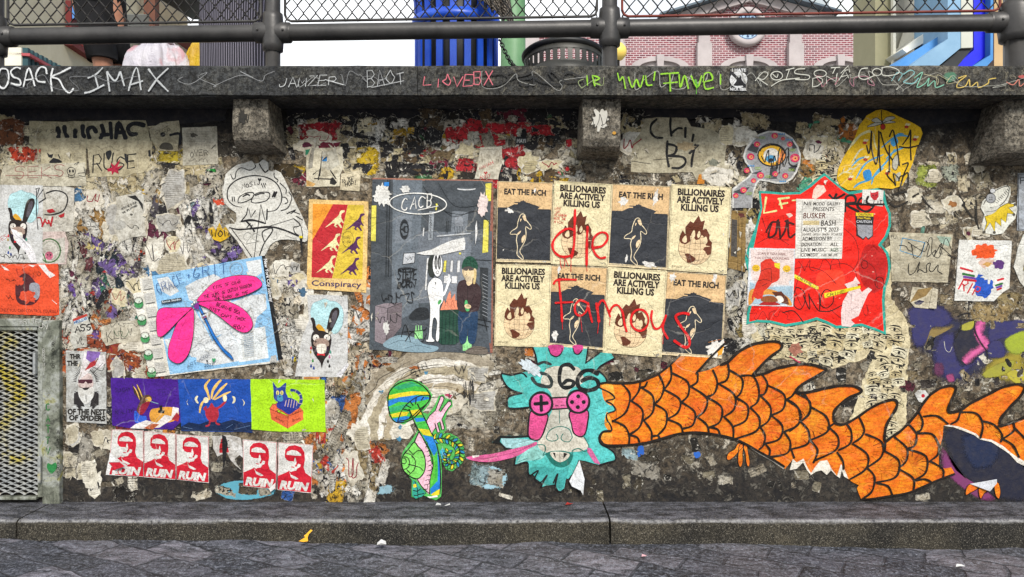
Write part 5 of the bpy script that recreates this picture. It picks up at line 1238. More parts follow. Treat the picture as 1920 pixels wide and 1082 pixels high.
# bare fibre where the lower edge has ripped away
for st in ('20,778 45,800 88,776 112,830 135,868 160,832 190,792 238,786 268,845 300,886 325,810 352,855 372,905 345,890 330,850 318,900 290,880 262,850 235,880 200,850 165,860 135,880 110,850 85,800 45,840 0,850', '975,568 1010,562 1070,573 1130,596 1180,618 1210,646 1280,657 1350,695 1400,738 1445,770 1500,800 1500,830 1440,800 1390,745 1345,715 1275,670 1205,655 1170,628 1100,600 1040,578'):
    BODY.poly('dcd7cc', cv(st, B2_))
BODY.poly('dcd7cc', cv('960,705 1040,740 1110,785 1182,835 1178,843 1100,790 1020,745', A_))
S1 = '150,297 205,370 180,480 95,540|95,535 170,570 200,625 200,678|270,300 260,350 215,410|215,410 285,470 270,570 200,625|200,625 250,640 265,670|275,325 350,380 350,480 290,535|295,535 340,600 343,652|315,290 300,318 275,325|390,245 420,320 400,390 360,430|360,430 435,480 430,570 380,628|345,635 380,630 395,648|465,190 465,270 425,335|425,340 520,400 510,480 440,525|440,525 520,560 540,608|475,235 570,290 575,370 535,415|535,420 615,480 605,560 545,585|635,240 630,290 590,318|590,318 690,390 680,470 630,510|630,510 690,560 705,610|730,215 758,290 740,360 690,385|700,390 785,450 775,540 705,580|705,575 760,590 775,625|825,170 832,230 815,280 765,300|765,300 865,370 865,460 800,510|800,510 855,570 860,645|835,215 915,270 910,350 875,390|875,390 950,440 940,530 865,570|910,250 985,255 1020,330 1015,410 970,450|970,455 1025,520 1005,600 870,650|1040,240 1075,300 1060,360 1030,375|1030,375 1095,450 1085,530 1030,575|1030,575 1060,630 1050,690 1025,715|1075,310 1180,370 1175,460 1100,500|1105,505 1170,570 1150,650 1060,680|1060,680 1090,720 1085,762|1195,400 1280,470 1270,560 1180,605|1180,605 1220,670 1200,740 1090,765|1250,350 1230,380 1195,400|1250,355 1340,410 1340,490 1285,540|1285,540 1335,600 1330,680 1225,715|1225,715 1245,770'
S2 = '90,365 128,430 120,490 68,540|-20,400 50,450 62,540 0,600|135,450 230,510 240,600 125,660|125,655 175,720 150,800|245,575 305,640 290,720 160,785|240,580 285,548|360,555 390,610 380,680 310,720|300,735 335,790 340,840|440,515 470,590 450,640 400,675|395,680 490,750 480,840 380,905|480,620 580,670 580,760 490,830|490,835 535,890 520,980 455,1032|605,730 690,790 670,890 550,925|550,930 620,950 650,1010|605,665 600,730|665,640 740,710 735,790 690,830|690,840 780,900 782,978|755,560 800,620 790,690 745,710|745,715 860,760 860,860 790,910|790,915 850,905 900,925|815,480 840,540 830,590 800,610|810,615 900,620 945,690|945,690 935,750 885,790|885,790 940,820 970,850 970,895|845,508 930,505 1000,555|1080,475 1060,530 1020,555|1085,480 1180,490 1220,560 1205,645|1210,535 1290,560 1340,620 1335,668|1345,650 1410,690 1450,765|1415,550 1415,600 1345,650|1420,580 1480,640 1530,700'
ARC = [cv(s, A_) for s in S1.split('|')]+[cv(s, B2_) for s in S2.split('|')]
BODY.layer += 1
for p in ARC:
    if len(p) > 3:
        BODY.layer -= .6; BODY.poly(BODY.r.choice(('ea7c10', 'dc6410', 'ea8c1a', 'd4560e', 'e27010', 'cc7414')), crom(p, False, 4))
BODY.layer += 1
for st in ('40,600 85,605 95,680 40,680 20,650', '30,300 90,300 110,390 90,440 40,400', '60,480 90,540 80,600 45,560'): BODY.poly('f0b94a', cv(st, A_), True)
for p in ARC:                                           # brushed strokes inside each scale
    if len(p) > 3:
        q = crom(p, False, 6); ce = (p[0][0]+p[-1][0])/2, (p[0][1]+p[-1][1])/2
        for u in q[2:-2:2]:
            f0, f1 = BODY.r.uniform(.02, .12), BODY.r.uniform(.25, .6); d = (ce[0]-u.x, ce[1]-u.y)
            BODY.layer -= .7; BODY.line(BODY.r.choice(('8a3c08', 'a84c0a', '6e2c06', 'f2b03a')), BODY.r.uniform(.5, 1.3), [(u.x+d[0]*f0, u.y+d[1]*f0), (u.x+d[0]*f1, u.y+d[1]*f1+BODY.r.uniform(-2, 2))], False)
for p in ARC: BODY.line('1a120c', 3.8, p, n=7)
L1 = cv('20,300 60,294 150,298 250,291 320,269 390,236 460,181 520,121', A_); BODY.line('1a120c', 4, L1)
BODY.line('1a120c', 4, cv('815,38 760,90 700,150 625,235', A_)); BODY.line('1a120c', 5, OUT[15:93])
BODY.line('1a120c', 4.4, cv('1180,825 1100,775 1020,730 950,690 880,655 790,630 700,615 600,610 500,620 400,650 300,675 180,690 60,690 25,670 15,640 35,605 85,600', A_))
BODY.line('1a120c', 3.6, cv('1040,872 940,908 830,957 740,992 620,1013 520,1028 458,1032', B2_))
for st in ('700,40 780,20', '900,150 1000,70 1080,50', '930,170 1040,90', '1100,250 1230,200'): BODY.line('b05c12', .6, cv(st, A_))
for st in ('60,240 150,205', '200,380 330,340', '560,480 620,440', '900,430 980,350', '1250,420 1400,340'): BODY.line('b05c12', .6, cv(st, B2_))
BODY.done()
def claw(label, o, toes, seed, mat=M_DRAGON, extra=None):
    a = Art('dragon_claw_cutout', label, 'paste-up', 4.4, mat=mat, seed=seed, group='orange dragon claws'); 
    for t in toes:
        P = cv(t, o); a.sheet('e0700f', crom(P, True, 3), .15, 5)
    for t in toes: a.line('1a120c', 1.4, crom(cv(t, o), True, 3), smooth=False, closed=True)
    if extra: extra(a)
    return a.done()
claw('orange three toed dragon claw hanging under the belly', A_, ('890,680 870,715 830,740 818,775 835,785 870,760 900,725 930,690', '900,690 892,740 890,800 905,830 920,800 920,740 925,690', '920,690 935,740 942,800 955,828 965,800 955,740 945,690'), 32)
claw('orange dragon claw with a folded white paper scrap over it, low at the right', B2_, ('1150,935 1120,960 1115,1005 1140,995 1195,960', '1200,960 1198,1000 1210,1030 1230,1000 1250,975', '1300,920 1295,960 1305,1010 1325,1030 1335,990 1325,935'), 33, extra=lambda a: (a.flap('b9bcc2', [(p[0], p[1], z) for p, z in zip(cv('1140,935 1310,905 1305,930 1255,978', B2_), (2, 3, 8, 16))])))

TEALC = '4fb8b4'
a = Art('dragon_head_cutout', 'turquoise dragon head with a pink game controller for glasses, pasted by the kerb', 'paste-up', 4.7, mat=M_TEAL, seed=34).Z(860, 630, 3.381)
HO = xy('470,70 490,130 497,175 440,225 400,232 330,245 268,238 300,310 345,345 402,362 340,375 312,395 312,452 380,455 445,450 462,490 445,600 440,630 350,632 265,632 212,675 265,680 300,710 345,712 300,735 200,750 45,768 48,778 150,797 260,788 345,770 362,765 358,815 435,798 440,860 455,882 505,850 483,900 520,925 562,878 530,935 525,957 600,930 628,868 612,950 640,987 668,968 680,900 695,905 722,868 760,785 800,790 895,818 940,800 992,785 985,740 950,712 900,682 888,640 915,605 967,600 960,560 940,530 940,490 992,470 970,430 932,410 987,395 960,360 888,325 888,300 938,290 920,250 878,215 905,185 985,142 960,100 890,108 805,170 820,70')
a.sheet(TEALC, HO, .3, 12)
a.poly('57c0be', xy('880,330 955,362 980,392 935,412 968,432 985,468 942,492 942,530 958,562 960,596 915,602 886,640 900,690 940,715 985,760 900,800 830,700 830,480'), False)
a.poly('8cc9c4', xy('440,700 500,690 550,740 520,780 430,790 370,800'), True); a.poly('3f9f9d', xy('450,840 560,830 640,850 700,830 660,960 640,980 615,940 540,940'), True)
a.poly('9ac7cb', xy('270,650 350,648 440,655 480,668 400,700 330,712 290,700'), True); a.poly('17191a', xy('212,675 262,630 330,632 440,628 445,642 340,648 268,648 262,668 300,706 345,712 300,716 262,682'))
# pale face
a.poly('c9c6ba', xy('560,205 640,190 760,200 790,290 720,330 690,380 700,480 720,560 790,640 820,700 770,730 640,735 545,735 500,680 540,560 590,480 590,380 560,330 520,290'), True)
a.poly('b9b9ae', xy('590,480 700,480 715,570 690,660 640,640 590,660 560,620'), True)
G_ = '15191b'
a.line('2f3a3a', 6.6, xy('465,265 490,300 540,318 580,318 588,285 560,245 510,235')); a.line(G_, 7, xy('730,210 700,182 655,190 640,235 640,290 665,325 715,320 728,290 690,280 665,300')); a.line(G_, 8, xy('880,240 840,218 790,225 755,270 760,320 800,345 860,335 885,310 870,275 820,265 780,285')); a.line('2f3a3a', 5, xy('500,180 540,165 585,180'))
# controller glasses
Pk, Dk = 'd9559a', '17161a'
for P in ('455,480 500,500 565,500 545,590 520,645 490,660 450,645 440,600', '705,480 815,470 815,560 800,620 770,638 730,615 715,560'): a.poly('d14b86', xy(P), True); a.line(Dk, 2.8, xy(P), closed=True)
for i in range(7): a.line('8d2a58', .6, xy('%d,%d %d,%d' % (452, 520+i*17, 475, 522+i*17)), False); a.line('8d2a58', .6, xy('%d,%d %d,%d' % (718, 495+i*15, 742, 497+i*15)), False)
a.poly('d9679c', xy('590,395 690,390 690,455 595,462')); a.line(Dk, 2.8, xy('585,392 692,386'), False); a.line(Dk, 2.8, xy('592,464 690,458'), False); a.line(Dk, 1.4, xy('612,442 630,441'), False); a.line(Dk, 1.4, xy('648,438 668,437'), False)
for cx, cy, r in ((522, 428, 68), (757, 415, 68)): a.ell(Pk, cx, cy, r, r, n=30); a.ring(Dk, 4.4, cx, cy, r+3, r+3, n=30)
a.line(Dk, 6, xy('522,380 524,472'), False); a.line(Dk, 6, xy('482,430 562,424'), False)
for x, y in ((757, 382), (718, 418), (792, 418), (755, 450)): a.ell(Dk, x, y, 13, 13)
T_ = '1c6f66'
a.line(T_, 1.1, xy('638,470 640,552'), False); a.line(T_, 1.6, xy('720,640 700,590 640,572 580,595 556,640 575,662 612,662 630,645 618,620')); a.line(T_, 1.6, xy('720,640 700,668 665,665 648,645 660,620'))
a.line(T_, 1.8, xy('497,688 540,690 550,720 535,755 575,735 640,728 700,738 718,755 722,725 760,712 800,730 825,700 790,630'))
a.poly(T_, xy('555,740 640,730 718,748 715,790 690,820 645,832 600,815 570,780'), True); a.poly('d4cfc2', xy('580,738 640,732 700,745 690,775 645,798 605,780'), True); a.poly('22201e', xy('595,738 612,738 614,775')); a.poly('22201e', xy('665,738 690,745 662,780')); a.line('6a665e', .8, xy('640,740 642,795'))
a.poly('cf5e93', xy('492,668 440,690 340,715 230,742 130,755 48,768 100,790 200,797 300,780 380,755 450,710 492,690'), True); a.poly('d6d0cc', xy('85,757 130,753 130,762 90,772')); a.line('7e2c54', .8, xy('470,685 380,728 250,760 140,778'))
for i in range(10): a.line('8d2a58', .5, xy('%d,%d %d,%d' % (345+i*14, 722-i*5, 352+i*14, 740-i*5)), False)
a.poly('c9679a', xy('815,705 840,712 900,815 860,802 815,735'))
for P in ('470,72 490,130 497,175', '805,172 820,70', '805,170 890,108', '878,215 905,185 985,142', '878,215 920,250 938,290 888,302 890,325 960,360 987,395 932,410 970,430 992,470 940,492 940,530 960,560 967,600 915,605 888,640 900,682 950,712 985,740 992,785 940,800 895,815', '402,362 345,345 300,310 270,240 330,247 400,234 430,258', '402,362 340,375 312,395 312,452 380,457 445,450', '362,765 355,800 362,815 435,798 440,860 455,880 505,850 483,900 520,925 562,878 530,935 525,955', '600,930 628,868 612,950 640,985 668,968'): a.line(Dk, 2.8, xy(P), n=4)
for P in ('540,210 600,190', '470,790 520,770', '370,800 440,770', '520,880 560,850', '600,850 620,810', '900,560 950,540', '880,500 920,480', '870,420 910,400', '340,290 400,270', '340,430 400,415'): a.line('2c7f7c', .7, xy(P))
a.poly('c43f86', xy('570,60 660,60 655,105 620,128 585,110'), True); a.poly('c43f86', xy('725,60 785,60 780,100 750,112 728,95'), True); a.line(Dk, 2, xy('570,78 585,115 622,130 652,105 655,75')); a.line(Dk, 2, xy('725,78 735,108 760,114 782,88'))
a.tear('c6d2da', 455, 200, 95, 42, 30, .4, .6); a.flap('d3d7dc', [(765, 785, 2), (700, 915, 12), (715, 945, 16), (770, 970, 22), (785, 998, 26), (795, 900, 18)])
a.lines('7c8288', .6, '740,850 745,950 ; 765,800 760,900', False)
a.done()

# ================================================================ mushroom and snail
a = Art('mushroom_snail_cutout', 'painted mushroom with a pink snail climbing its striped stalk, cut from paper', 'paste-up', 4.6, mat=M_FRESH, seed=35).Z(700, 690, 4.16)
a.sheet('4fae54', xy('105,230 130,160 200,100 290,82 360,105 420,150 462,210 440,280 400,330 380,345 430,360 480,290 510,215 545,205 570,235 615,250 620,295 580,330 560,400 570,480 540,505 600,510 660,540 705,600 715,690 690,750 615,805 570,790 545,740 520,660 535,800 530,1000 490,1030 430,1010 380,985 340,1020 300,1000 300,870 240,800 212,740 230,650 300,560 345,490 310,400 240,440 170,420 125,370'), .4)
a.poly('2aa8c8', xy('520,650 545,740 570,660 540,620')); G1, BL, YL, BK = '3fae3c', '1f78c8', 'd6c52c', '14130f'
cap = '115,265 125,190 180,130 260,98 330,105 400,150 445,212 440,245 400,300 300,400 200,425 150,400 122,330'
a.poly(G1, xy(cap), True)
a.poly('2c9a68', xy('150,150 300,105 390,150 330,140 200,170')); a.poly(YL, xy('112,215 200,195 300,180 420,185 445,212 350,205 200,232 115,240')); a.poly(BL, xy('118,255 200,228 330,212 430,225 440,240 300,270 200,262 120,300')); a.poly('2fa06a', xy('122,310 250,280 300,290 200,330 130,345')); a.poly(YL, xy('135,360 220,340 280,340 260,370 150,385')); a.poly(BL, xy('150,395 250,375 290,380 240,415 190,425'))
a.poly(G1, xy('280,310 340,280 355,300 400,390 440,470 490,580 515,700 528,850 522,960 500,1010 440,1000 440,880 460,760 440,650 395,560 350,440 300,350'))
for st, c in (('290,330 370,320 385,360 310,375', YL), ('320,390 400,385 415,410 335,420', BL), ('350,470 435,480 460,530 390,520', YL), ('385,520 470,540 500,640 470,690 430,600', BL), ('440,620 480,700 480,850 450,930 445,860 465,760', '58b83c'), ('500,640 522,760 525,940 500,960 505,800', BL), ('445,985 520,940 515,985 480,1000', YL), ('445,940 500,880 505,940 450,985', BL)): a.poly(c, xy(st))
a.line(BK, 2.2, xy(cap), closed=True); a.line(BK, 2, xy('190,415 230,320 300,250 370,215 440,212')); a.line(BK, 2, xy('190,415 280,395 360,325 430,265 440,215')); 
for st in ('230,318 280,330', '258,290 295,310', '290,262 310,290', '335,228 330,280', '395,225 375,250', '360,325 375,310', '300,360 280,395'): a.line(BK, 1.8, xy(st))
a.line(BK, 2.2, xy('280,320 330,440 395,560 450,660 465,760 440,880 440,980')); a.line(BK, 2.2, xy('345,280 400,390 440,470 490,580 515,700 525,850 520,980'))
Pn = 'e0b4c4'
sn = '415,415 440,370 485,330 515,250 525,222 540,218 552,235 545,260 512,330 525,340 560,290 585,260 605,262 610,285 590,305 560,350 535,400 555,465 550,480 535,480 520,415 500,430 515,480 520,500 500,500 480,430 490,460 455,510'
a.poly(Pn, xy(sn)); a.line(BK, 1.8, xy(sn), smooth=False, closed=True)
a.poly(Pn, xy('355,500 330,570 300,700 330,850 345,880 400,950 435,985 440,880 462,760 430,640 380,540'), False); a.line(BK, 1.8, xy('355,500 320,575')); a.line(BK, 1.8, xy('345,870 385,930 435,975'))
for i in range(11):
    t = i/10; x = 395+60*math.sin(t*2.4+.3)-(20*t); y = 580+t*370; a.line(BK, 1.1, [(x-18, y), (x+4, y-8), (x+12, y+18), (x-4, y+34)])
sh = '320,578 280,625 235,680 222,740 240,800 290,845 345,862 385,830 405,780 405,710 385,650 350,610'
a.poly('78cc5c', xy(sh), True); a.line(BK, 2.2, xy(sh), closed=True)
for st in ('250,660 300,680 330,730 320,790 280,830', '240,690 270,700 285,740 270,775 240,790', '232,700 250,705 258,730 245,745 228,740', '310,675 345,645 385,645', '330,765 365,775 390,800', '280,640 310,672', '300,690 320,700', '275,750 325,760', '262,790 285,815'): a.line(BK, 1.7, xy(st))
def leaf(x, y, ang, L, c):
    ca, sa = math.cos(ang), math.sin(ang); P = [(x, y)]+[(x+ca*L*u-sa*v*L, y+sa*L*u+ca*v*L) for u, v in ((.35, .22), (.75, .2), (1, 0), (.75, -.2), (.35, -.22))]
    a.poly(c, P, True, 3); a.line(BK, 1.1, P, closed=True, n=3)
sp = crom(xy('475,555 540,545 620,570 668,620 672,690 640,740 590,745 570,700 585,650'), False, 3)
for i, p in enumerate(sp[::1]):
    q = sp[min(i+1, len(sp)-1)]; o_ = sp[max(i-1, 0)]; th = math.atan2(q.y-o_.y, q.x-o_.x)
    for s in (-1, 1): leaf(p.x, p.y, th+s*1.0, 46 if i < 18 else 34, (YL, '3f9f58', '2a86b8', '58b040')[(i+(s > 0)*2) % 4])
a.line(BK, 1.6, sp, False)
a.poly('2f9a8a', xy('310,870 340,890 370,930 410,970 380,1000 330,1015 305,990')); a.lines(BK, 1.5, '325,880 345,940 350,1005 ; 310,910 340,925 ; 312,950 345,960 ; 320,990 350,990 ; 370,940 348,955 ; 395,975 352,985'); a.poly(YL, xy('312,905 335,900 340,925 315,930'))
a.poly('e2e2da', xy('420,1000 500,990 505,1002 440,1012'))
a.done()

# ================================================================ red gallery sheet and what is stuck on it
a = Art('red_gallery_sheet', 'big red painted sheet with a turquoise border and pointed top', 'paste-up', 5, mat=M_FRESH, seed=36).Z(1390, 320, 3.381)
RO = '108,128 180,132 260,140 370,135 430,90 490,40 525,15 570,50 630,105 680,135 760,122 850,108 905,130 915,200 945,270 945,350 925,420 885,470 930,520 945,600 935,680 915,740 905,820 910,920 915,1040 850,1015 760,985 690,992 600,1000 540,970 475,945 400,970 280,990 180,965 100,960 30,975 35,900 60,800 40,640 20,555 45,470 90,350 120,240'
a.sheet('2a9a8c', xy(RO), .35)
a.poly('dc1c0c', xy('122,145 180,148 265,155 372,150 440,105 500,52 527,35 575,75 640,128 685,155 760,140 840,125 885,140 898,205 928,275 928,350 905,415 862,472 912,525 928,600 915,680 895,745 888,820 893,920 900,1020 850,998 760,968 690,975 600,982 540,952 475,928 400,952 280,972 180,948 100,945 48,958 52,905 78,805 70,640 60,560 80,470 105,350 132,240'))
a.poly('b01410', xy('780,480 860,480 910,540 915,640 870,760 800,760 740,640'), True); a.poly('ef3a20', xy('500,640 640,640 640,780 520,800 470,720'), True)
for c, w in (('7a0e0a', 1.3),):
    a.lines(c, w, '340,620 420,610 520,640 600,720 ; 370,660 340,760 380,860 ; 560,600 650,590 720,640 740,760 ; 640,360 720,440 740,560 700,640 ; 760,560 840,620 860,740 ; 880,480 920,560 920,680 880,760 ; 130,300 180,420 300,440 ; 100,460 200,420 300,470 ; 560,880 660,960')
a.scrib('7a0e0a', 1, 60, 880, 320, 950, 16); a.scrib('7a0e0a', 1, 640, 840, 820, 930, 14); a.scrib('5a0a08', 1, 350, 560, 620, 640, 14)
a.line('cfd08a', 4, xy('155,170 140,270 220,255'), False); a.line('cfd08a', 4, xy('240,185 255,240'), False); a.line('cfd08a', 4, xy('232,180 300,172'), False); a.line('cfd08a', 4, xy('238,215 290,205'), False); a.line('cfd08a', 3, xy('320,190 342,188'), False)
for st in ('190,330 170,420 215,400 230,310 245,430', '245,430 275,380 290,310 300,420 340,400', '155,390 190,330 240,330', '275,320 330,340'): a.line('3a0a08', 4, xy(st))
a.lines('17100e', 4.6, '555,155 590,180 650,150 ; 600,150 570,210 ; 655,260 660,170 710,160 720,200 660,215 740,260 ; 800,160 750,180 735,230 790,260 835,225 830,170 ; 640,215 760,210 900,215')
a.lines('17100e', 1.8, '340,790 330,850 370,880 400,830 395,770 350,740 330,780 ; 390,790 430,880 425,780 ; 425,790 490,890 490,780 ; 505,790 500,850 540,870 580,830 570,770 530,755 505,790 ; 260,900 330,890 390,960 ; 490,890 560,890 640,850')
a.ring('17100e', 1, 872, 710, 28, 36); a.ring('17100e', .8, 778, 595, 20, 26)
for st in ('480,90 520,95 535,130 500,160 470,180 445,175 455,120', '280,275 310,270 325,285 300,300', ): a.poly('dcbcae', xy(st))
for i in range(26): a.tear('e0a090', a.r.uniform(90, 900), a.r.uniform(170, 950), a.r.uniform(3, 9), a.r.uniform(2, 6), 8, .5)
a.poly('d9c3c0', xy('720,672 705,700 650,720 680,760 640,830 628,900 632,985 690,990 715,970 690,945 740,920 760,870 800,780 825,755 800,740 760,770 730,720 750,715')); a.lines('8d7a7c', .7, '680,890 730,860 ; 660,760 700,800 ; 700,740 690,850')
for P, t in (('335,655 485,735 488,752 470,752 330,678', 1), ('520,778 750,728 752,745 525,808', 2)):
    a.poly('d9c81f', xy(P))
a.hand('2a2412', 1, 'CRIME', (350, 682), (440, 728), 16, .05, 0); a.hand('2a2412', 1, 'CRIME', (540, 800), (650, 775), 18, .05, 0)
a.done()
a = Art('busker_flyer', 'white lined flyer lettered NII MODO GALLERY PRESENTS BUSKER BASH', 'flyer', 7.5, mat=M_FRESH, seed=37).Z(1390, 320, 3.381)
a.sheet('d4d2cb', xy('345,180 652,183 632,558 338,556'), .3)
for i in range(22): a.line('a9a8a4', .4, xy('%d,%d %d,%d' % (352, 195+i*16.5, 640, 196+i*16.5)), False)
a.line('7a7874', .6, xy('384,190 372,550'), False); a.rect('c9b88a', 388, 318, 490, 345)
K_ = '2a211c'
for t, p0, p1, h, c in (('NII', (390, 222), (440, 222), 24, K_), ('MODO', (452, 222), (525, 222), 22, K_), ('GALLERY', (538, 222), (625, 220), 20, K_), ('PRESENTS', (450, 256), (585, 256), 23, K_), ('BUSKER', (388, 303), (530, 303), 34, '5a2418'), ('BASH', (500, 350), (595, 350), 34, K_), ('AUGUST 5 2023', (384, 388), (612, 386), 24, '17120f'), ('ADMISSION BY', (380, 445), (575, 442), 24, K_), ('DONATION', (378, 480), (505, 478), 22, K_), ('ALL', (558, 478), (610, 478), 22, K_), ('LIVE MUSIC', (376, 514), (535, 512), 22, K_), ('AGES', (560, 514), (612, 512), 22, '24522c'), ('COMEDY', (374, 545), (485, 543), 20, K_)): a.text(c, t, p0, p1, h, .008, .12)
a.hand('6a645c', .6, 'DOORS OPEN SHOW STARTS', (382, 410), (632, 410), 12, .04); a.hand('5a544c', .6, '1109 3RD AVE', (500, 542), (605, 540), 13, .04); a.hand(K_, .6, 'TH', (512, 372), (530, 370), 9)
a.done()
a = Art('scan_card', 'pale pink card reading SCAN IF YOU DARE with a red shape and two yellow faces', 'card', 7, mat=M_FRESH, seed=38).Z(1390, 320, 3.381)
a.sheet('c9cdd2', xy('48,490 338,495 325,862 33,855'), .3); a.poly('d2c1bc', xy('56,500 330,503 322,690 295,700 300,725 210,722 180,745 60,690')); a.poly('9ab4c4', xy('52,705 140,740 210,735 322,732 320,850 42,845'))
a.text('6a2a24', 'SCAN IF YOU DARE,', (100, 532), (282, 537), 15, .01); a.text('6a2a24', 'YOU LITTLE SCOUNDREL', (82, 560), (300, 566), 14, .01)
a.poly('c98a3a', xy('52,760 120,745 210,760 290,800 318,850 290,852 250,810 180,785 100,800 60,845 42,845'), True); a.poly('5a2c1a', xy('190,770 250,765 290,810 300,850 250,840')); a.poly('e0d8cc', xy('215,800 250,795 265,825 235,838'), True); a.poly('a01a18', xy('120,840 160,825 210,832 240,852 118,852'), True); a.poly('8a4f28', xy('130,800 200,795 225,830 130,830'), True)
a.poly('c9301c', xy('118,585 150,562 185,558 205,580 240,590 240,680 225,700 190,715 170,740 140,765 130,810 100,815 75,800 70,840 62,800 90,715 105,690 120,640'), False); a.lines('6a120c', 1.2, '118,640 150,625 185,620 ; 105,700 150,690 190,705 ; 185,620 190,700 ; 130,730 160,715'); a.poly('d9c81f', xy('205,588 242,585 242,625 210,612'))
for x, y in ((90, 618), (284, 622)):
    a.ell('d9b02a', x, y, 25, 22); a.line('5a3a10', .8, [(x-12, y-4), (x-4, y-6)], False); a.line('5a3a10', .8, [(x+5, y-4), (x+12, y-5)], False); a.line('5a3a10', .8, [(x-10, y+8), (x, y+12), (x+11, y+6)])
a.done()
a = Art('devil_sticker', 'small white sticker of a red horned face on the red sheet', 'sticker', 7, mat=M_FRESH, seed=39).Z(1390, 320, 3.381)
a.sheet('d2cfc9', xy('765,120 898,125 892,228 762,212'), .3); a.poly('b0262c', xy('812,130 822,142 845,138 865,130 866,165 850,190 830,185 815,165')); a.ell('2a1212', 830, 158, 4, 4); a.ell('2a1212', 850, 156, 4, 4); a.hand('2a2626', 1.4, 'R', (770, 212), (795, 212), 22); a.hand('2a2626', 1.4, 'LIT', (835, 214), (885, 216), 24)
a.lines('17100e', 4, '800,165 790,200 830,225 ; 750,215 890,215')
a.done()
a = Art('caution_sticker', 'torn black and yellow sticker reading CAUTION on the red sheet', 'sticker', 7, mat=M_FRESH, seed=40).Z(1390, 320, 3.381)
a.sheet('232327', xy('720,265 835,270 830,415 800,440 785,420 770,440 725,410'), .5); a.poly('d9c020', xy('722,266 834,271 833,292 722,288')); a.text('201c10', 'CAUTION', (736, 285), (818, 288), 14, .02); a.text('d9c020', 'Free Music', (732, 306), (815, 309), 13, .02); a.text('c9cbd0', 'CAUTION', (725, 330), (822, 333), 15, .02); a.poly('8e9097', xy('730,342 828,346 826,412 800,430 785,415 768,432 735,405'))
a.done()

# ================================================================ eye balloon, yellow cutout, frog, white creature, stickers
a = Art('eye_cutout', 'round grey cutout with a big yellow ringed eye and pink flowers, black tag over it', 'paste-up', 5.4, mat=M_FRESH, seed=41).Z(1360, 190, 4.8)
a.sheet('c4c4c0', xy('155,500 180,420 230,350 300,295 380,268 450,268 530,285 600,330 650,400 678,480 672,560 640,640 600,700 540,738 460,742 380,722 310,715 285,740 260,800 240,864 240,960 60,960 60,790 130,730 200,680 232,640 210,590 175,550'), .3)
a.poly('8f9092', xy('172,500 195,425 245,358 310,308 385,282 450,282 525,300 590,342 636,405 662,482 656,556 625,632 590,686 535,722 460,727 380,708 300,700 268,740 248,800 228,960 72,960 74,800 140,742 215,685 248,640 225,590 190,545'))
for st in ('190,440 240,380 300,420 280,470', '400,600 460,590 460,700 390,700', '60,820 130,790 220,770 160,840', '590,340 640,420 600,440', '230,650 330,620 300,660', '560,600 650,560 620,640'): a.poly('3a3c40', xy(st))
for x, y, r in ((440, 312, 30), (515, 338, 18), (575, 388, 26), (282, 388, 28), (225, 500, 34), (622, 512, 44), (445, 655, 26), (535, 672, 28), (312, 668, 32), (250, 715, 24), (160, 800, 30), (90, 850, 26), (190, 625, 26)): a.ell('bf2a58', x, y, r, r*.9); a.ell('e08a5a', x+3, y+3, r*.55, r*.5); a.ell('2a1420', x+4, y+4, r*.16, r*.14)
for x, y in ((330, 330), (600, 440), (290, 605), (380, 680), (590, 620), (210, 830)):
    for k in (-16, 0, 16): a.ring('8fae4a', .8, x+k, y, 9, 10, n=10)
for x, y in ((490, 295), (215, 580), (500, 720), (560, 345)):
    for k in range(4): a.poly('4a8ac0', [(x+k*16-20, y+8), (x+k*16-12, y-10), (x+k*16-4, y+8)])
a.ell('17161a', 415, 485, 130, 105); a.ell('d9a82a', 415, 485, 120, 95); a.poly('e08848', xy('415,580 500,550 535,485 500,440 460,560'), True); a.ell('dcd9d0', 410, 490, 72, 66); a.ell('4a90b8', 405, 520, 46, 34); a.ell('17161a', 408, 530, 20, 16)
a.line('17161a', 2.2, xy('310,450 330,420 420,395 500,420 530,470')); a.scrib('17161a', 2, 315, 420, 560, 620, 17, .2); a.line('17161a', 2.2, xy('480,650 500,520 560,420 570,560 640,590'))
a.done()
a = Art('yellow_cutout', 'yellow painted cutout with a palm, blue brushwork and bees, black scrawl across it', 'paste-up', 5.8, mat=M_FRESH, seed=42).Z(1360, 190, 4.8)
a.sheet('d1a912', xy('1350,85 1400,76 1440,85 1560,140 1690,200 1750,240 1770,290 1750,350 1715,430 1680,560 1630,680 1590,760 1500,790 1380,780 1200,800 1100,800 1030,760 1000,700 1010,620 1050,520 1100,440 1160,330 1200,220 1270,130'), .3)
W_ = 'd2cc98'
for st in ('1100,440 1180,330 1310,265', '1110,430 1200,310 1300,258', '1140,400 1230,290 1330,280', '1010,680 1060,640 1130,650', '1330,290 1340,380 1360,440'): a.line(W_, 3, xy(st), taper=.7)
for st in ('1150,780 1200,740 1300,700 1420,600', '1170,700 1260,560 1420,480', '1310,750 1340,660 1450,540 1520,430', '1130,590 1200,520 1290,500', '1400,420 1470,360 1560,310 1650,320', '1440,520 1520,450 1600,420', '1480,350 1550,300 1600,295'): a.line('4a9ac4', 3.6, xy(st), taper=.6)
a.poly('2a82c4', xy('1240,630 1290,615 1312,660 1300,710 1260,718 1235,670'), True); a.poly('3f93c6', xy('1480,370 1530,330 1550,370 1510,410'), True)
for st in ('1130,560 1200,450 1240,430', '1100,600 1150,610 1210,560', '1080,640 1130,600'): a.line('c9c6a2', 3, xy(st), taper=.7)
a.line('1a1712', 1.6, xy('1398,82 1400,140 1408,200'))
for st in ('1408,200 1360,150 1310,175 1350,195', '1408,200 1340,195 1270,232 1350,222', '1408,195 1440,150 1500,138 1520,155 1450,185', '1410,200 1470,178 1530,190 1470,200'): a.poly('b9b8a8', xy(st), True); a.line('1a1712', 1, xy(st), closed=True)
a.ell('a8281c', 1412, 232, 22, 26); a.ring('1a1712', .8, 1412, 232, 22, 26)
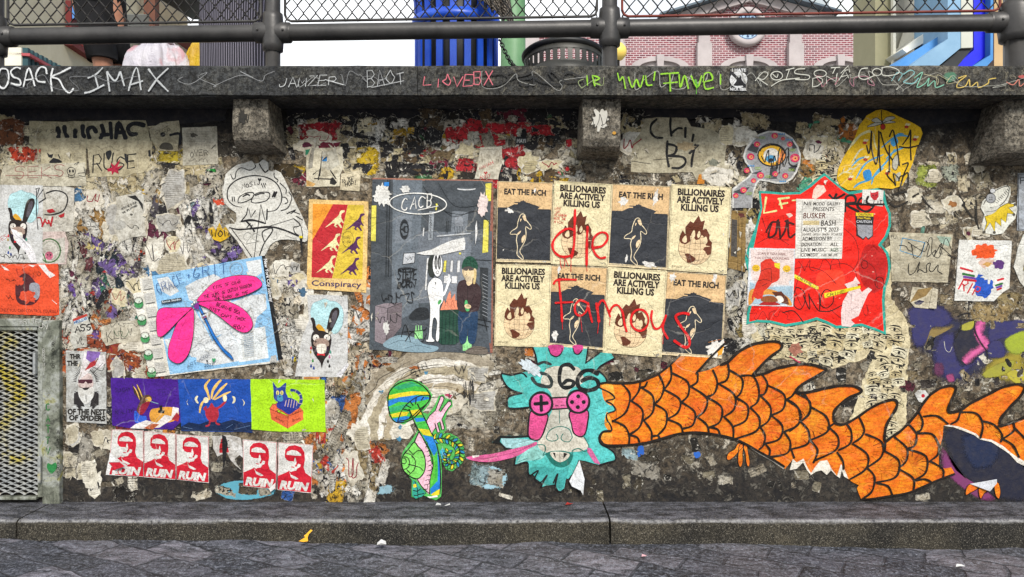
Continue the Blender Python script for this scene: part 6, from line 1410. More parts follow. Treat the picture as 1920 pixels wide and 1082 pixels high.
for x, y in ((1625, 232), (1250, 375), (1700, 345), (1255, 525), (1118, 700), (1450, 650)):
    a.ell('b83a24', x, y, 20, 14); a.line('1a1712', .8, [(x-8, y-12), (x-8, y+12)], False); a.line('1a1712', .8, [(x+5, y-12), (x+5, y+12)], False); a.ell('d9cfa2', x+18, y-20, 16, 9, -.4); a.ell('d9cfa2', x-2, y-22, 14, 8, -.9)
a.lines('17130e', 2.6, '1265,400 1290,470 1310,270 ; 1310,270 1310,430 1350,570 1370,450 1375,270 ; 1375,270 1380,480 1390,630 ; 1390,280 1440,440 1520,560 ; 1470,320 1500,260 1520,330 1540,420 1560,580 ; 1560,410 1640,420 1730,400 ; 1590,390 1640,320 1660,260 1660,420 1665,530 ; 1470,400 1470,640 ; 1590,570 1640,560 1600,660 1560,800')
a.poly('a9a89a', xy('1500,530 1540,480 1550,560 1530,620 1500,600'), True); a.poly('a9a89a', xy('1530,660 1570,640 1560,700 1530,720'), True); a.line('1a1712', 1, xy('1500,530 1540,480 1550,560 1530,620 1500,600'), closed=True)
a.scrib('17130e', 2.4, 1450, 600, 1640, 780, 11)
a.done()
a = Art('frog_sticker', 'white cutout sticker of a grinning button eyed frog in a yellow jester collar', 'sticker', 5, mat=M_FRESH, seed=43).Z(1440, 270, 4)
a.sheet('cdcdc3', xy('1640,400 1700,340 1780,310 1812,320 1815,380 1790,450 1850,440 1865,490 1850,560 1800,610 1760,670 1690,682 1610,665 1600,600 1620,530 1590,480 1605,430'), .3)
a.line('1a1a18', 1.6, xy('1612,455 1650,390 1720,340 1795,318 1800,370 1770,430 1720,470 1660,480')); 
for i in range(9): a.line('1a1a18', 1, xy('%d,%d %d,%d' % (1700+i*11, 435-i*12, 1716+i*11, 445-i*11)), False)
a.ell('8d8f92', 1666, 408, 36, 36); a.ring('1a1a18', 1, 1666, 408, 36, 36); a.ell('b9bbbd', 1680, 352, 20, 18); a.ring('1a1a18', .8, 1680, 352, 20, 18)
for x, y in ((1658, 400), (1674, 400), (1658, 416), (1674, 416)): a.ell('1a1a18', x, y, 4, 4)
a.poly('c9ae22', xy('1620,545 1680,520 1740,470 1790,445 1850,455 1835,470 1800,480 1850,530 1790,520 1780,590 1740,560 1745,620 1700,580 1695,660 1660,590 1615,660 1635,590'), False); a.line('1a1a18', 1.1, xy('1620,545 1680,520 1740,470 1790,445 1850,455 1835,470 1800,480 1850,530 1790,520 1780,590 1740,560 1745,620 1700,580 1695,660 1660,590 1615,660 1635,590'), False, closed=True)
for x, y in ((1617, 660), (1692, 664), (1838, 530), (1846, 455)): a.ell('4a463c', x, y, 11, 11)
a.poly('b9b9b0', xy('1620,500 1660,485 1730,460 1700,510 1640,535'), True); a.lines('1a1a18', .8, '1625,510 1700,500 1740,470')
a.done()
a = Art('white_creature_cutout', 'white cutout of a wide eyed skull like creature drawn in black marker', 'paste-up', 5.4, mat=M_FRESH, seed=44).Z(400, 290, 5.41)
a.sheet('c6c5be', xy('130,200 180,150 250,105 320,90 390,62 420,95 470,85 500,55 520,50 560,85 565,160 600,175 630,152 690,185 720,240 780,370 850,520 920,660 965,780 955,870 930,890 850,870 760,860 690,862 630,880 580,920 540,1000 500,1060 360,1060 300,960 240,870 180,800 120,720 160,700 225,705 240,650 235,590 160,540 115,480 100,400 110,300'), .5)
b = '17171a'
a.line(b, 1.8, xy('180,200 200,245 225,240 240,170 290,135 370,160 430,130 425,100')); a.line(b, 2.4, xy('470,95 495,140 530,180 558,160')); a.line(b, 2.4, xy('295,535 220,520 160,470 145,400 170,320 260,250 400,215 540,232 640,290 690,380 695,470 660,540 620,570 550,578'), taper=.4); a.line(b, 2.6, xy('550,555 548,610 545,660'), False)
for p in ('255,480 270,430 330,395 390,385 415,400 400,440 340,475 280,490', '390,470 420,410 480,385 560,385 575,420 545,465 470,488 410,490'): a.line(b, 2, xy(p), closed=True)
a.line(b, 3, xy('305,425 350,405 370,415')); a.line(b, 2.4, xy('430,415 480,398 520,395'))
a.poly(b, xy('472,275 455,255 458,240 470,240 474,250 484,238 494,246 488,262')); a.hand(b, 1.4, 'NOSIJ', (300, 345), (480, 300), 38)
for i in range(7): a.line(b, 1.4, xy('%d,%d %d,%d' % (490+i*7, 290+(i % 3)*14, 494+i*7, 310+(i % 3)*14)), False)
for x in (195, 215): a.line(b, 2, xy('%d,430 %d,475' % (x, x+6)), False)
for x in (610, 630): a.line(b, 3, xy('%d,380 %d,430' % (x+15, x-5)), False)
a.line(b, 2.2, xy('355,540 340,610 285,680'), False); a.line(b, 4, xy('285,680 400,665 535,700'), taper=.4); a.line(b, 2, xy('365,560 385,640 430,570'), False); a.line(b, 3, xy('330,670 380,720 420,780')); a.lines(b, 2, '345,740 380,700 ; 375,755 400,715', False)
a.line(b, 1.4, xy('420,1040 440,860 475,600 485,505 520,640 538,700'), False); a.line(b, 3.6, xy('165,740 260,760 420,748 540,735 640,742 760,780 870,830'), taper=.3); a.line(b, 1.6, xy('190,755 300,900 395,1040'), False); a.line(b, 2, xy('470,1030 520,900 590,800 605,755 570,750 500,790 520,880')); a.line(b, 1, xy('560,730 820,650'), False); a.line(b, 1.4, xy('820,650 880,700 905,790 910,850'))
a.lines(b, 1.8, '690,570 760,540 800,440 770,380 ; 620,190 625,230 660,260 650,280 ; 680,290 740,350 740,395 ; 750,600 840,560 790,600 ; 820,580 880,605 ; 845,625 910,665 ; 830,660 880,710 860,730 820,740 830,790 870,820 ; 700,430 740,440 760,480 730,500'); a.lines('8a8a86', .8, '330,870 310,830 350,790 390,820 340,900 460,880 ; 470,880 400,850 420,800 480,820 ; 610,860 650,850 640,780 ; 730,820 850,860')
a.rect('d6c419', 875, 825, 908, 848); a.poly('1a1a1c', xy('880,850 908,850 905,890 910,1040 895,980'))
a.done()
# small stickers and notes
def note(name, label, cat, pts, col, fn=None, lift=4.4, mat=None, seed=1, rag=.5, ori=None, group=None):
    a = Art(name, label, cat, lift, mat=mat, seed=seed, group=group)
    if ori: a.Z(*ori)
    a.sheet(col, xy(pts) if isinstance(pts, str) else pts, rag)
    if fn: fn(a)
    return a.done()
note('burst_sticker', 'small yellow crown shaped sticker tagged WOW in black', 'sticker', '1560,640 1600,620 1620,650 1650,590 1670,640 1700,620 1725,690 1690,720 1660,735 1600,715', 'cfa91c', lambda a: (a.hand('15130c', 2, 'WOW', (1588, 700), (1720, 690), 50, .06), a.lines('15130c', 1, '1600,715 1640,740 1700,715')), ori=(0, 270, 4), seed=50)
def hop(a): a.hand('191814', 1.1, 'TO THE', (645, 295), (735, 282), 26); a.hand('191814', 1.2, 'HOP!', (672, 318), (758, 308), 30); a.line('191814', 1, xy('685,255 735,245'))
note('handwritten_note', 'cream note handwritten TO THE HOP, stuck above the raptor poster', 'note', '640,225 790,195 775,355 632,345', 'c9bfa4', hop, 5, ori=(480, 270, 4), seed=51)
def hand_(a):
    a.poly('8d8a80', xy('420,30 440,35 425,180 395,190 395,130')); a.lines('1d1c1a', 2.4, '430,230 480,190 470,270 ; 440,260 560,265 ; 500,60 480,240 ; 560,200 600,260', False); a.poly('b9b6a8', xy('500,60 600,40 630,150 560,200 490,180')); a.rect('2a78b8', 498, 98, 534, 132); a.poly('1d1c1a', xy('560,260 580,250 610,290 590,310 555,300')); a.poly('c9a060', xy('380,270 450,300 430,320 380,318')); a.poly('2f8a6a', xy('372,45 408,40 390,80 374,85'))
note('ripped_handprint_sheet', 'cream sheet of a grey reaching hand with a blue square, above the raptor poster', 'paper', '380,38 650,25 655,180 630,230 628,318 380,325', 'c9c3ae', hand_, 4.6, ori=(480, 270, 4), seed=52)
note('heart_note', 'wrinkled white note with a red handwritten message and heart above the alley poster', 'note', '1680,25 1845,20 1845,150 1815,265 1640,262 1665,150', 'c4c0b2', lambda a: (a.hand('b0242c', .9, 'MANAH', (1680, 195), (1780, 150), 24), a.hand('b0242c', .9, 'ANDY', (1680, 265), (1760, 250), 24), a.poly('b0242c', xy('1722,232 1708,214 1716,208 1722,216 1730,206 1738,214')), a.lines('8d897c', .8, '1700,45 1810,40 ; 1690,70 1700,140 ; 1830,60 1815,150')), 4.6, ori=(480, 270, 4), seed=53)
def doll(a):
    a.tear('d8501c', 1620, 810, 105, 70, 30, .35); a.tear('1f4fae', 1610, 1060, 85, 100, 30, .3); a.tear('c2a596', 1640, 900, 70, 60, 26, .4)
    for i, c in enumerate(('b81c28', 'd6d2cc', '2a6a34', '6a3a96', 'b81c28')): a.line(c, 4, [(1440+i*8, 930+i*22), (1530+i*6, 955+i*18)], False); a.line(c, 3.6, [(1690+i*6, 1030+i*16), (1760-i*4, 1010+i*18)], False)
    a.tear('54306e', 1725, 905, 56, 44, 22, .55); a.tear('cdcdc8', 1660, 975, 90, 80, 40, .5, .4); a.tear('b58a4a', 1640, 900, 40, 24, 18, .5); a.hand('b81c28', 2.6, 'RIP', (1425, 1090), (1560, 1150), 80, .05, .1)
note('ripped_drawing', 'white sheet with red letters RIP and a scraped off colour drawing', 'paper', '1430,720 1825,725 1805,1080 1760,1110 1690,1180 1395,1175', 'cfcfca', doll, 5, mat=M_FRESH, ori=(1440, 270, 4), seed=54)
def news(a):
    for i in range(30): a.line('9c988a', .5, [(930+a.r.uniform(0, 20), 700+i*11), (1340-a.r.uniform(0, 60), 705+i*11)], False)
    a.text('55524a', 'FU', (918, 708), (958, 710), 24, .0); a.line('4a90b8', 1.4, xy('1005,705 1175,740 1140,850 985,800 1005,705'), False); a.poly('9ab0a0', xy('1260,690 1370,700 1350,770 1290,740'))
    a.scrib('1c1b19', 1.4, 1000, 730, 1330, 860, 15, .4); a.scrib('1c1b19', 1.6, 1040, 880, 1300, 980, 16, .5); a.scrib('1c1b19', 1.2, 1020, 700, 1390, 850, 11, .5); a.line('1c1b19', 1.2, xy('1280,760 1380,850 1340,830 1420,860'))
note('newspaper_sheet', 'yellowed newspaper sheet scribbled with black marker tags, right of the red sheet', 'paper', '905,660 1385,680 1345,1040 925,1030 915,800', 'b5ae98', news, 4.2, ori=(1440, 270, 4), seed=55)
note('folded_brown_paper', 'folded brown and white paper flap below the scribbled newspaper', 'paper', '1080,-10 1260,10 1250,160 1100,145 1060,100', 'c4bda8', lambda a: (a.poly('8d7446', xy('1120,10 1230,-5 1180,60 1060,110 1090,60')), a.poly('2d2b4a', xy('1090,110 1130,90 1170,100 1140,125 1105,125')), a.flap('c9c3b0', [(1230, 0, 2), (1262, 10, 12), (1250, 155, 10), (1200, 150, 3)])), 4.6, ori=(1440, 540, 4), seed=56)
note('edge_poster', 'pale poster with a dark border cut by the right edge, beside the frog sticker', 'poster', '1908,325 1990,322 1990,436 1906,432', '9aa0a8', lambda a: (a.line('1d2226', 1.6, xy('1909,327 1988,324 1988,434 1908,430'), False, closed=True), a.hand('1d2226', 1.6, 'PA', (1912, 345), (1930, 345), 12)), 4.6, seed=57)
note('edge_cutout', 'white cutout with an olive drip drawing at the right edge', 'paste-up', '1918,440 1960,430 1990,470 1990,550 1940,560 1912,530 1900,500 1908,465', 'cdcdc6', lambda a: (a.poly('7a7632', xy('1918,500 1930,470 1940,500 1932,512 1920,510'), True), a.line('1a1a18', 1, xy('1918,500 1930,470 1940,500'))), 4.6, seed=58)
note('name_tag_sticker', 'white name tag sticker with a red and blue header, below the torn orange scraps', 'sticker', '545,235 655,190 665,235 700,320 690,345 650,352 655,440 560,455 530,400', 'bfbfb8', lambda a: (a.poly('b03a30', xy('550,232 655,192 660,210 552,252')), a.poly('b9cbd8', xy('556,250 662,212 666,236 560,276')), a.hand('2a5a9a', 1.2, 'HELLO', (562, 268), (655, 238), 18), a.hand('17171a', 2.2, 'ASS', (570, 335), (690, 315), 50, .1), a.scrib('3a3a3a', 1.2, 570, 370, 640, 440, 8)), 4.8, ori=(0, 540, 4), seed=59)
note('tagged_paper', 'off white paper with thin green and black tags left of the dragonfly map', 'paper', '760,290 900,250 1050,240 1060,400 880,415 800,435 765,380', 'bdb8a8', lambda a: (a.hand('1f1f1d', 1.3, 'KLLV', (810, 395), (1000, 360), 70, .12), a.scrib('2a5a3a', 1, 860, 300, 960, 380, 8), a.scrib('4a4a46', .8, 800, 260, 1030, 300, 12)), 4.4, ori=(0, 540, 4), seed=60)
note('coping_sticker', 'black and white sticker of a crossed out figure lettered NICK SIBR on the coping', 'sticker', '1635,512 1768,515 1760,682 1628,680', '15161a', lambda a: (a.ell('c4c6c8', 1696, 600, 66, 68), a.poly('15161a', xy('1680,555 1712,550 1720,590 1740,640 1660,645 1680,600'), True), a.line('15161a', 5.5, xy('1640,540 1752,660'), False), a.ell('c4c6c8', 1698, 562, 9, 11), a.text('c9cbcd', 'I HATE', (1648, 540), (1752, 541), 20, .04), a.text('c9cbcd', 'NICK SIBR', (1630, 678), (1755, 681), 20, .04)), 1.0, mat=M_FRESH, ori=(960, 0, 4), seed=61) if False else None
a = Art('coping_sticker', 'black and white sticker of a crossed out figure lettered NICK SIBR on the coping', 'sticker', 6, Y=CY, mat=M_FRESH, seed=61).Z(960, 0, 4)
a.sheet('15161a', xy('1635,512 1768,515 1760,685 1628,682'), .3); a.ell('c4c6c8', 1696, 600, 66, 62); a.poly('15161a', xy('1680,575 1712,570 1720,600 1740,640 1660,645 1680,610'), True); a.line('15161a', 5.5, xy('1640,545 1752,655'), False); a.ell('c4c6c8', 1698, 572, 9, 11); a.text('c9cbcd', 'I HATE', (1648, 538), (1752, 539), 20, .04); a.text('c9cbcd', 'NICK SIBR', (1632, 680), (1755, 683), 20, .04)
a.done()
# ================================================================ older sheets at the upper left
def smallprint(a, x0, y0, x1, y1, n, col='77736a', w=.5):
    for i in range(n):
        y = y0+(y1-y0)*i/max(1, n-1); a.line(col, w, [(x0, y), (x1-a.r.uniform(0, .35)*(x1-x0), y)], False)
Zl = (0, 210, 4.364)
def luchac(a):
    B = '14161c'
    a.hand('5a564c', .9, 'SWAP + SUPPLY', (268, 172), (540, 170), 30, .03, 0)
    for st in ('475,130 485,180 480,208', '530,120 535,170 555,208', '620,150 615,190 620,208', '680,115 680,175 695,205', '735,215 720,150 760,125 790,165', '835,110 850,170 825,215', '830,190 890,185', '905,90 915,215', '950,215 975,90 1030,215', '960,170 1020,165', '1180,110 1100,95 1050,130 1070,180 1120,180'): a.line(B, 8, xy(st))
    smallprint(a, 275, 205, 420, 215, 2)
note('lettered_sheet', 'wide cream sheet brushed with big black letters LUCHAC under the coping', 'paper', '240,75 560,82 572,78 880,70 1195,68 1230,230 1240,300 240,300', 'a8a288', luchac, 2.6, ori=Zl, seed=70)
note('ripped_sheet', 'cream sheet with black spots and a lifted corner, right of the LUCHAC sheet', 'paper', '1225,150 1340,85 1465,70 1475,140 1455,320 1310,320 1240,230', 'a59f88', lambda a: (a.line('14161c', 7, xy('1330,120 1365,105')), a.ell('14161c', 1335, 185, 22, 20), a.line('14161c', 5, xy('1395,190 1470,180 1475,260')), a.hand('5a564c', .9, 'SWAP', (1275, 182), (1400, 165), 30, .03, 0), a.flap('b5b09c', [(1225, 150, 8), (1330, 95, 16), (1400, 100, 4), (1330, 140, 2)]), a.poly('45423a', xy('1310,300 1325,260 1360,250 1405,265 1415,310'), True)), 3, ori=Zl, seed=71)
note('printed_flyer', 'grey flyer of small print with ink stains beside the left corbel', 'flyer', '1492,130 1775,118 1788,425 1500,440', 'a9a596', lambda a: (smallprint(a, 1530, 160, 1740, 270, 9), a.tear('4a463e', 1585, 190, 40, 26, 18, .6), a.hand('45423c', 1.1, 'OVER', (1560, 370), (1700, 350), 45, .1), a.scrib('6a665c', .8, 1540, 380, 1700, 420, 14), a.line('2a2824', 1.8, xy('1735,300 1765,270'))), 3.2, ori=Zl, seed=72)
note('spotted_sheet', 'cream sheet with two black splashes above the skull doodle', 'paper', '338,220 560,215 700,220 712,470 560,480 340,440', 'b3ab90', lambda a: (a.poly('191b20', xy('385,330 410,350 440,345 430,380 400,370')), a.poly('191b20', xy('405,410 440,375 490,390 515,410 500,418 410,420')), a.line('191b20', 2, xy('480,350 495,380')), smallprint(a, 580, 240, 680, 310, 6), smallprint(a, 610, 340, 690, 400, 5), a.flap('c4bfae', [(545, 340, 3), (590, 330, 12), (580, 380, 6)])), 3.6, ori=Zl, seed=73)
note('tagged_sheet', 'cream sheet with a black RUSE tag and a red star below the LUCHAC letters', 'paper', '712,225 1100,228 1250,240 1245,330 1205,470 1160,505 1100,500 1040,530 740,530', 'b3ab90', lambda a: (a.scrib('847d68', .8, 760, 270, 1020, 320, 9), a.poly('24262a', xy('870,330 905,315 918,340 895,395 875,370'), True), a.poly('24262a', xy('1020,340 1040,345 1050,440 1025,400')), a.line('24262a', 4, xy('1225,320 1228,360')), a.hand('17181c', 2.4, 'RUSE', (760, 490), (1110, 450), 120, .1, .15), a.poly('a81c3c', xy('880,465 920,455 910,415 940,440 990,385 965,450 1010,440 970,475 975,510 940,490 920,520 915,485 885,490'))), 3.8, ori=Zl, seed=74)
note('skull_doodle_sheet', 'long pale sheet with faint red letters SEKS and a small skull doodle', 'paper', '38,435 340,425 700,415 712,605 300,612 0,608 10,520', 'b5b09e', lambda a: (a.hand('8d4a48', 1.2, 'SEKS', (130, 545), (530, 530), 95, .06, 0), a.line('8d4a48', 1, xy('50,520 480,520')), a.ring('17181c', 1.2, 588, 488, 34, 34), a.ell('17181c', 575, 485, 8, 13), a.ell('17181c', 602, 485, 8, 13), a.lines('17181c', 1.1, '565,515 568,535 610,535 612,512 ; 612,430 650,410 630,435 ; 640,505 700,495 ; 650,520 700,525 690,450'), a.line('1d1d1c', .8, xy('120,612 510,608 510,640'), False)), 4.2, ori=Zl, seed=75)
def pk(a):
    for i in range(60): a.ell('8d8a84', a.r.uniform(370, 470), a.r.uniform(370, 640), 2.5, 2.5, n=6)
    a.line('17181c', 2.4, xy('275,340 300,330 275,420 330,340 345,410 300,440'), False); a.line('17181c', 2.2, xy('350,370 420,350 490,370 512,420 480,500 400,530 340,530')); a.scrib('a82028', 3, 290, 545, 410, 620, 12, .4); a.poly('a82028', xy('355,495 400,485 420,510 380,520 360,512')); a.poly('a82028', xy('440,540 490,515 485,545 460,555')); a.line('17181c', 1.6, xy('280,350 278,500 290,640'))
note('halftone_sheet', 'white halftone sheet with a looped black tag and red scribble beside the long eared print', 'paper', '270,322 470,318 560,330 555,655 272,660', 'bfbdb5', pk, 4, ori=(0, 270, 4), seed=76)
note('green_face_sheet', 'pinkish sheet with a green ringed pink face above the orange slogan sheet', 'paper', '275,660 490,655 520,740 500,905 280,900', 'c6b6b2', lambda a: (a.poly('bdbab2', xy('290,740 490,700 490,890 290,895')), a.ring('3f6a3c', 2.6, 375, 800, 82, 88), a.ring('8d9a88', 1, 380, 800, 60, 68), a.ell('b8607a', 372, 838, 30, 32), a.ell('2a1a1c', 362, 832, 6, 6), a.ell('2a1a1c', 384, 832, 6, 6), a.line('3f6a3c', 2.4, xy('290,790 330,830 350,890'))), 4.2, ori=(0, 270, 4), seed=77)
def slogan(a):
    for st in ('10,905 60,935 75,950 40,945', '215,905 270,910 250,925', '290,905 340,905 370,950 420,985 380,1005 340,965'): a.poly('d6cfcc', xy(st))
    a.scrib('a83420', 2, 130, 930, 250, 1060, 12, .5); a.tear('c9472a', 190, 1000, 90, 60, 24, .4); a.hand('3a1410', 1, 'NO', (255, 1000), (310, 990), 36); a.scrib('3a1410', 1.2, 60, 1010, 120, 1040, 6)
    a.m = lambda x, y: (x/4, 540+y/4)
    a.poly('4a1c22', xy('130,-60 190,-110 250,-70 290,0 300,70 260,120 200,130 140,110 120,40'), True); a.poly('8d8f98', xy('225,-20 260,-40 300,-20 300,60 270,90 235,60'), True); a.tear('c9472a', 150, -50, 40, 40, 20, .5)
    a.scrib('3a1410', 1, 45, 50, 105, 95, 7); a.tear('c9472a', 215, 70, 80, 60, 24, .5); a.text('4a1812', 'ONLY YOU CAN CONTROL YOURSELF', (2, 176), (440, 188), 24, .0); a.line('e8d8d0', 1, xy('395,90 430,120'))
note('slogan_sheet', 'orange sheet lettered ONLY YOU CAN CONTROL YOURSELF above the steel grate', 'poster', '-60,900 440,900 448,1280 400,1290 -60,1270', 'd24a26', slogan, 4.6, mat=M_FRESH, ori=(0, 270, 4), seed=78)
note('verse_paper', 'white paper with two slanted lines of dark lettering among torn strips', 'paper', '875,400 960,380 1080,375 1085,560 1100,690 1000,700 900,740 850,620 880,500', 'bdbbb2', lambda a: (a.hand('1d1d1e', .9, 'NOTHING S PUR', (915, 500), (1030, 445), 16, .04), a.hand('1d1d1e', .8, 'THE SPLINTERED', (925, 525), (1035, 465), 12, .04), a.poly('1d1d1e', xy('960,395 1020,385 1075,450 1078,500 1040,430')), a.tear('55524c', 990, 530, 12, 10, 10), a.tear('a9a8a2', 900, 610, 60, 50, 20, .4), a.scrib('3a3a38', 1, 960, 610, 1050, 640, 8)), 5, ori=(0, 270, 4), seed=79)
def chbi(a):
    B = '131315'
    for st in ('1085,895 1045,935 1040,990 1075,1030 1130,1035', '1188,890 1186,950 1195,1020', '1190,1005 1240,965 1275,965', '1300,960 1298,1030', '1360,1010 1350,1060'): a.line(B, 4.4, xy(st))
    a.m = lambda x, y: (960+x/4, 270+y/4)
    for st in ('1165,-20 1160,80 1175,170', '1165,0 1230,20 1220,70 1170,90', '1180,90 1280,100 1300,140 1260,180 1200,180', '1375,5 1350,110 1345,170', '1330,70 1395,10'): a.line(B, 4.6, xy(st))
    a.tear('7a7d70', 1510, 140, 55, 34, 18, .4); a.poly('c9822a', xy('1400,230 1450,220 1440,300 1385,300')); a.tear('a99878', 1300, 20, 100, 40, 22, .5); a.lines('2a2a28', 1, '900,130 1040,150 ; 1060,120 1200,110 ; 920,60 940,110 ; 905,75 945,70')
note('torn_tagged_sheet', 'ragged cream sheet with black sprayed letters between the middle corbel and the eye cutout', 'paper', '1000,890 1090,880 1310,885 1340,950 1480,970 1620,1030 1600,1130 1590,1290 1540,1340 1380,1350 1350,1290 1120,1300 890,1290 900,1080 960,1000', 'aaa48e', chbi, 3.2, ori=(960, 0, 4), seed=80)
note('wooden_board', 'narrow brown wooden board leaning beside the block of posters', 'board', '1645,500 1755,505 1745,960 1620,930', '8a7040', lambda a: (a.poly('4a4642', xy('1645,565 1688,570 1685,850 1640,840')), a.lines('5a4626', 1, '1700,510 1690,950 ; 1725,520 1718,940 ; 1660,510 1750,520'), a.tear('5a2a26', 1720, 535, 30, 24, 16, .5)), 3.6, ori=(960, 270, 4), seed=81)
# pale comic eyes pasted as one long collage
def eyes(a, poly, n, rnd):
    def inside(x, y):
        c = False; j = len(poly)-1
        for i in range(len(poly)):
            xi, yi = poly[i]; xj, yj = poly[j]
            if (yi > y) != (yj > y) and x < (xj-xi)*(y-yi)/(yj-yi)+xi: c = not c
            j = i
        return c
    xs_ = [p[0] for p in poly]; ys_ = [p[1] for p in poly]; y = min(ys_)+8; row = 0
    while y < max(ys_)-4:
        x = min(xs_)+rnd.uniform(0, 12)
        while x < max(xs_):
            w = rnd.uniform(17, 31)
            if inside(x, y) and inside(x+w*.6, y) and inside(x-w*.5, y):
                t = rnd.uniform(-.25, .3); c, s = math.cos(t), math.sin(t)
                a.layer = 6+(row % 20)*9; row += 1
                def P(l): return [(x+(u*c-v*s)*w*.5, y+(u*s+v*c)*w*.5) for u, v in l]
                if rnd.random() < .5: a.poly(rnd.choice(('c9bf9c', 'd2c8a8', 'c2b48c', 'd6d0b6')), P([(-1.1, -.75), (1.05, -.8), (1.1, .6), (-1.05, .65)]))
                k = '1b1916'; a.poly(k, P([(-.95, -.3), (-.3, -.62), (.5, -.6), (.95, -.3), (.4, -.42), (-.3, -.4)]))
                a.line(k, 1.1, P([(-.8, .05), (-.3, -.2), (.3, -.18), (.8, .08)])); a.line(k, .7, P([(-.6, .12), (0, .25), (.6, .14)])); a.ell(k, x-.02*w, y, w*.09, w*.1)
                if rnd.random() < .6: a.line(k, .8, P([(.9, -.1), (1.0, .4), (.75, .6)]))
                if rnd.random() < .6: a.poly(k, P([(-1.0, .3), (rnd.uniform(-.8, 0), .7), (-1.0, rnd.uniform(.6, 1.1))]))
                if rnd.random() < .4: a.poly(k, P([(.4, -1.0), (1.1, -.9), (rnd.uniform(.6, 1.2), -.3)]))
                if rnd.random() < .25: a.line(k, 1.6, P([(-.9, .75), (.2, .68), (.9, .78)]))
            x += w*1.05
        y += rnd.uniform(12, 15)
EC = [(1690, 445), (1668, 470), (1672, 560), (1700, 600), (1706, 640), (1702, 680), (1698, 800), (1690, 840), (1655, 850), (1640, 830), (1585, 800), (1605, 760), (1615, 720), (1640, 660), (1610, 645), (1560, 650), (1500, 640), (1490, 610), (1560, 600), (1660, 620), (1655, 470)]
a = Art('comic_eyes_collage', 'cream collage strip of drawn comic eyes running down right of the red sheet', 'paste-up', 3.4, seed=82)
a.lay = 6e-6; a.lift = 2.4; a.sheet('cfc4a2', EC, 1.6, 6); eyes(a, EC, 90, random.Random(3)); a.done()
EC2 = [(1412, 600), (1480, 612), (1560, 612), (1640, 640), (1625, 672), (1560, 690), (1500, 676), (1440, 668), (1408, 640)]
a = Art('comic_eyes_collage', 'cream scrap of drawn comic eyes tucked under the red sheet, above the dragon back', 'paste-up', 3.0, seed=83)
a.lay = 6e-6; a.lift = 2.2; a.sheet('cabf9e', EC2, 2.2, 6); eyes(a, EC2, 30, random.Random(9)); a.layer = 200; a.tear('a8705e', 1490, 655, 18, 16, 18, .5); a.line('c22a58', 2.4, xy('1480,668 1500,680'), taper=.5); a.done()
EC3 = [(1540, 268), (1570, 262), (1592, 300), (1580, 345), (1520, 352), (1500, 340), (1520, 300)]
a = Art('comic_eyes_collage', 'cream scrap of drawn comic eyes between the eye cutout and the yellow cutout', 'paste-up', 3.0, seed=84)
a.lay = 6e-6; a.lift = 2.4; a.sheet('b9b09a', EC3, 2, 6); eyes(a, EC3, 12, random.Random(5)); a.done()

note('white_blob_sticker', 'small white blob cutout with one red eye above the dragon back', 'sticker', '1715,738 1722,730 1735,732 1742,742 1735,756 1722,752', 'c4c4c0', lambda a: a.ell('b01a2a', 1730, 742, 3.4, 3.4), 4, seed=85, rag=1.5)
note('black_label', 'tiny black label lettered MAYI left of the middle corbel', 'label', '967,257 988,257 988,271 967,271', '1a1c1e', lambda a: a.text('b9bcbc', 'MAYI', (969, 268), (986, 268), 7, .03), 4.4, seed=86)
note('ripped_strip', 'ripped white and red poster strip with black streaks between the stencil portraits', 'paper', '398,818 430,816 452,822 455,850 440,862 452,880 440,872 425,850 408,856 400,840', 'b9b7b4', lambda a: (a.poly('b01a24', xy('412,836 416,822 424,820 430,848 412,849')), a.poly('15151a', xy('417,815 424,818 428,832 420,880 417,840')), a.lines('15151a', 1.6, '414,830 430,826 ; 412,842 432,838'), a.poly('c8c8c8', xy('432,822 455,838 456,858 436,840'))), 4, seed=87, rag=1.5)
# ================================================================ paint straight on the masonry
def paint(name, parent, Y, fn, mat=None, lift=1.5, label=None):
    a = Art(name, label, None, lift, Y, mat=mat or M_SPRAY, parent=parent); fn(a); return a.done()
Wh = 'c6c8c8'
def cop1(a):
    a.Z(0, 0, 4)
    for st in ('75,560 60,525 20,520 0,560 0,640 40,665 70,620 75,560', '165,520 130,510 90,540 110,580 155,600 160,640 90,630', '185,655 225,515 270,650', '195,605 260,595', '360,560 350,515 310,510 280,560 290,610 350,620', '405,515 390,600 400,690', '540,510 460,550 400,580 450,600 490,670 530,700 560,665'): a.line(Wh, 3.6, xy(st), soft=True)
def cop2(a):
    a.Z(0, 0, 4)
    for st in ('665,590 730,560 780,510', '720,570 745,660', '640,700 690,690 790,640', '810,540 830,690', '810,540 870,610 910,540', '910,540 940,650', '970,685 1030,510 1065,680', '985,640 1080,610', '1120,520 1180,600 1270,690', '1270,515 1190,590 1120,690'): a.line('a9acad', 3.6, xy(st), soft=True)
def cop3(a):
    a.Z(480, 0, 4); a.hand('a9abab', 1.4, 'JAMZEP', (175, 655), (600, 640), 66, .08, .15); a.line('a9abab', 1.6, xy('520,600 660,640'))
    a.hand('9fa1a1', 1.3, 'BAOT', (840, 660), (1110, 620), 100, .1, .2); a.line('9fa1a1', 1.2, xy('870,660 1110,610'))
def cop4(a):
    a.Z(480, 0, 4); a.hand('c0606c', 1.8, 'LIOVEBX', (1255, 650), (1770, 640), 80, .12, .1)
def cop5(a):
    a.Z(960, 0, 4); B = '17191a'
    for st in ('-220,560 -160,560 -60,560 -30,600 -120,640 -190,640 -200,600', '-30,560 0,545 30,570 -10,605', '20,580 120,560 150,540 140,590 60,600 70,640 130,640', '150,580 230,620 360,640 380,620 300,540 280,560 320,600', '380,570 430,545 500,580 520,610 430,620 380,600 390,560', '160,560 165,640'): a.line(B, 4.4, xy(st), soft=True)
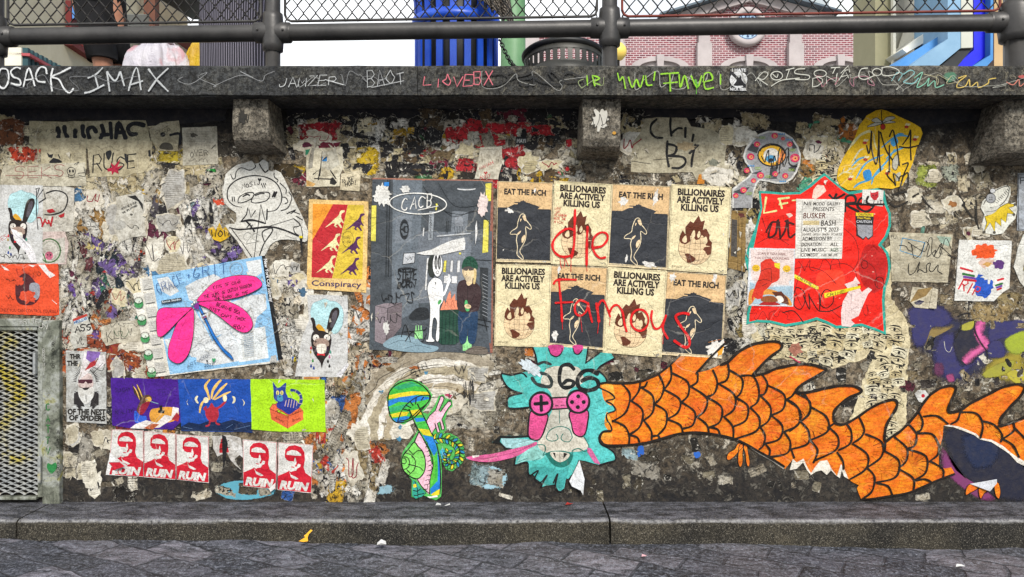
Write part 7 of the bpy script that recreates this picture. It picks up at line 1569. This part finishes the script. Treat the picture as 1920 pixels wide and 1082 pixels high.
def cop6(a):
    a.Z(960, 0, 4); G = '7fb524'
    for st in ('560,570 565,645', '600,570 620,650', '600,570 655,590 610,620 660,640', '790,550 805,610 830,580 850,670', '870,580 900,660 930,600 960,660 985,570', '1000,570 1010,640 1050,640', '1070,540 1060,610', '1110,560 1250,550', '1180,560 1185,690', '1130,630 1240,620', '1250,560 1260,660 1290,570 1320,670', '1340,570 1385,660 1420,570', '1430,620 1440,560 1480,550 1500,600 1440,620 1450,670 1510,660', '1560,560 1560,640'): a.line(G, 3.4, xy(st), soft=True)
    a.line('4f9a1c', 4, xy('1370,600 1390,660'), soft=True); a.line('4f9a1c', 1.4, xy('1380,660 1378,710'), False, soft=True)
def cop7(a):
    a.Z(960, 0, 4); Wc = 'b9b9ae'
    a.line(Wc, 1.5, xy('1820,610 1880,545 1915,560 1880,600 1840,590 1910,640'))
    a.Z(1440, 0, 4); a.ring(Wc, 1.5, 60, 572, 44, 32); a.line(Wc, 1.4, xy('30,560 60,585 70,560')); a.lines(Wc, 1.5, '130,530 190,515 ; 155,525 130,600 ; 100,605 180,595 ; 270,520 210,525 200,555 300,570 290,600 200,600 ; 20,650 100,605 230,590')
    a.ring(Wc, 1.4, 385, 555, 46, 26); a.hand(Wc, 1.4, 'TA', (440, 560), (610, 545), 46, .06, .3); a.hand(Wc, 1.4, 'DNA', (330, 655), (600, 590), 56, .06, .2); a.line(Wc, 1.5, xy('740,515 690,525 675,580 720,600 790,570')); a.ring(Wc, 1.4, 810, 545, 34, 26); a.lines(Wc, 1.4, '850,510 855,570 960,560 970,530 900,505 840,515')
def cop8(a):
    a.Z(1440, 0, 4)
    a.line('6f9a9a', 1.6, xy('920,610 960,550 1000,560 970,610')); a.line('6fa0a0', 2, xy('1010,560 1060,530 1090,550 1050,590 1010,620 1080,630 1120,590')); a.line('6fa890', 1.8, xy('1090,590 1150,545 1130,600 1110,660 1170,630 1200,590 1190,650 1240,610 1250,660 1310,640'))
    a.soft('3f6a52', xy('1290,560 1360,530 1420,560 1400,620 1330,630'), .75); a.line('b9a050', 1.8, xy('1420,590 1480,570 1420,620 1410,660 1470,650 1500,600 1510,655 1560,620 1570,660 1640,630 1650,600 1700,590')); a.line('b06a5a', 1.8, xy('1780,620 1830,640 1870,600 1880,650 1920,620')); a.soft('a04a46', xy('1850,580 1900,560 1930,580 1900,600'), .7)
def cop9(a):
    for x0, x1, c in ((330, 520, '8d8f90'), (640, 720, '77797a'), (900, 1080, '8a8a86'), (1180, 1300, '9a9a92'), (1340, 1440, '8f8f88'), (1560, 1700, 'a3a298'), (1640, 1900, '93938a'), (20, 240, '6a6c6e')):
        a.scrib(c, a.r.uniform(.8, 1.5), x0, 134, x1, 170, 13, .5, soft=True)
    for x, c in ((560, '8a8c8c'), (1085, '8d9a6a'), (1290, 'a0a098'), (1530, 'a8707a'), (1740, 'a09a7a'), (1590, 'a06a78')): a.scrib(c, 1.2, x, 140, x+45, 166, 8, .6, soft=True)
for f in (cop9, cop1, cop2, cop3, cop4, cop5, cop6, cop7, cop8): paint('painted_tag', COPE, CY, f, lift=9)
def tagline(a):
    a.Z(0, 540, 4); a.hand('b9b9b4', 1.3, 'BRITE', (150, 270), (290, 262), 30, .06, .1); a.scrib('b9b9b4', 1, 295, 255, 360, 310, 9)
paint('painted_tag', WALL, -.036, tagline, M_FRESH, .5)
def frame_tags(a):
    a.Z(0, 560, 2.774)
    for i, ch in enumerate('BROWN'): a.hand('a9aaa6', 1.1, ch+' ', (222, 280+i*24), (250, 280+i*24), 20, .06, 0)
    for i, ch in enumerate('ROTEO'): a.hand('24261f', 1, ch+' ', (270, 250+i*28), (300, 250+i*28), 20, .06, 0)
    for i, ch in enumerate('CATTV'): a.hand('2c6a34', 2, ch+' ', (240, 580+i*58), (285, 580+i*58), 36, .08, 0)
    a.poly('2a7a40', xy('268,910 245,880 250,855 268,862 290,852 295,880'), True)
    for i, ch in enumerate('ANSERKARSI'): a.hand('1c1e18', 1, ch+' ', (296, 700+i*27), (325, 700+i*27), 20, .1, 0)
paint('painted_tag', GR, -.0305, frame_tags, M_FRESH, .6)
def vase(a):
    a.Z(1440, 540, 4)
    N = '2b2a58'
    a.soft('23243c', xy('1030,160 1250,100 1420,200 1700,230 1940,230 1950,420 1800,560 1660,640 1540,720 1380,760 1230,680 1180,520 1080,470 1040,300'), 1.25, .55); a.soft('7d6a3c', xy('1180,300 1300,280 1420,270 1330,330 1240,380 1200,480 1160,460'), 1.3, .3); a.soft('8d7f28', xy('1660,520 1800,470 1950,440 1950,700 1800,720 1660,680 1580,640'), 1.15, .4)
    a.soft(N, xy('1040,150 1200,110 1330,140 1400,230 1330,290 1230,300 1170,440 1080,440 1060,300'), 2.44, .45); a.soft(N, xy('1290,330 1450,320 1640,330 1640,520 1540,600 1400,720 1260,640 1220,480'), 2.23, .4); a.soft('1c1d2c', xy('1400,300 1560,290 1640,400 1560,560 1440,600 1380,450'), 2.12, .4); a.soft(N, xy('1660,250 1800,240 1940,240 1940,400 1760,380 1640,420'), 2.44, .45); a.soft(N, xy('1660,400 1760,400 1780,520 1650,520'), 2.23, .45)
    a.soft('8d9a2a', xy('1760,400 1860,330 1940,320 1940,480 1820,500'), 2.34, .4); a.soft('8d8a30', xy('1600,640 1740,560 1860,540 1800,640 1640,680'), 3.33, .35); a.soft('9a9634', xy('1440,280 1560,240 1530,310 1450,320'), 2.12, .4); a.soft('a39a30', xy('1780,640 1900,600 1940,680 1860,720'), 3.16, .35)
    a.line('c85a94', 15, xy('1680,170 1640,210 1590,280 1580,350 1640,430'), soft=True); a.line('c0588c', 13, xy('1640,430 1540,490 1470,560'), soft=True); a.soft('8d3a66', xy('1330,650 1390,640 1400,700 1350,710'), .9); a.soft('5a2c4a', xy('1240,560 1320,560 1320,660 1250,660'), .75)
    for st in ('1420,215 1480,190 1560,200 1590,215 1520,240 1430,235', '1440,240 1445,300 1400,380', '1550,240 1550,320 1600,420 1640,480 1640,560', '1505,100 1505,220', '1560,100 1530,200'): a.line('15141a', 3, xy(st), soft=True)
    a.line('b9b6ac', 1, xy('1320,400 1330,460 1360,480 1380,440'), soft=True)
paint('paint_patch', WALL, 0, vase, M_FADE, 1.2, 'navy, pink and yellow sprayed vase')
def lowpaint(a):
    a.soft('191b2c', xy('1760,800 1860,805 1940,850 1940,940 1860,935 1790,880'), 2.55, .5); a.soft('6f2f5e', xy('1765,835 1790,880 1850,920 1870,940 1830,935 1765,880'), 2.23, .4); a.soft('15203c', xy('1800,815 1870,810 1870,870 1820,880'), 2.12, .35)
paint('paint_patch', WALL, 0, lowpaint, M_FADE, 1.0)
def patches(a):
    a.soft('4f93a6', xy('400,915 440,900 500,905 520,925 470,938 420,935'), 1.2, .8); a.soft('8fb0bc', xy('880,875 920,868 955,885 950,915 915,922 880,905'), .95, .6); a.soft('7fa0ac', xy('690,915 740,905 745,925 700,930'), .65, .5)
    a.soft('1a53a8', xy('1196,838 1206,836 1208,850 1212,862 1202,872 1195,858'), 1.4, .9); a.soft('1f5ab0', xy('1300,848 1312,846 1314,856 1304,860'), 1.1, .7); a.soft('55306e', xy('590,865 640,870 645,905 600,905'), .9, .6); a.soft('5a1c30', xy('588,890 630,890 625,902 590,905'), .9, .6)
    a.soft('c23a1c', xy('20,285 70,280 75,305 25,310'), .95, .5); a.soft('c8371a', xy('55,270 78,272 74,308 55,306'), .9, .5)
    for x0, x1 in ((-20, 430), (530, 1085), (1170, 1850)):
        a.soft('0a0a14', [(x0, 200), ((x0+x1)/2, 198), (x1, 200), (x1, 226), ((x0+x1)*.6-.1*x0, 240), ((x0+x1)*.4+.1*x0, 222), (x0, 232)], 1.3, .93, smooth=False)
    a.soft('2f6a54', xy('1890,262 1930,258 1930,280 1895,280'), .6, .6)
paint('paint_patch', WALL, 0, patches, M_WORN, .8)
def wallink(a):
    a.Z(1440, 270, 4); B = '17140f'
    for st in ('930,380 1020,360', '910,440 960,470 1050,430', '1030,350 1040,400', '1150,390 1190,450 1240,500', '1370,360 1365,440 1400,540', '1430,380 1470,470 1530,550', '1560,420 1560,560 1580,640', '1080,400 1130,370'): a.line(B, 4.6, xy(st), soft=True, taper=.3)
paint('painted_tag', WALL, 0, wallink, M_SPRAY, 3.0)
def arcs(a):
    a.Z(480, 540, 4); a.hand('1c1c1e', 1.2, 'SIN', (1180, 660), (1290, 590), 50, .1); a.hand('1c1c1e', 1, 'ANCE', (1475, 690), (1560, 690), 30, .06); a.scrib('1c1c1e', 1.2, 1490, 560, 1580, 640, 9); a.scrib('1c1c1e', 1.4, 1560, 680, 1640, 880, 16, .6); a.scrib('1c1c1e', 1.2, 1440, 770, 1660, 860, 12, .5); a.hand('26241f', 1.3, 'HAPPY', (522, 765), (635, 760), 30, .06); a.hand('26241f', 1.3, 'PRIDE', (528, 820), (640, 815), 30, .06); a.scrib('26241f', 1.2, 700, 400, 800, 480, 9); a.scrib('26241f', 1.2, 690, 160, 800, 230, 9)
paint('painted_tag', WALL, 0, arcs, M_SPRAY, 9)
def corb(a):
    a.Z(960, 0, 4); a.tear('b5b2a8', 660, 900, 75, 95, 30, .5); a.scrib('24231f', 1.2, 600, 850, 720, 960, 10); a.ell('b8862a', 765, 1000, 14, 12)
paint('painted_tag', WALL, -.19, corb, M_WORN, 8)
def corb2(a):
    a.m = lambda x, y: (x/4, y/4); a.tear('1a1a18', 1825, 880, 36, 70, 20, .5); a.scrib('1a1a18', 1.6, 1790, 850, 1880, 940, 8)
paint('painted_tag', WALL, -.19, corb2, M_WORN, 8)

# ================================================================ layers of torn paper nobody could count
LY = Art('torn_paper_layers', 'larger ripped sheets and thick peeled crusts layered on the wall', 'paper layers', 1.2, seed=91)
def rip(cx, cy, w, h, col, lift, pr=0):
    r = LY.r; LY.lift = lift; LY.layer = r.uniform(0, 8); LY.m = lambda x, y: (x, y); n = 9; P = []
    ang = r.gauss(0, .12)
    for i in range(n):
        t = 2*math.pi*i/n+r.uniform(-.2, .2); k = 1/max(abs(math.cos(t)), abs(math.sin(t)))*r.uniform(.68, 1.0)
        x, y = math.cos(t)*k*w/2, math.sin(t)*k*h/2; P.append((cx+x*math.cos(ang)-y*math.sin(ang), cy+x*math.sin(ang)+y*math.cos(ang)))
    LY.sheet('c9c4b6', P, 2.2, 5); Q = [(cx+(x-cx)*r.uniform(.84, .96), cy+(y-cy)*r.uniform(.84, .96)) for x, y in P]; LY.sheet(col, Q, 1.6, 5)
    if pr < .35:
        for k in range(int(h/6)): LY.line('6a665e', .6, [(cx-w*.3, cy-h*.3+k*4), (cx+w*r.uniform(0, .3), cy-h*.3+k*4+w*.02)], False)
    elif pr < .6: LY.scrib(r.choice(('1b1a1c', '2a2a30', '8a2030')), r.uniform(1, 2.2), cx-w*.32, cy-h*.25, cx+w*.3, cy+h*.25, 9, .5)
    elif pr < .75: LY.tear(r.choice(('1b1a1c', '5a2038', '3f5f7a', '8a5a2a')), cx, cy, w*.25, h*.22, 16, .5)
    for k in range(r.randint(1, 3)):            # lifted tongues of paper
        i = r.randrange(len(P)); x, y = P[i]; LY.flap(r.choice(('d6d2c6', 'c4beae', 'b8b2a4')), [(x, y, 1), (x+(cx-x)*.22+r.uniform(-5, 5), y+(cy-y)*.22, 9), (x+(cx-x)*.3, y+(cy-y)*.1+r.uniform(-6, 6), 5), (x+r.uniform(-5, 5), y+r.uniform(4, 12), 7)])
_cols = ('d0ccc0', 'c6c1b2', 'bdb6a2', 'd6d3ca', 'c9bfa0', 'b3ac98', 'a9a8a4')
def rips(n, x0, y0, x1, y1, w, h, cols=_cols):
    for i in range(n):
        cx, cy = LY.r.uniform(x0, x1), LY.r.uniform(y0, y1)
        rip(cx, cy, LY.r.uniform(*w), LY.r.uniform(*h), LY.r.choice(cols), (2.6 if i % 5 < 3 else 1.0)+1.1*i/n, LY.r.random())
rips(30, 140, 350, 420, 600, (34, 74), (36, 90)); rips(10, 440, 500, 570, 560, (26, 50), (24, 50)); rips(16, 530, 560, 700, 880, (26, 54), (34, 80), _cols+('c98a52', 'b5763c'))
rips(14, 570, 240, 1070, 330, (34, 70), (24, 44), ('c4bb9c', 'b0a684', 'cac4b2', 'b8941c', '6a1a30')); rips(12, 1180, 235, 1400, 340, (34, 70), (24, 50)); rips(10, 1372, 380, 1415, 640, (24, 40), (30, 60)); rips(7, 150, 640, 300, 700, (30, 60), (26, 50), _cols+('b25a2a', '8a3f22'))
rips(8, 130, 810, 200, 910, (24, 40), (30, 70)); rips(9, 1700, 290, 1850, 440, (20, 44), (18, 36), ('b3a88e', 'a0957a', 'c2bba8')); rips(5, 1520, 240, 1590, 340, (30, 50), (26, 44))
for k, (r0, c) in enumerate(((168, '9c9382'), (150, 'd6d2c8'), (134, 'a89e86'), (119, 'dedad2'), (104, 'b0a48c'), (90, 'd4d0c4'))):   # thick crust peeled back in arcs above the mushroom
    LY.lift = 2.6+k*.2; LY.layer = k*1.3; LY.m = lambda x, y: (x, y)
    T = [math.pi*(.98+.72*i/16) for i in range(17)]
    LY.sheet(c, [(826+(r0+LY.r.uniform(-5, 5))*1.02*math.cos(t), 818+(r0*.98+LY.r.uniform(-4, 4))*math.sin(t)) for t in T]+[(826+(r0-34+LY.r.uniform(-7, 7))*math.cos(t), 818+(r0-34+LY.r.uniform(-7, 7))*math.sin(t)) for t in T[::-1]], 1.8, 6)
    for q in range(3):
        t0 = LY.r.uniform(0, .5); LY.line(LY.r.choice(('3a362f', '5a5348', '6a5c44', '8a8272')), LY.r.uniform(.6, 1.8), [(826+(r0-LY.r.uniform(0, 24)+LY.r.uniform(-2, 2))*math.cos(t), 818+(r0-6*q-4)*math.sin(t)) for t in T[int(t0*16):int(t0*16)+8]], taper=.6)
    for q in range(4):
        t = LY.r.choice(T); LY.tear(LY.r.choice(('6a5a40', '2a2622', '4a86a8', 'b06a3a', 'a83a5a', '8d8470')), 826+(r0-12)*math.cos(t), 818+(r0-12)*math.sin(t), LY.r.uniform(4, 11), LY.r.uniform(3, 7), 12, .6)
    for i in range(5):
        t = LY.r.choice(T); x, y = 826+(r0-18)*math.cos(t), 818+(r0-18)*math.sin(t); LY.line(LY.r.choice(('8d877a', '6f6a60', 'a39c8c')), .8, [(x-14, y+5*math.cos(t)), (x, y-2), (x+16, y+6)])
rips(7, 830, 690, 925, 780, (40, 74), (26, 50))
o = LY.done(); o['kind'] = 'stuff'
rnd = random.Random(77)
def inpoly(poly, x, y):
    c = False; j = len(poly)-1
    for i in range(len(poly)):
        xi, yi = poly[i]; xj, yj = poly[j]
        if (yi > y) != (yj > y) and x < (xj-xi)*(y-yi)/(yj-yi)+xi: c = not c
        j = i
    return c
tv, tc, tp, tf = [], [], [], []
def scrap(cx, cy, w, h, col, lift, kind=None, ang=None, curl=None, n=6):
    "a ripped remnant: grid of points, alpha falls off to the edge, lumps and lifted corners"
    if 1755 < cx < 1940 and 800 < cy < 940: return
    if lift > .0 and any(x0 < cx < x1 and y0 < cy < y1 and inpoly(q, cx, cy) for x0, y0, x1, y1, q, L in SHEETS if L > 2.5): return
    kind = rnd.random() if kind is None else kind; ang = rnd.gauss(0, .25) if ang is None else ang
    c, s = math.cos(ang), math.sin(ang); col = hexc(col); f = rnd.uniform(.8, 1.12); col = tuple(min(1, x*f) for x in col)
    i0 = len(tv); cu = rnd.random() if curl is None else curl; cor = rnd.choice(((0, 0), (1, 0), (0, 1), (1, 1))); ox, oy = rnd.uniform(0, 50), rnd.uniform(0, 50)
    clampd = rnd.uniform(0, 1.2); m = [rnd.uniform(.5, 1.3) for _ in range(4)]
    for j in range(n+1):
        for i in range(n+1):
            u, v = i/n, j/n; x, y = (u-.5)*w, (v-.5)*h
            e = min(u/m[0], (1-u)/m[1], v/m[2], (1-v)/m[3])
            d = max(0, 1-math.hypot(u-cor[0], v-cor[1])/.75)
            out = lift+(.6+2.6*mnoise.noise((ox+u*3*w/40, oy+v*3*h/40, 0)))*min(1, max(w, h)/50)+(9*d*d if cu > .6 else 1.5*d*d)
            qx, qy = cx+x*c-y*s, cy+x*s+y*c
            for x0, y0, x1, y1, q, L in SHEETS:
                if x0-6 < qx < x1+6 and y0-6 < qy < y1+6 and L > 2.9: out = min(out, L-1.1-clampd)
            p = W(qx, qy); tv.append((p.x, -max(.2+clampd*.3, out)*1e-3, p.z)); tc.append((*col, min(1, .12+e*2.6))); tp.append((u*w*K+ox, v*h*K+oy, kind))
    for j in range(n):
        for i in range(n): a = i0+j*(n+1)+i; tf.append((a, a+1, a+n+2, a+n+1))
def region(n, x0, y0, x1, y1, w, h, pal, lift=(.5, 2.6), ang=.25, curl=None, kinds=None):
    pl = [c for c, k in pal for _ in range(k)]
    n = int(n*1.5)
    for i in range(n):
        s = rnd.uniform(.45, 1.35); scrap(rnd.uniform(x0, x1), rnd.uniform(y0, y1), rnd.uniform(*w)*s, rnd.uniform(*h)*s, rnd.choice(pl), lift[0]+(lift[1]-lift[0])*i/n, kinds and rnd.choice(kinds), rnd.gauss(0, ang), curl)
WHT = [('c9c6bd', 6), ('d6d3ca', 4), ('b3aea0', 4), ('a8a294', 3), ('8d8778', 2)]
CRM = [('bfb496', 5), ('b0a482', 4), ('cbc2a6', 4), ('9a8d6e', 2)]
region(26, -10, 235, 430, 350, (40, 110), (30, 70), CRM+[('3a352c', 2), ('b3461f', 1)])
for c, x, y, w, h in (('b3381a', 40, 290, 70, 34), ('7a4a2c', 20, 250, 60, 60), ('9c8a22', 318, 292, 74, 30), ('23262a', 320, 315, 70, 26), ('1f9a3a', 397, 322, 22, 20), ('5a1c38', 330, 348, 60, 18), ('6a4f96', 330, 362, 50, 26), ('5a1c38', 405, 352, 60, 20), ('76568e', 405, 364, 50, 26), ('c4482a', 408, 378, 36, 16)): scrap(x, y, w, h, c, 3, .5, 0)
region(34, 130, 350, 430, 610, (60, 110), (60, 120), WHT+[('8d8778', 2), ('2a2830', 1)], (.3, .9), .2)
region(26, 530, 500, 705, 900, (50, 90), (60, 110), [('c87a3a', 2), ('b3ac9c', 4), ('8a7f68', 2)], (.3, .9), .2)
region(12, 560, 235, 1080, 335, (60, 120), (40, 80), CRM+[('2a2620', 6)], (.2, .4), .1)
region(150, 118, 335, 440, 625, (18, 58), (30, 95), WHT+[('2a2830', 3), ('5a2038', 2), ('7a96a0', 2), ('6a5590', 2), ('b8482a', 1), ('2f6a5a', 1), ('8a6a3a', 3), ('3f6f96', 1), ('c9a01c', 1)], (.5, 6), .4)
region(90, 130, 400, 425, 620, (8, 26), (30, 110), WHT+[('1d1c20', 2), ('54505a', 2)], (4, 9), .5, 1)
for c, x, y, w, h in (('5a1836', 204, 428, 18, 60), ('5a1836', 346, 480, 18, 60), ('c9bc80', 178, 455, 34, 40), ('1c1b1e', 150, 488, 44, 50), ('5a2a30', 158, 478, 46, 70), ('1c2a34', 205, 492, 56, 60), ('6a4f96', 235, 500, 30, 40), ('5a1836', 150, 525, 50, 22), ('6a4f96', 150, 545, 50, 40), ('1d2c36', 218, 530, 40, 30), ('c4421f', 262, 480, 30, 30), ('a82028', 195, 505, 24, 16)): scrap(x, y, w, h, c, 6.2, rnd.choice((.5, .8)), None)
region(70, 100, 560, 300, 715, (26, 70), (26, 70), [('b25a2a', 5), ('8a3f22', 3), ('6a4a8a', 3), ('c9c4b6', 3), ('3a2c28', 2), ('a8a294', 2), ('c47a3c', 2), ('b02c24', 1)], (.4, 3.5))
region(40, 200, 780, 480, 830, (24, 60), (16, 40), WHT+[('8a2a34', 2), ('5a4a7a', 2), ('b5762e', 2), ('2a2a2c', 2)], (.4, 3))
region(110, 525, 490, 710, 930, (18, 52), (24, 64), [('c87a3a', 5), ('d2c7b2', 5), ('b3ac9c', 4), ('c9a02a', 2), ('6a5a96', 2), ('2f5aa0', 1), ('b8382a', 2), ('4a4238', 3), ('d9d6cf', 4), ('7aa0a8', 1)], (.4, 5), .4)
region(46, 620, 690, 720, 920, (14, 34), (30, 90), WHT+[('c87a3a', 3), ('8a7a5a', 3)], (2, 7), .3, 1)
region(46, 515, 545, 580, 700, (12, 34), (20, 60), WHT+[('b8242c', 1), ('2458a8', 1), ('c9b31c', 1), ('1f8a3a', 1)], (3, 8), .5, 1)
region(150, 545, 222, 1085, 345, (20, 60), (14, 46), CRM+WHT+[('b8941c', 6), ('6a1a30', 6), ('b3242c', 4), ('1c1b1e', 9), ('3f7a4c', 2), ('5a4a34', 9)], (.4, 3.2))
for c, x, y, w, h in (('a31c28', 600, 246, 110, 40), ('8d3a30', 590, 262, 90, 40), ('b81c2a', 930, 240, 150, 26), ('b8242c', 855, 250, 50, 40), ('a81c24', 1000, 246, 90, 24), ('b89a1c', 690, 302, 60, 60), ('26262a', 680, 316, 60, 26), ('3c3018', 540, 320, 60, 30), ('a88a1c', 560, 318, 30, 22), ('1d1c20', 780, 318, 90, 30), ('5a1c34', 740, 352, 180, 14), ('6a5a40', 830, 290, 60, 40), ('cfc8b4', 970, 262, 80, 30)): scrap(x, y, w, h, c, 3.4, .5, rnd.gauss(0, .08))
region(70, 690, 668, 925, 790, (40, 90), (12, 30), WHT+[('b8b2a2', 3), ('7a9aa8', 1), ('a8808a', 1)], (.5, 5), .25)
for k in range(5):                                      # thick crusts of old paper peeled back in arcs
    r0 = 150-k*22
    for i in range(16):
        t = math.pi*(1.02+.62*i/15); scrap(828+r0*1.05*math.cos(t), 812+r0*math.sin(t), 46, 20, rnd.choice(('cbc7bd', 'd6d3ca', 'b8b2a4', 'a39c8c')), 2+k*1.3, .5, t+math.pi/2, 1)
scrap(880, 690, 110, 50, '8a7a5e', 6.5, .5, .15); scrap(838, 740, 40, 26, '8a5f34', 6.8, .5, .4); scrap(735, 692, 34, 14, '1f78b8', 7, .5, 0); scrap(695, 750, 20, 26, 'b82a58', 7, .5, .4)
region(80, 1170, 222, 1420, 345, (20, 60), (14, 44), CRM+WHT+[('15151a', 10), ('8a4a3a', 1), ('5a4f3c', 8)], (.4, 2.6))
region(80, 1362, 350, 1425, 655, (14, 44), (18, 60), WHT+[('17171a', 6), ('5a6a8a', 2), ('8a7a4a', 2), ('c2bda8', 3)], (.4, 3.6))
region(46, 1500, 225, 1605, 350, (18, 48), (14, 40), CRM+[('b5702a', 3), ('1c1a18', 4), ('4a9a7a', 1), ('7a7464', 3)], (.4, 2.6))
scrap(1590, 246, 46, 40, 'a86426', 3.2, .5, 0); scrap(1583, 262, 34, 14, '4a9a74', 3.5, .5, .1); scrap(1515, 305, 36, 60, '7a5f34', 3.2, .5, 0)
region(26, 1700, 290, 1900, 460, (14, 44), (10, 36), [('b3a88e', 5), ('8d8470', 4), ('c9c2b0', 3), ('9aa04a', 1), ('6a9a8a', 1), ('b06a62', 1)], (.3, 1.6))
scrap(1735, 330, 50, 50, '8a9440', 1.8, .5, 0); scrap(1780, 325, 44, 40, 'a9b0a0', 1.8, .3, 0); scrap(1858, 585, 90, 44, 'a08d64', 2.4, .5, .05); scrap(1890, 565, 70, 40, '9a8a62', 2.2, .5, 0)
region(22, 1680, 540, 1930, 800, (14, 40), (10, 36), [('8a7c60', 4), ('a99c80', 3), ('c9c4b4', 2), ('3a3430', 3)], (.3, 1.0))
region(60, 130, 820, 720, 935, (16, 56), (12, 40), [('8d8778', 5), ('b0a998', 3), ('5a5244', 5), ('c9c4b6', 2), ('2a2622', 4)], (.3, 1.6))
region(100, 880, 640, 1940, 935, (12, 44), (10, 34), [('77705f', 6), ('9c9484', 4), ('4a4438', 6), ('c4beb0', 2), ('201e1a', 5)], (.3, .9))
region(40, 1190, 640, 1700, 760, (14, 50), (12, 40), [('5a1c30', 2), ('8d8778', 4), ('c9c4b6', 3), ('2a2622', 4), ('76789a', 1)], (.5, 2))
region(20, 690, 670, 920, 790, (80, 140), (40, 70), WHT, (.3, .6), .2)
region(46, 690, 660, 1160, 690, (20, 50), (12, 26), [('5a1c30', 3), ('c9c4b6', 3), ('9a8a6e', 2), ('c4742c', 2)], (.5, 2))
for x, y, w, h in ((900, 890, 40, 50), (930, 895, 40, 40), (1210, 880, 60, 36), (1180, 850, 40, 22), (160, 850, 30, 90), (178, 870, 26, 70), (1770, 742, 34, 26)): scrap(x, y, w, h, rnd.choice(('8fa6ac', '9a958a', 'b3b0a6')), 2.4, .5, .2, 1)
me = bpy.data.meshes.new('torn_paper'); me.from_pydata(tv, [], tf)
at = me.attributes.new('Col', 'FLOAT_COLOR', 'POINT'); at.data.foreach_set('color', [x for c in tc for x in c])
at = me.attributes.new('Prm', 'FLOAT_VECTOR', 'POINT'); at.data.foreach_set('vector', [x for c in tp for x in c])
me.polygons.foreach_set('use_smooth', [True]*len(tf)); me.materials.append(M_TORN)
o = bpy.data.objects.new('torn_paper_scraps', me); link(o); o['kind'] = 'stuff'
tag(o, 'layers of ripped poster remnants crusted over the wall', 'paper scraps')

# ================================================================ litter by the kerb
M_PEEL = simple('orange_wrapper', 'c98a12', 'e0a82a', 30, .6); M_BIT = simple('white_scrap', 'a9a9a8', 'c6c6c4', 30, .8); M_REDB = simple('red_petal', '8a2420', 'b03a30', 30, .7)
def litter(px, py, pts, mat, name, label, cat, Y, z0):
    mb = MB(); c = W(px, py, Y); c.z = z0
    P = [(c.x+x*K, Y+y*K, z0+z*K) for x, y, z in pts]; ce = Vector(P[0])
    for i in range(1, len(P)-1): mb.face([P[0], P[i], P[i+1]])
    o = mb.build(name, mat); o.modifiers.new('thick', 'SOLIDIFY').thickness = .0015; return tag(o, label, cat)
gz = lambda px: .03-.009*W(px, 0).x
litter(572, 1020, [(0, 2, 8), (-10, 2, 1), (-10, -3, 3), (-2, -4, 2), (6, -3, 3), (4, 1, 8), (6, 3, 14), (9, 4, 17), (11, 5, 19), (8, 6, 20), (4, 5, 16), (1, 4, 13), (-3, 3, 10)], M_PEEL, 'orange_wrapper', 'crumpled orange wrapper standing on the street against the kerb', 'litter', -.33, gz(572))
litter(716, 1030, [(-8, -3, 1), (0, -5, 5), (8, -3, 2), (6, 3, 5), (-2, 4, 8), (-8, 2, 3)], M_BIT, 'paper_scrap', 'small crumpled white paper on the street below the mushroom', 'litter', -.34, gz(716)-.004)
litter(822, 949, [(-5, -3, 1), (0, -3, 3), (5, -2, 1), (4, 3, 2), (-3, 3, 4)], M_BIT, 'paper_scrap', 'left of two tiny white scraps on the kerb below the mushroom', 'litter', -.06, KZ+.001)
litter(839, 947, [(-5, -3, 1), (0, -3, 2), (5, -2, 3), (4, 3, 4), (-3, 3, 1)], M_BIT, 'paper_scrap', 'right of two tiny white scraps on the kerb below the mushroom', 'litter', -.07, KZ+.001)
litter(1066, 946, [(-6, -4, 1), (-2, -4, 6), (3, -3, 2), (8, 0, 3), (5, 4, 1), (-3, 3, 3)], M_REDB, 'red_petal', 'small red petals lying on the kerb below the dragon beard', 'litter', -.05, KZ+.001)
litter(1800, 1060, [(-8, -2, 1), (-2, -4, 3), (8, 0, 1), (4, 2, 3), (-4, 2, 4)], M_BIT, 'paper_scrap', 'white paper scrap on the street at the lower right', 'litter', -.52, gz(1800)-.01)
litter(1207, 1043, [(-4, -2, 1), (3, -3, 2), (5, 1, 1), (-2, 2, 3)], simple('pink_bit', 'b98a92', 'd0a6aa', 30), 'paper_scrap', 'tiny pink scrap on the street below the dragon', 'litter', -.45, gz(1207)-.005)
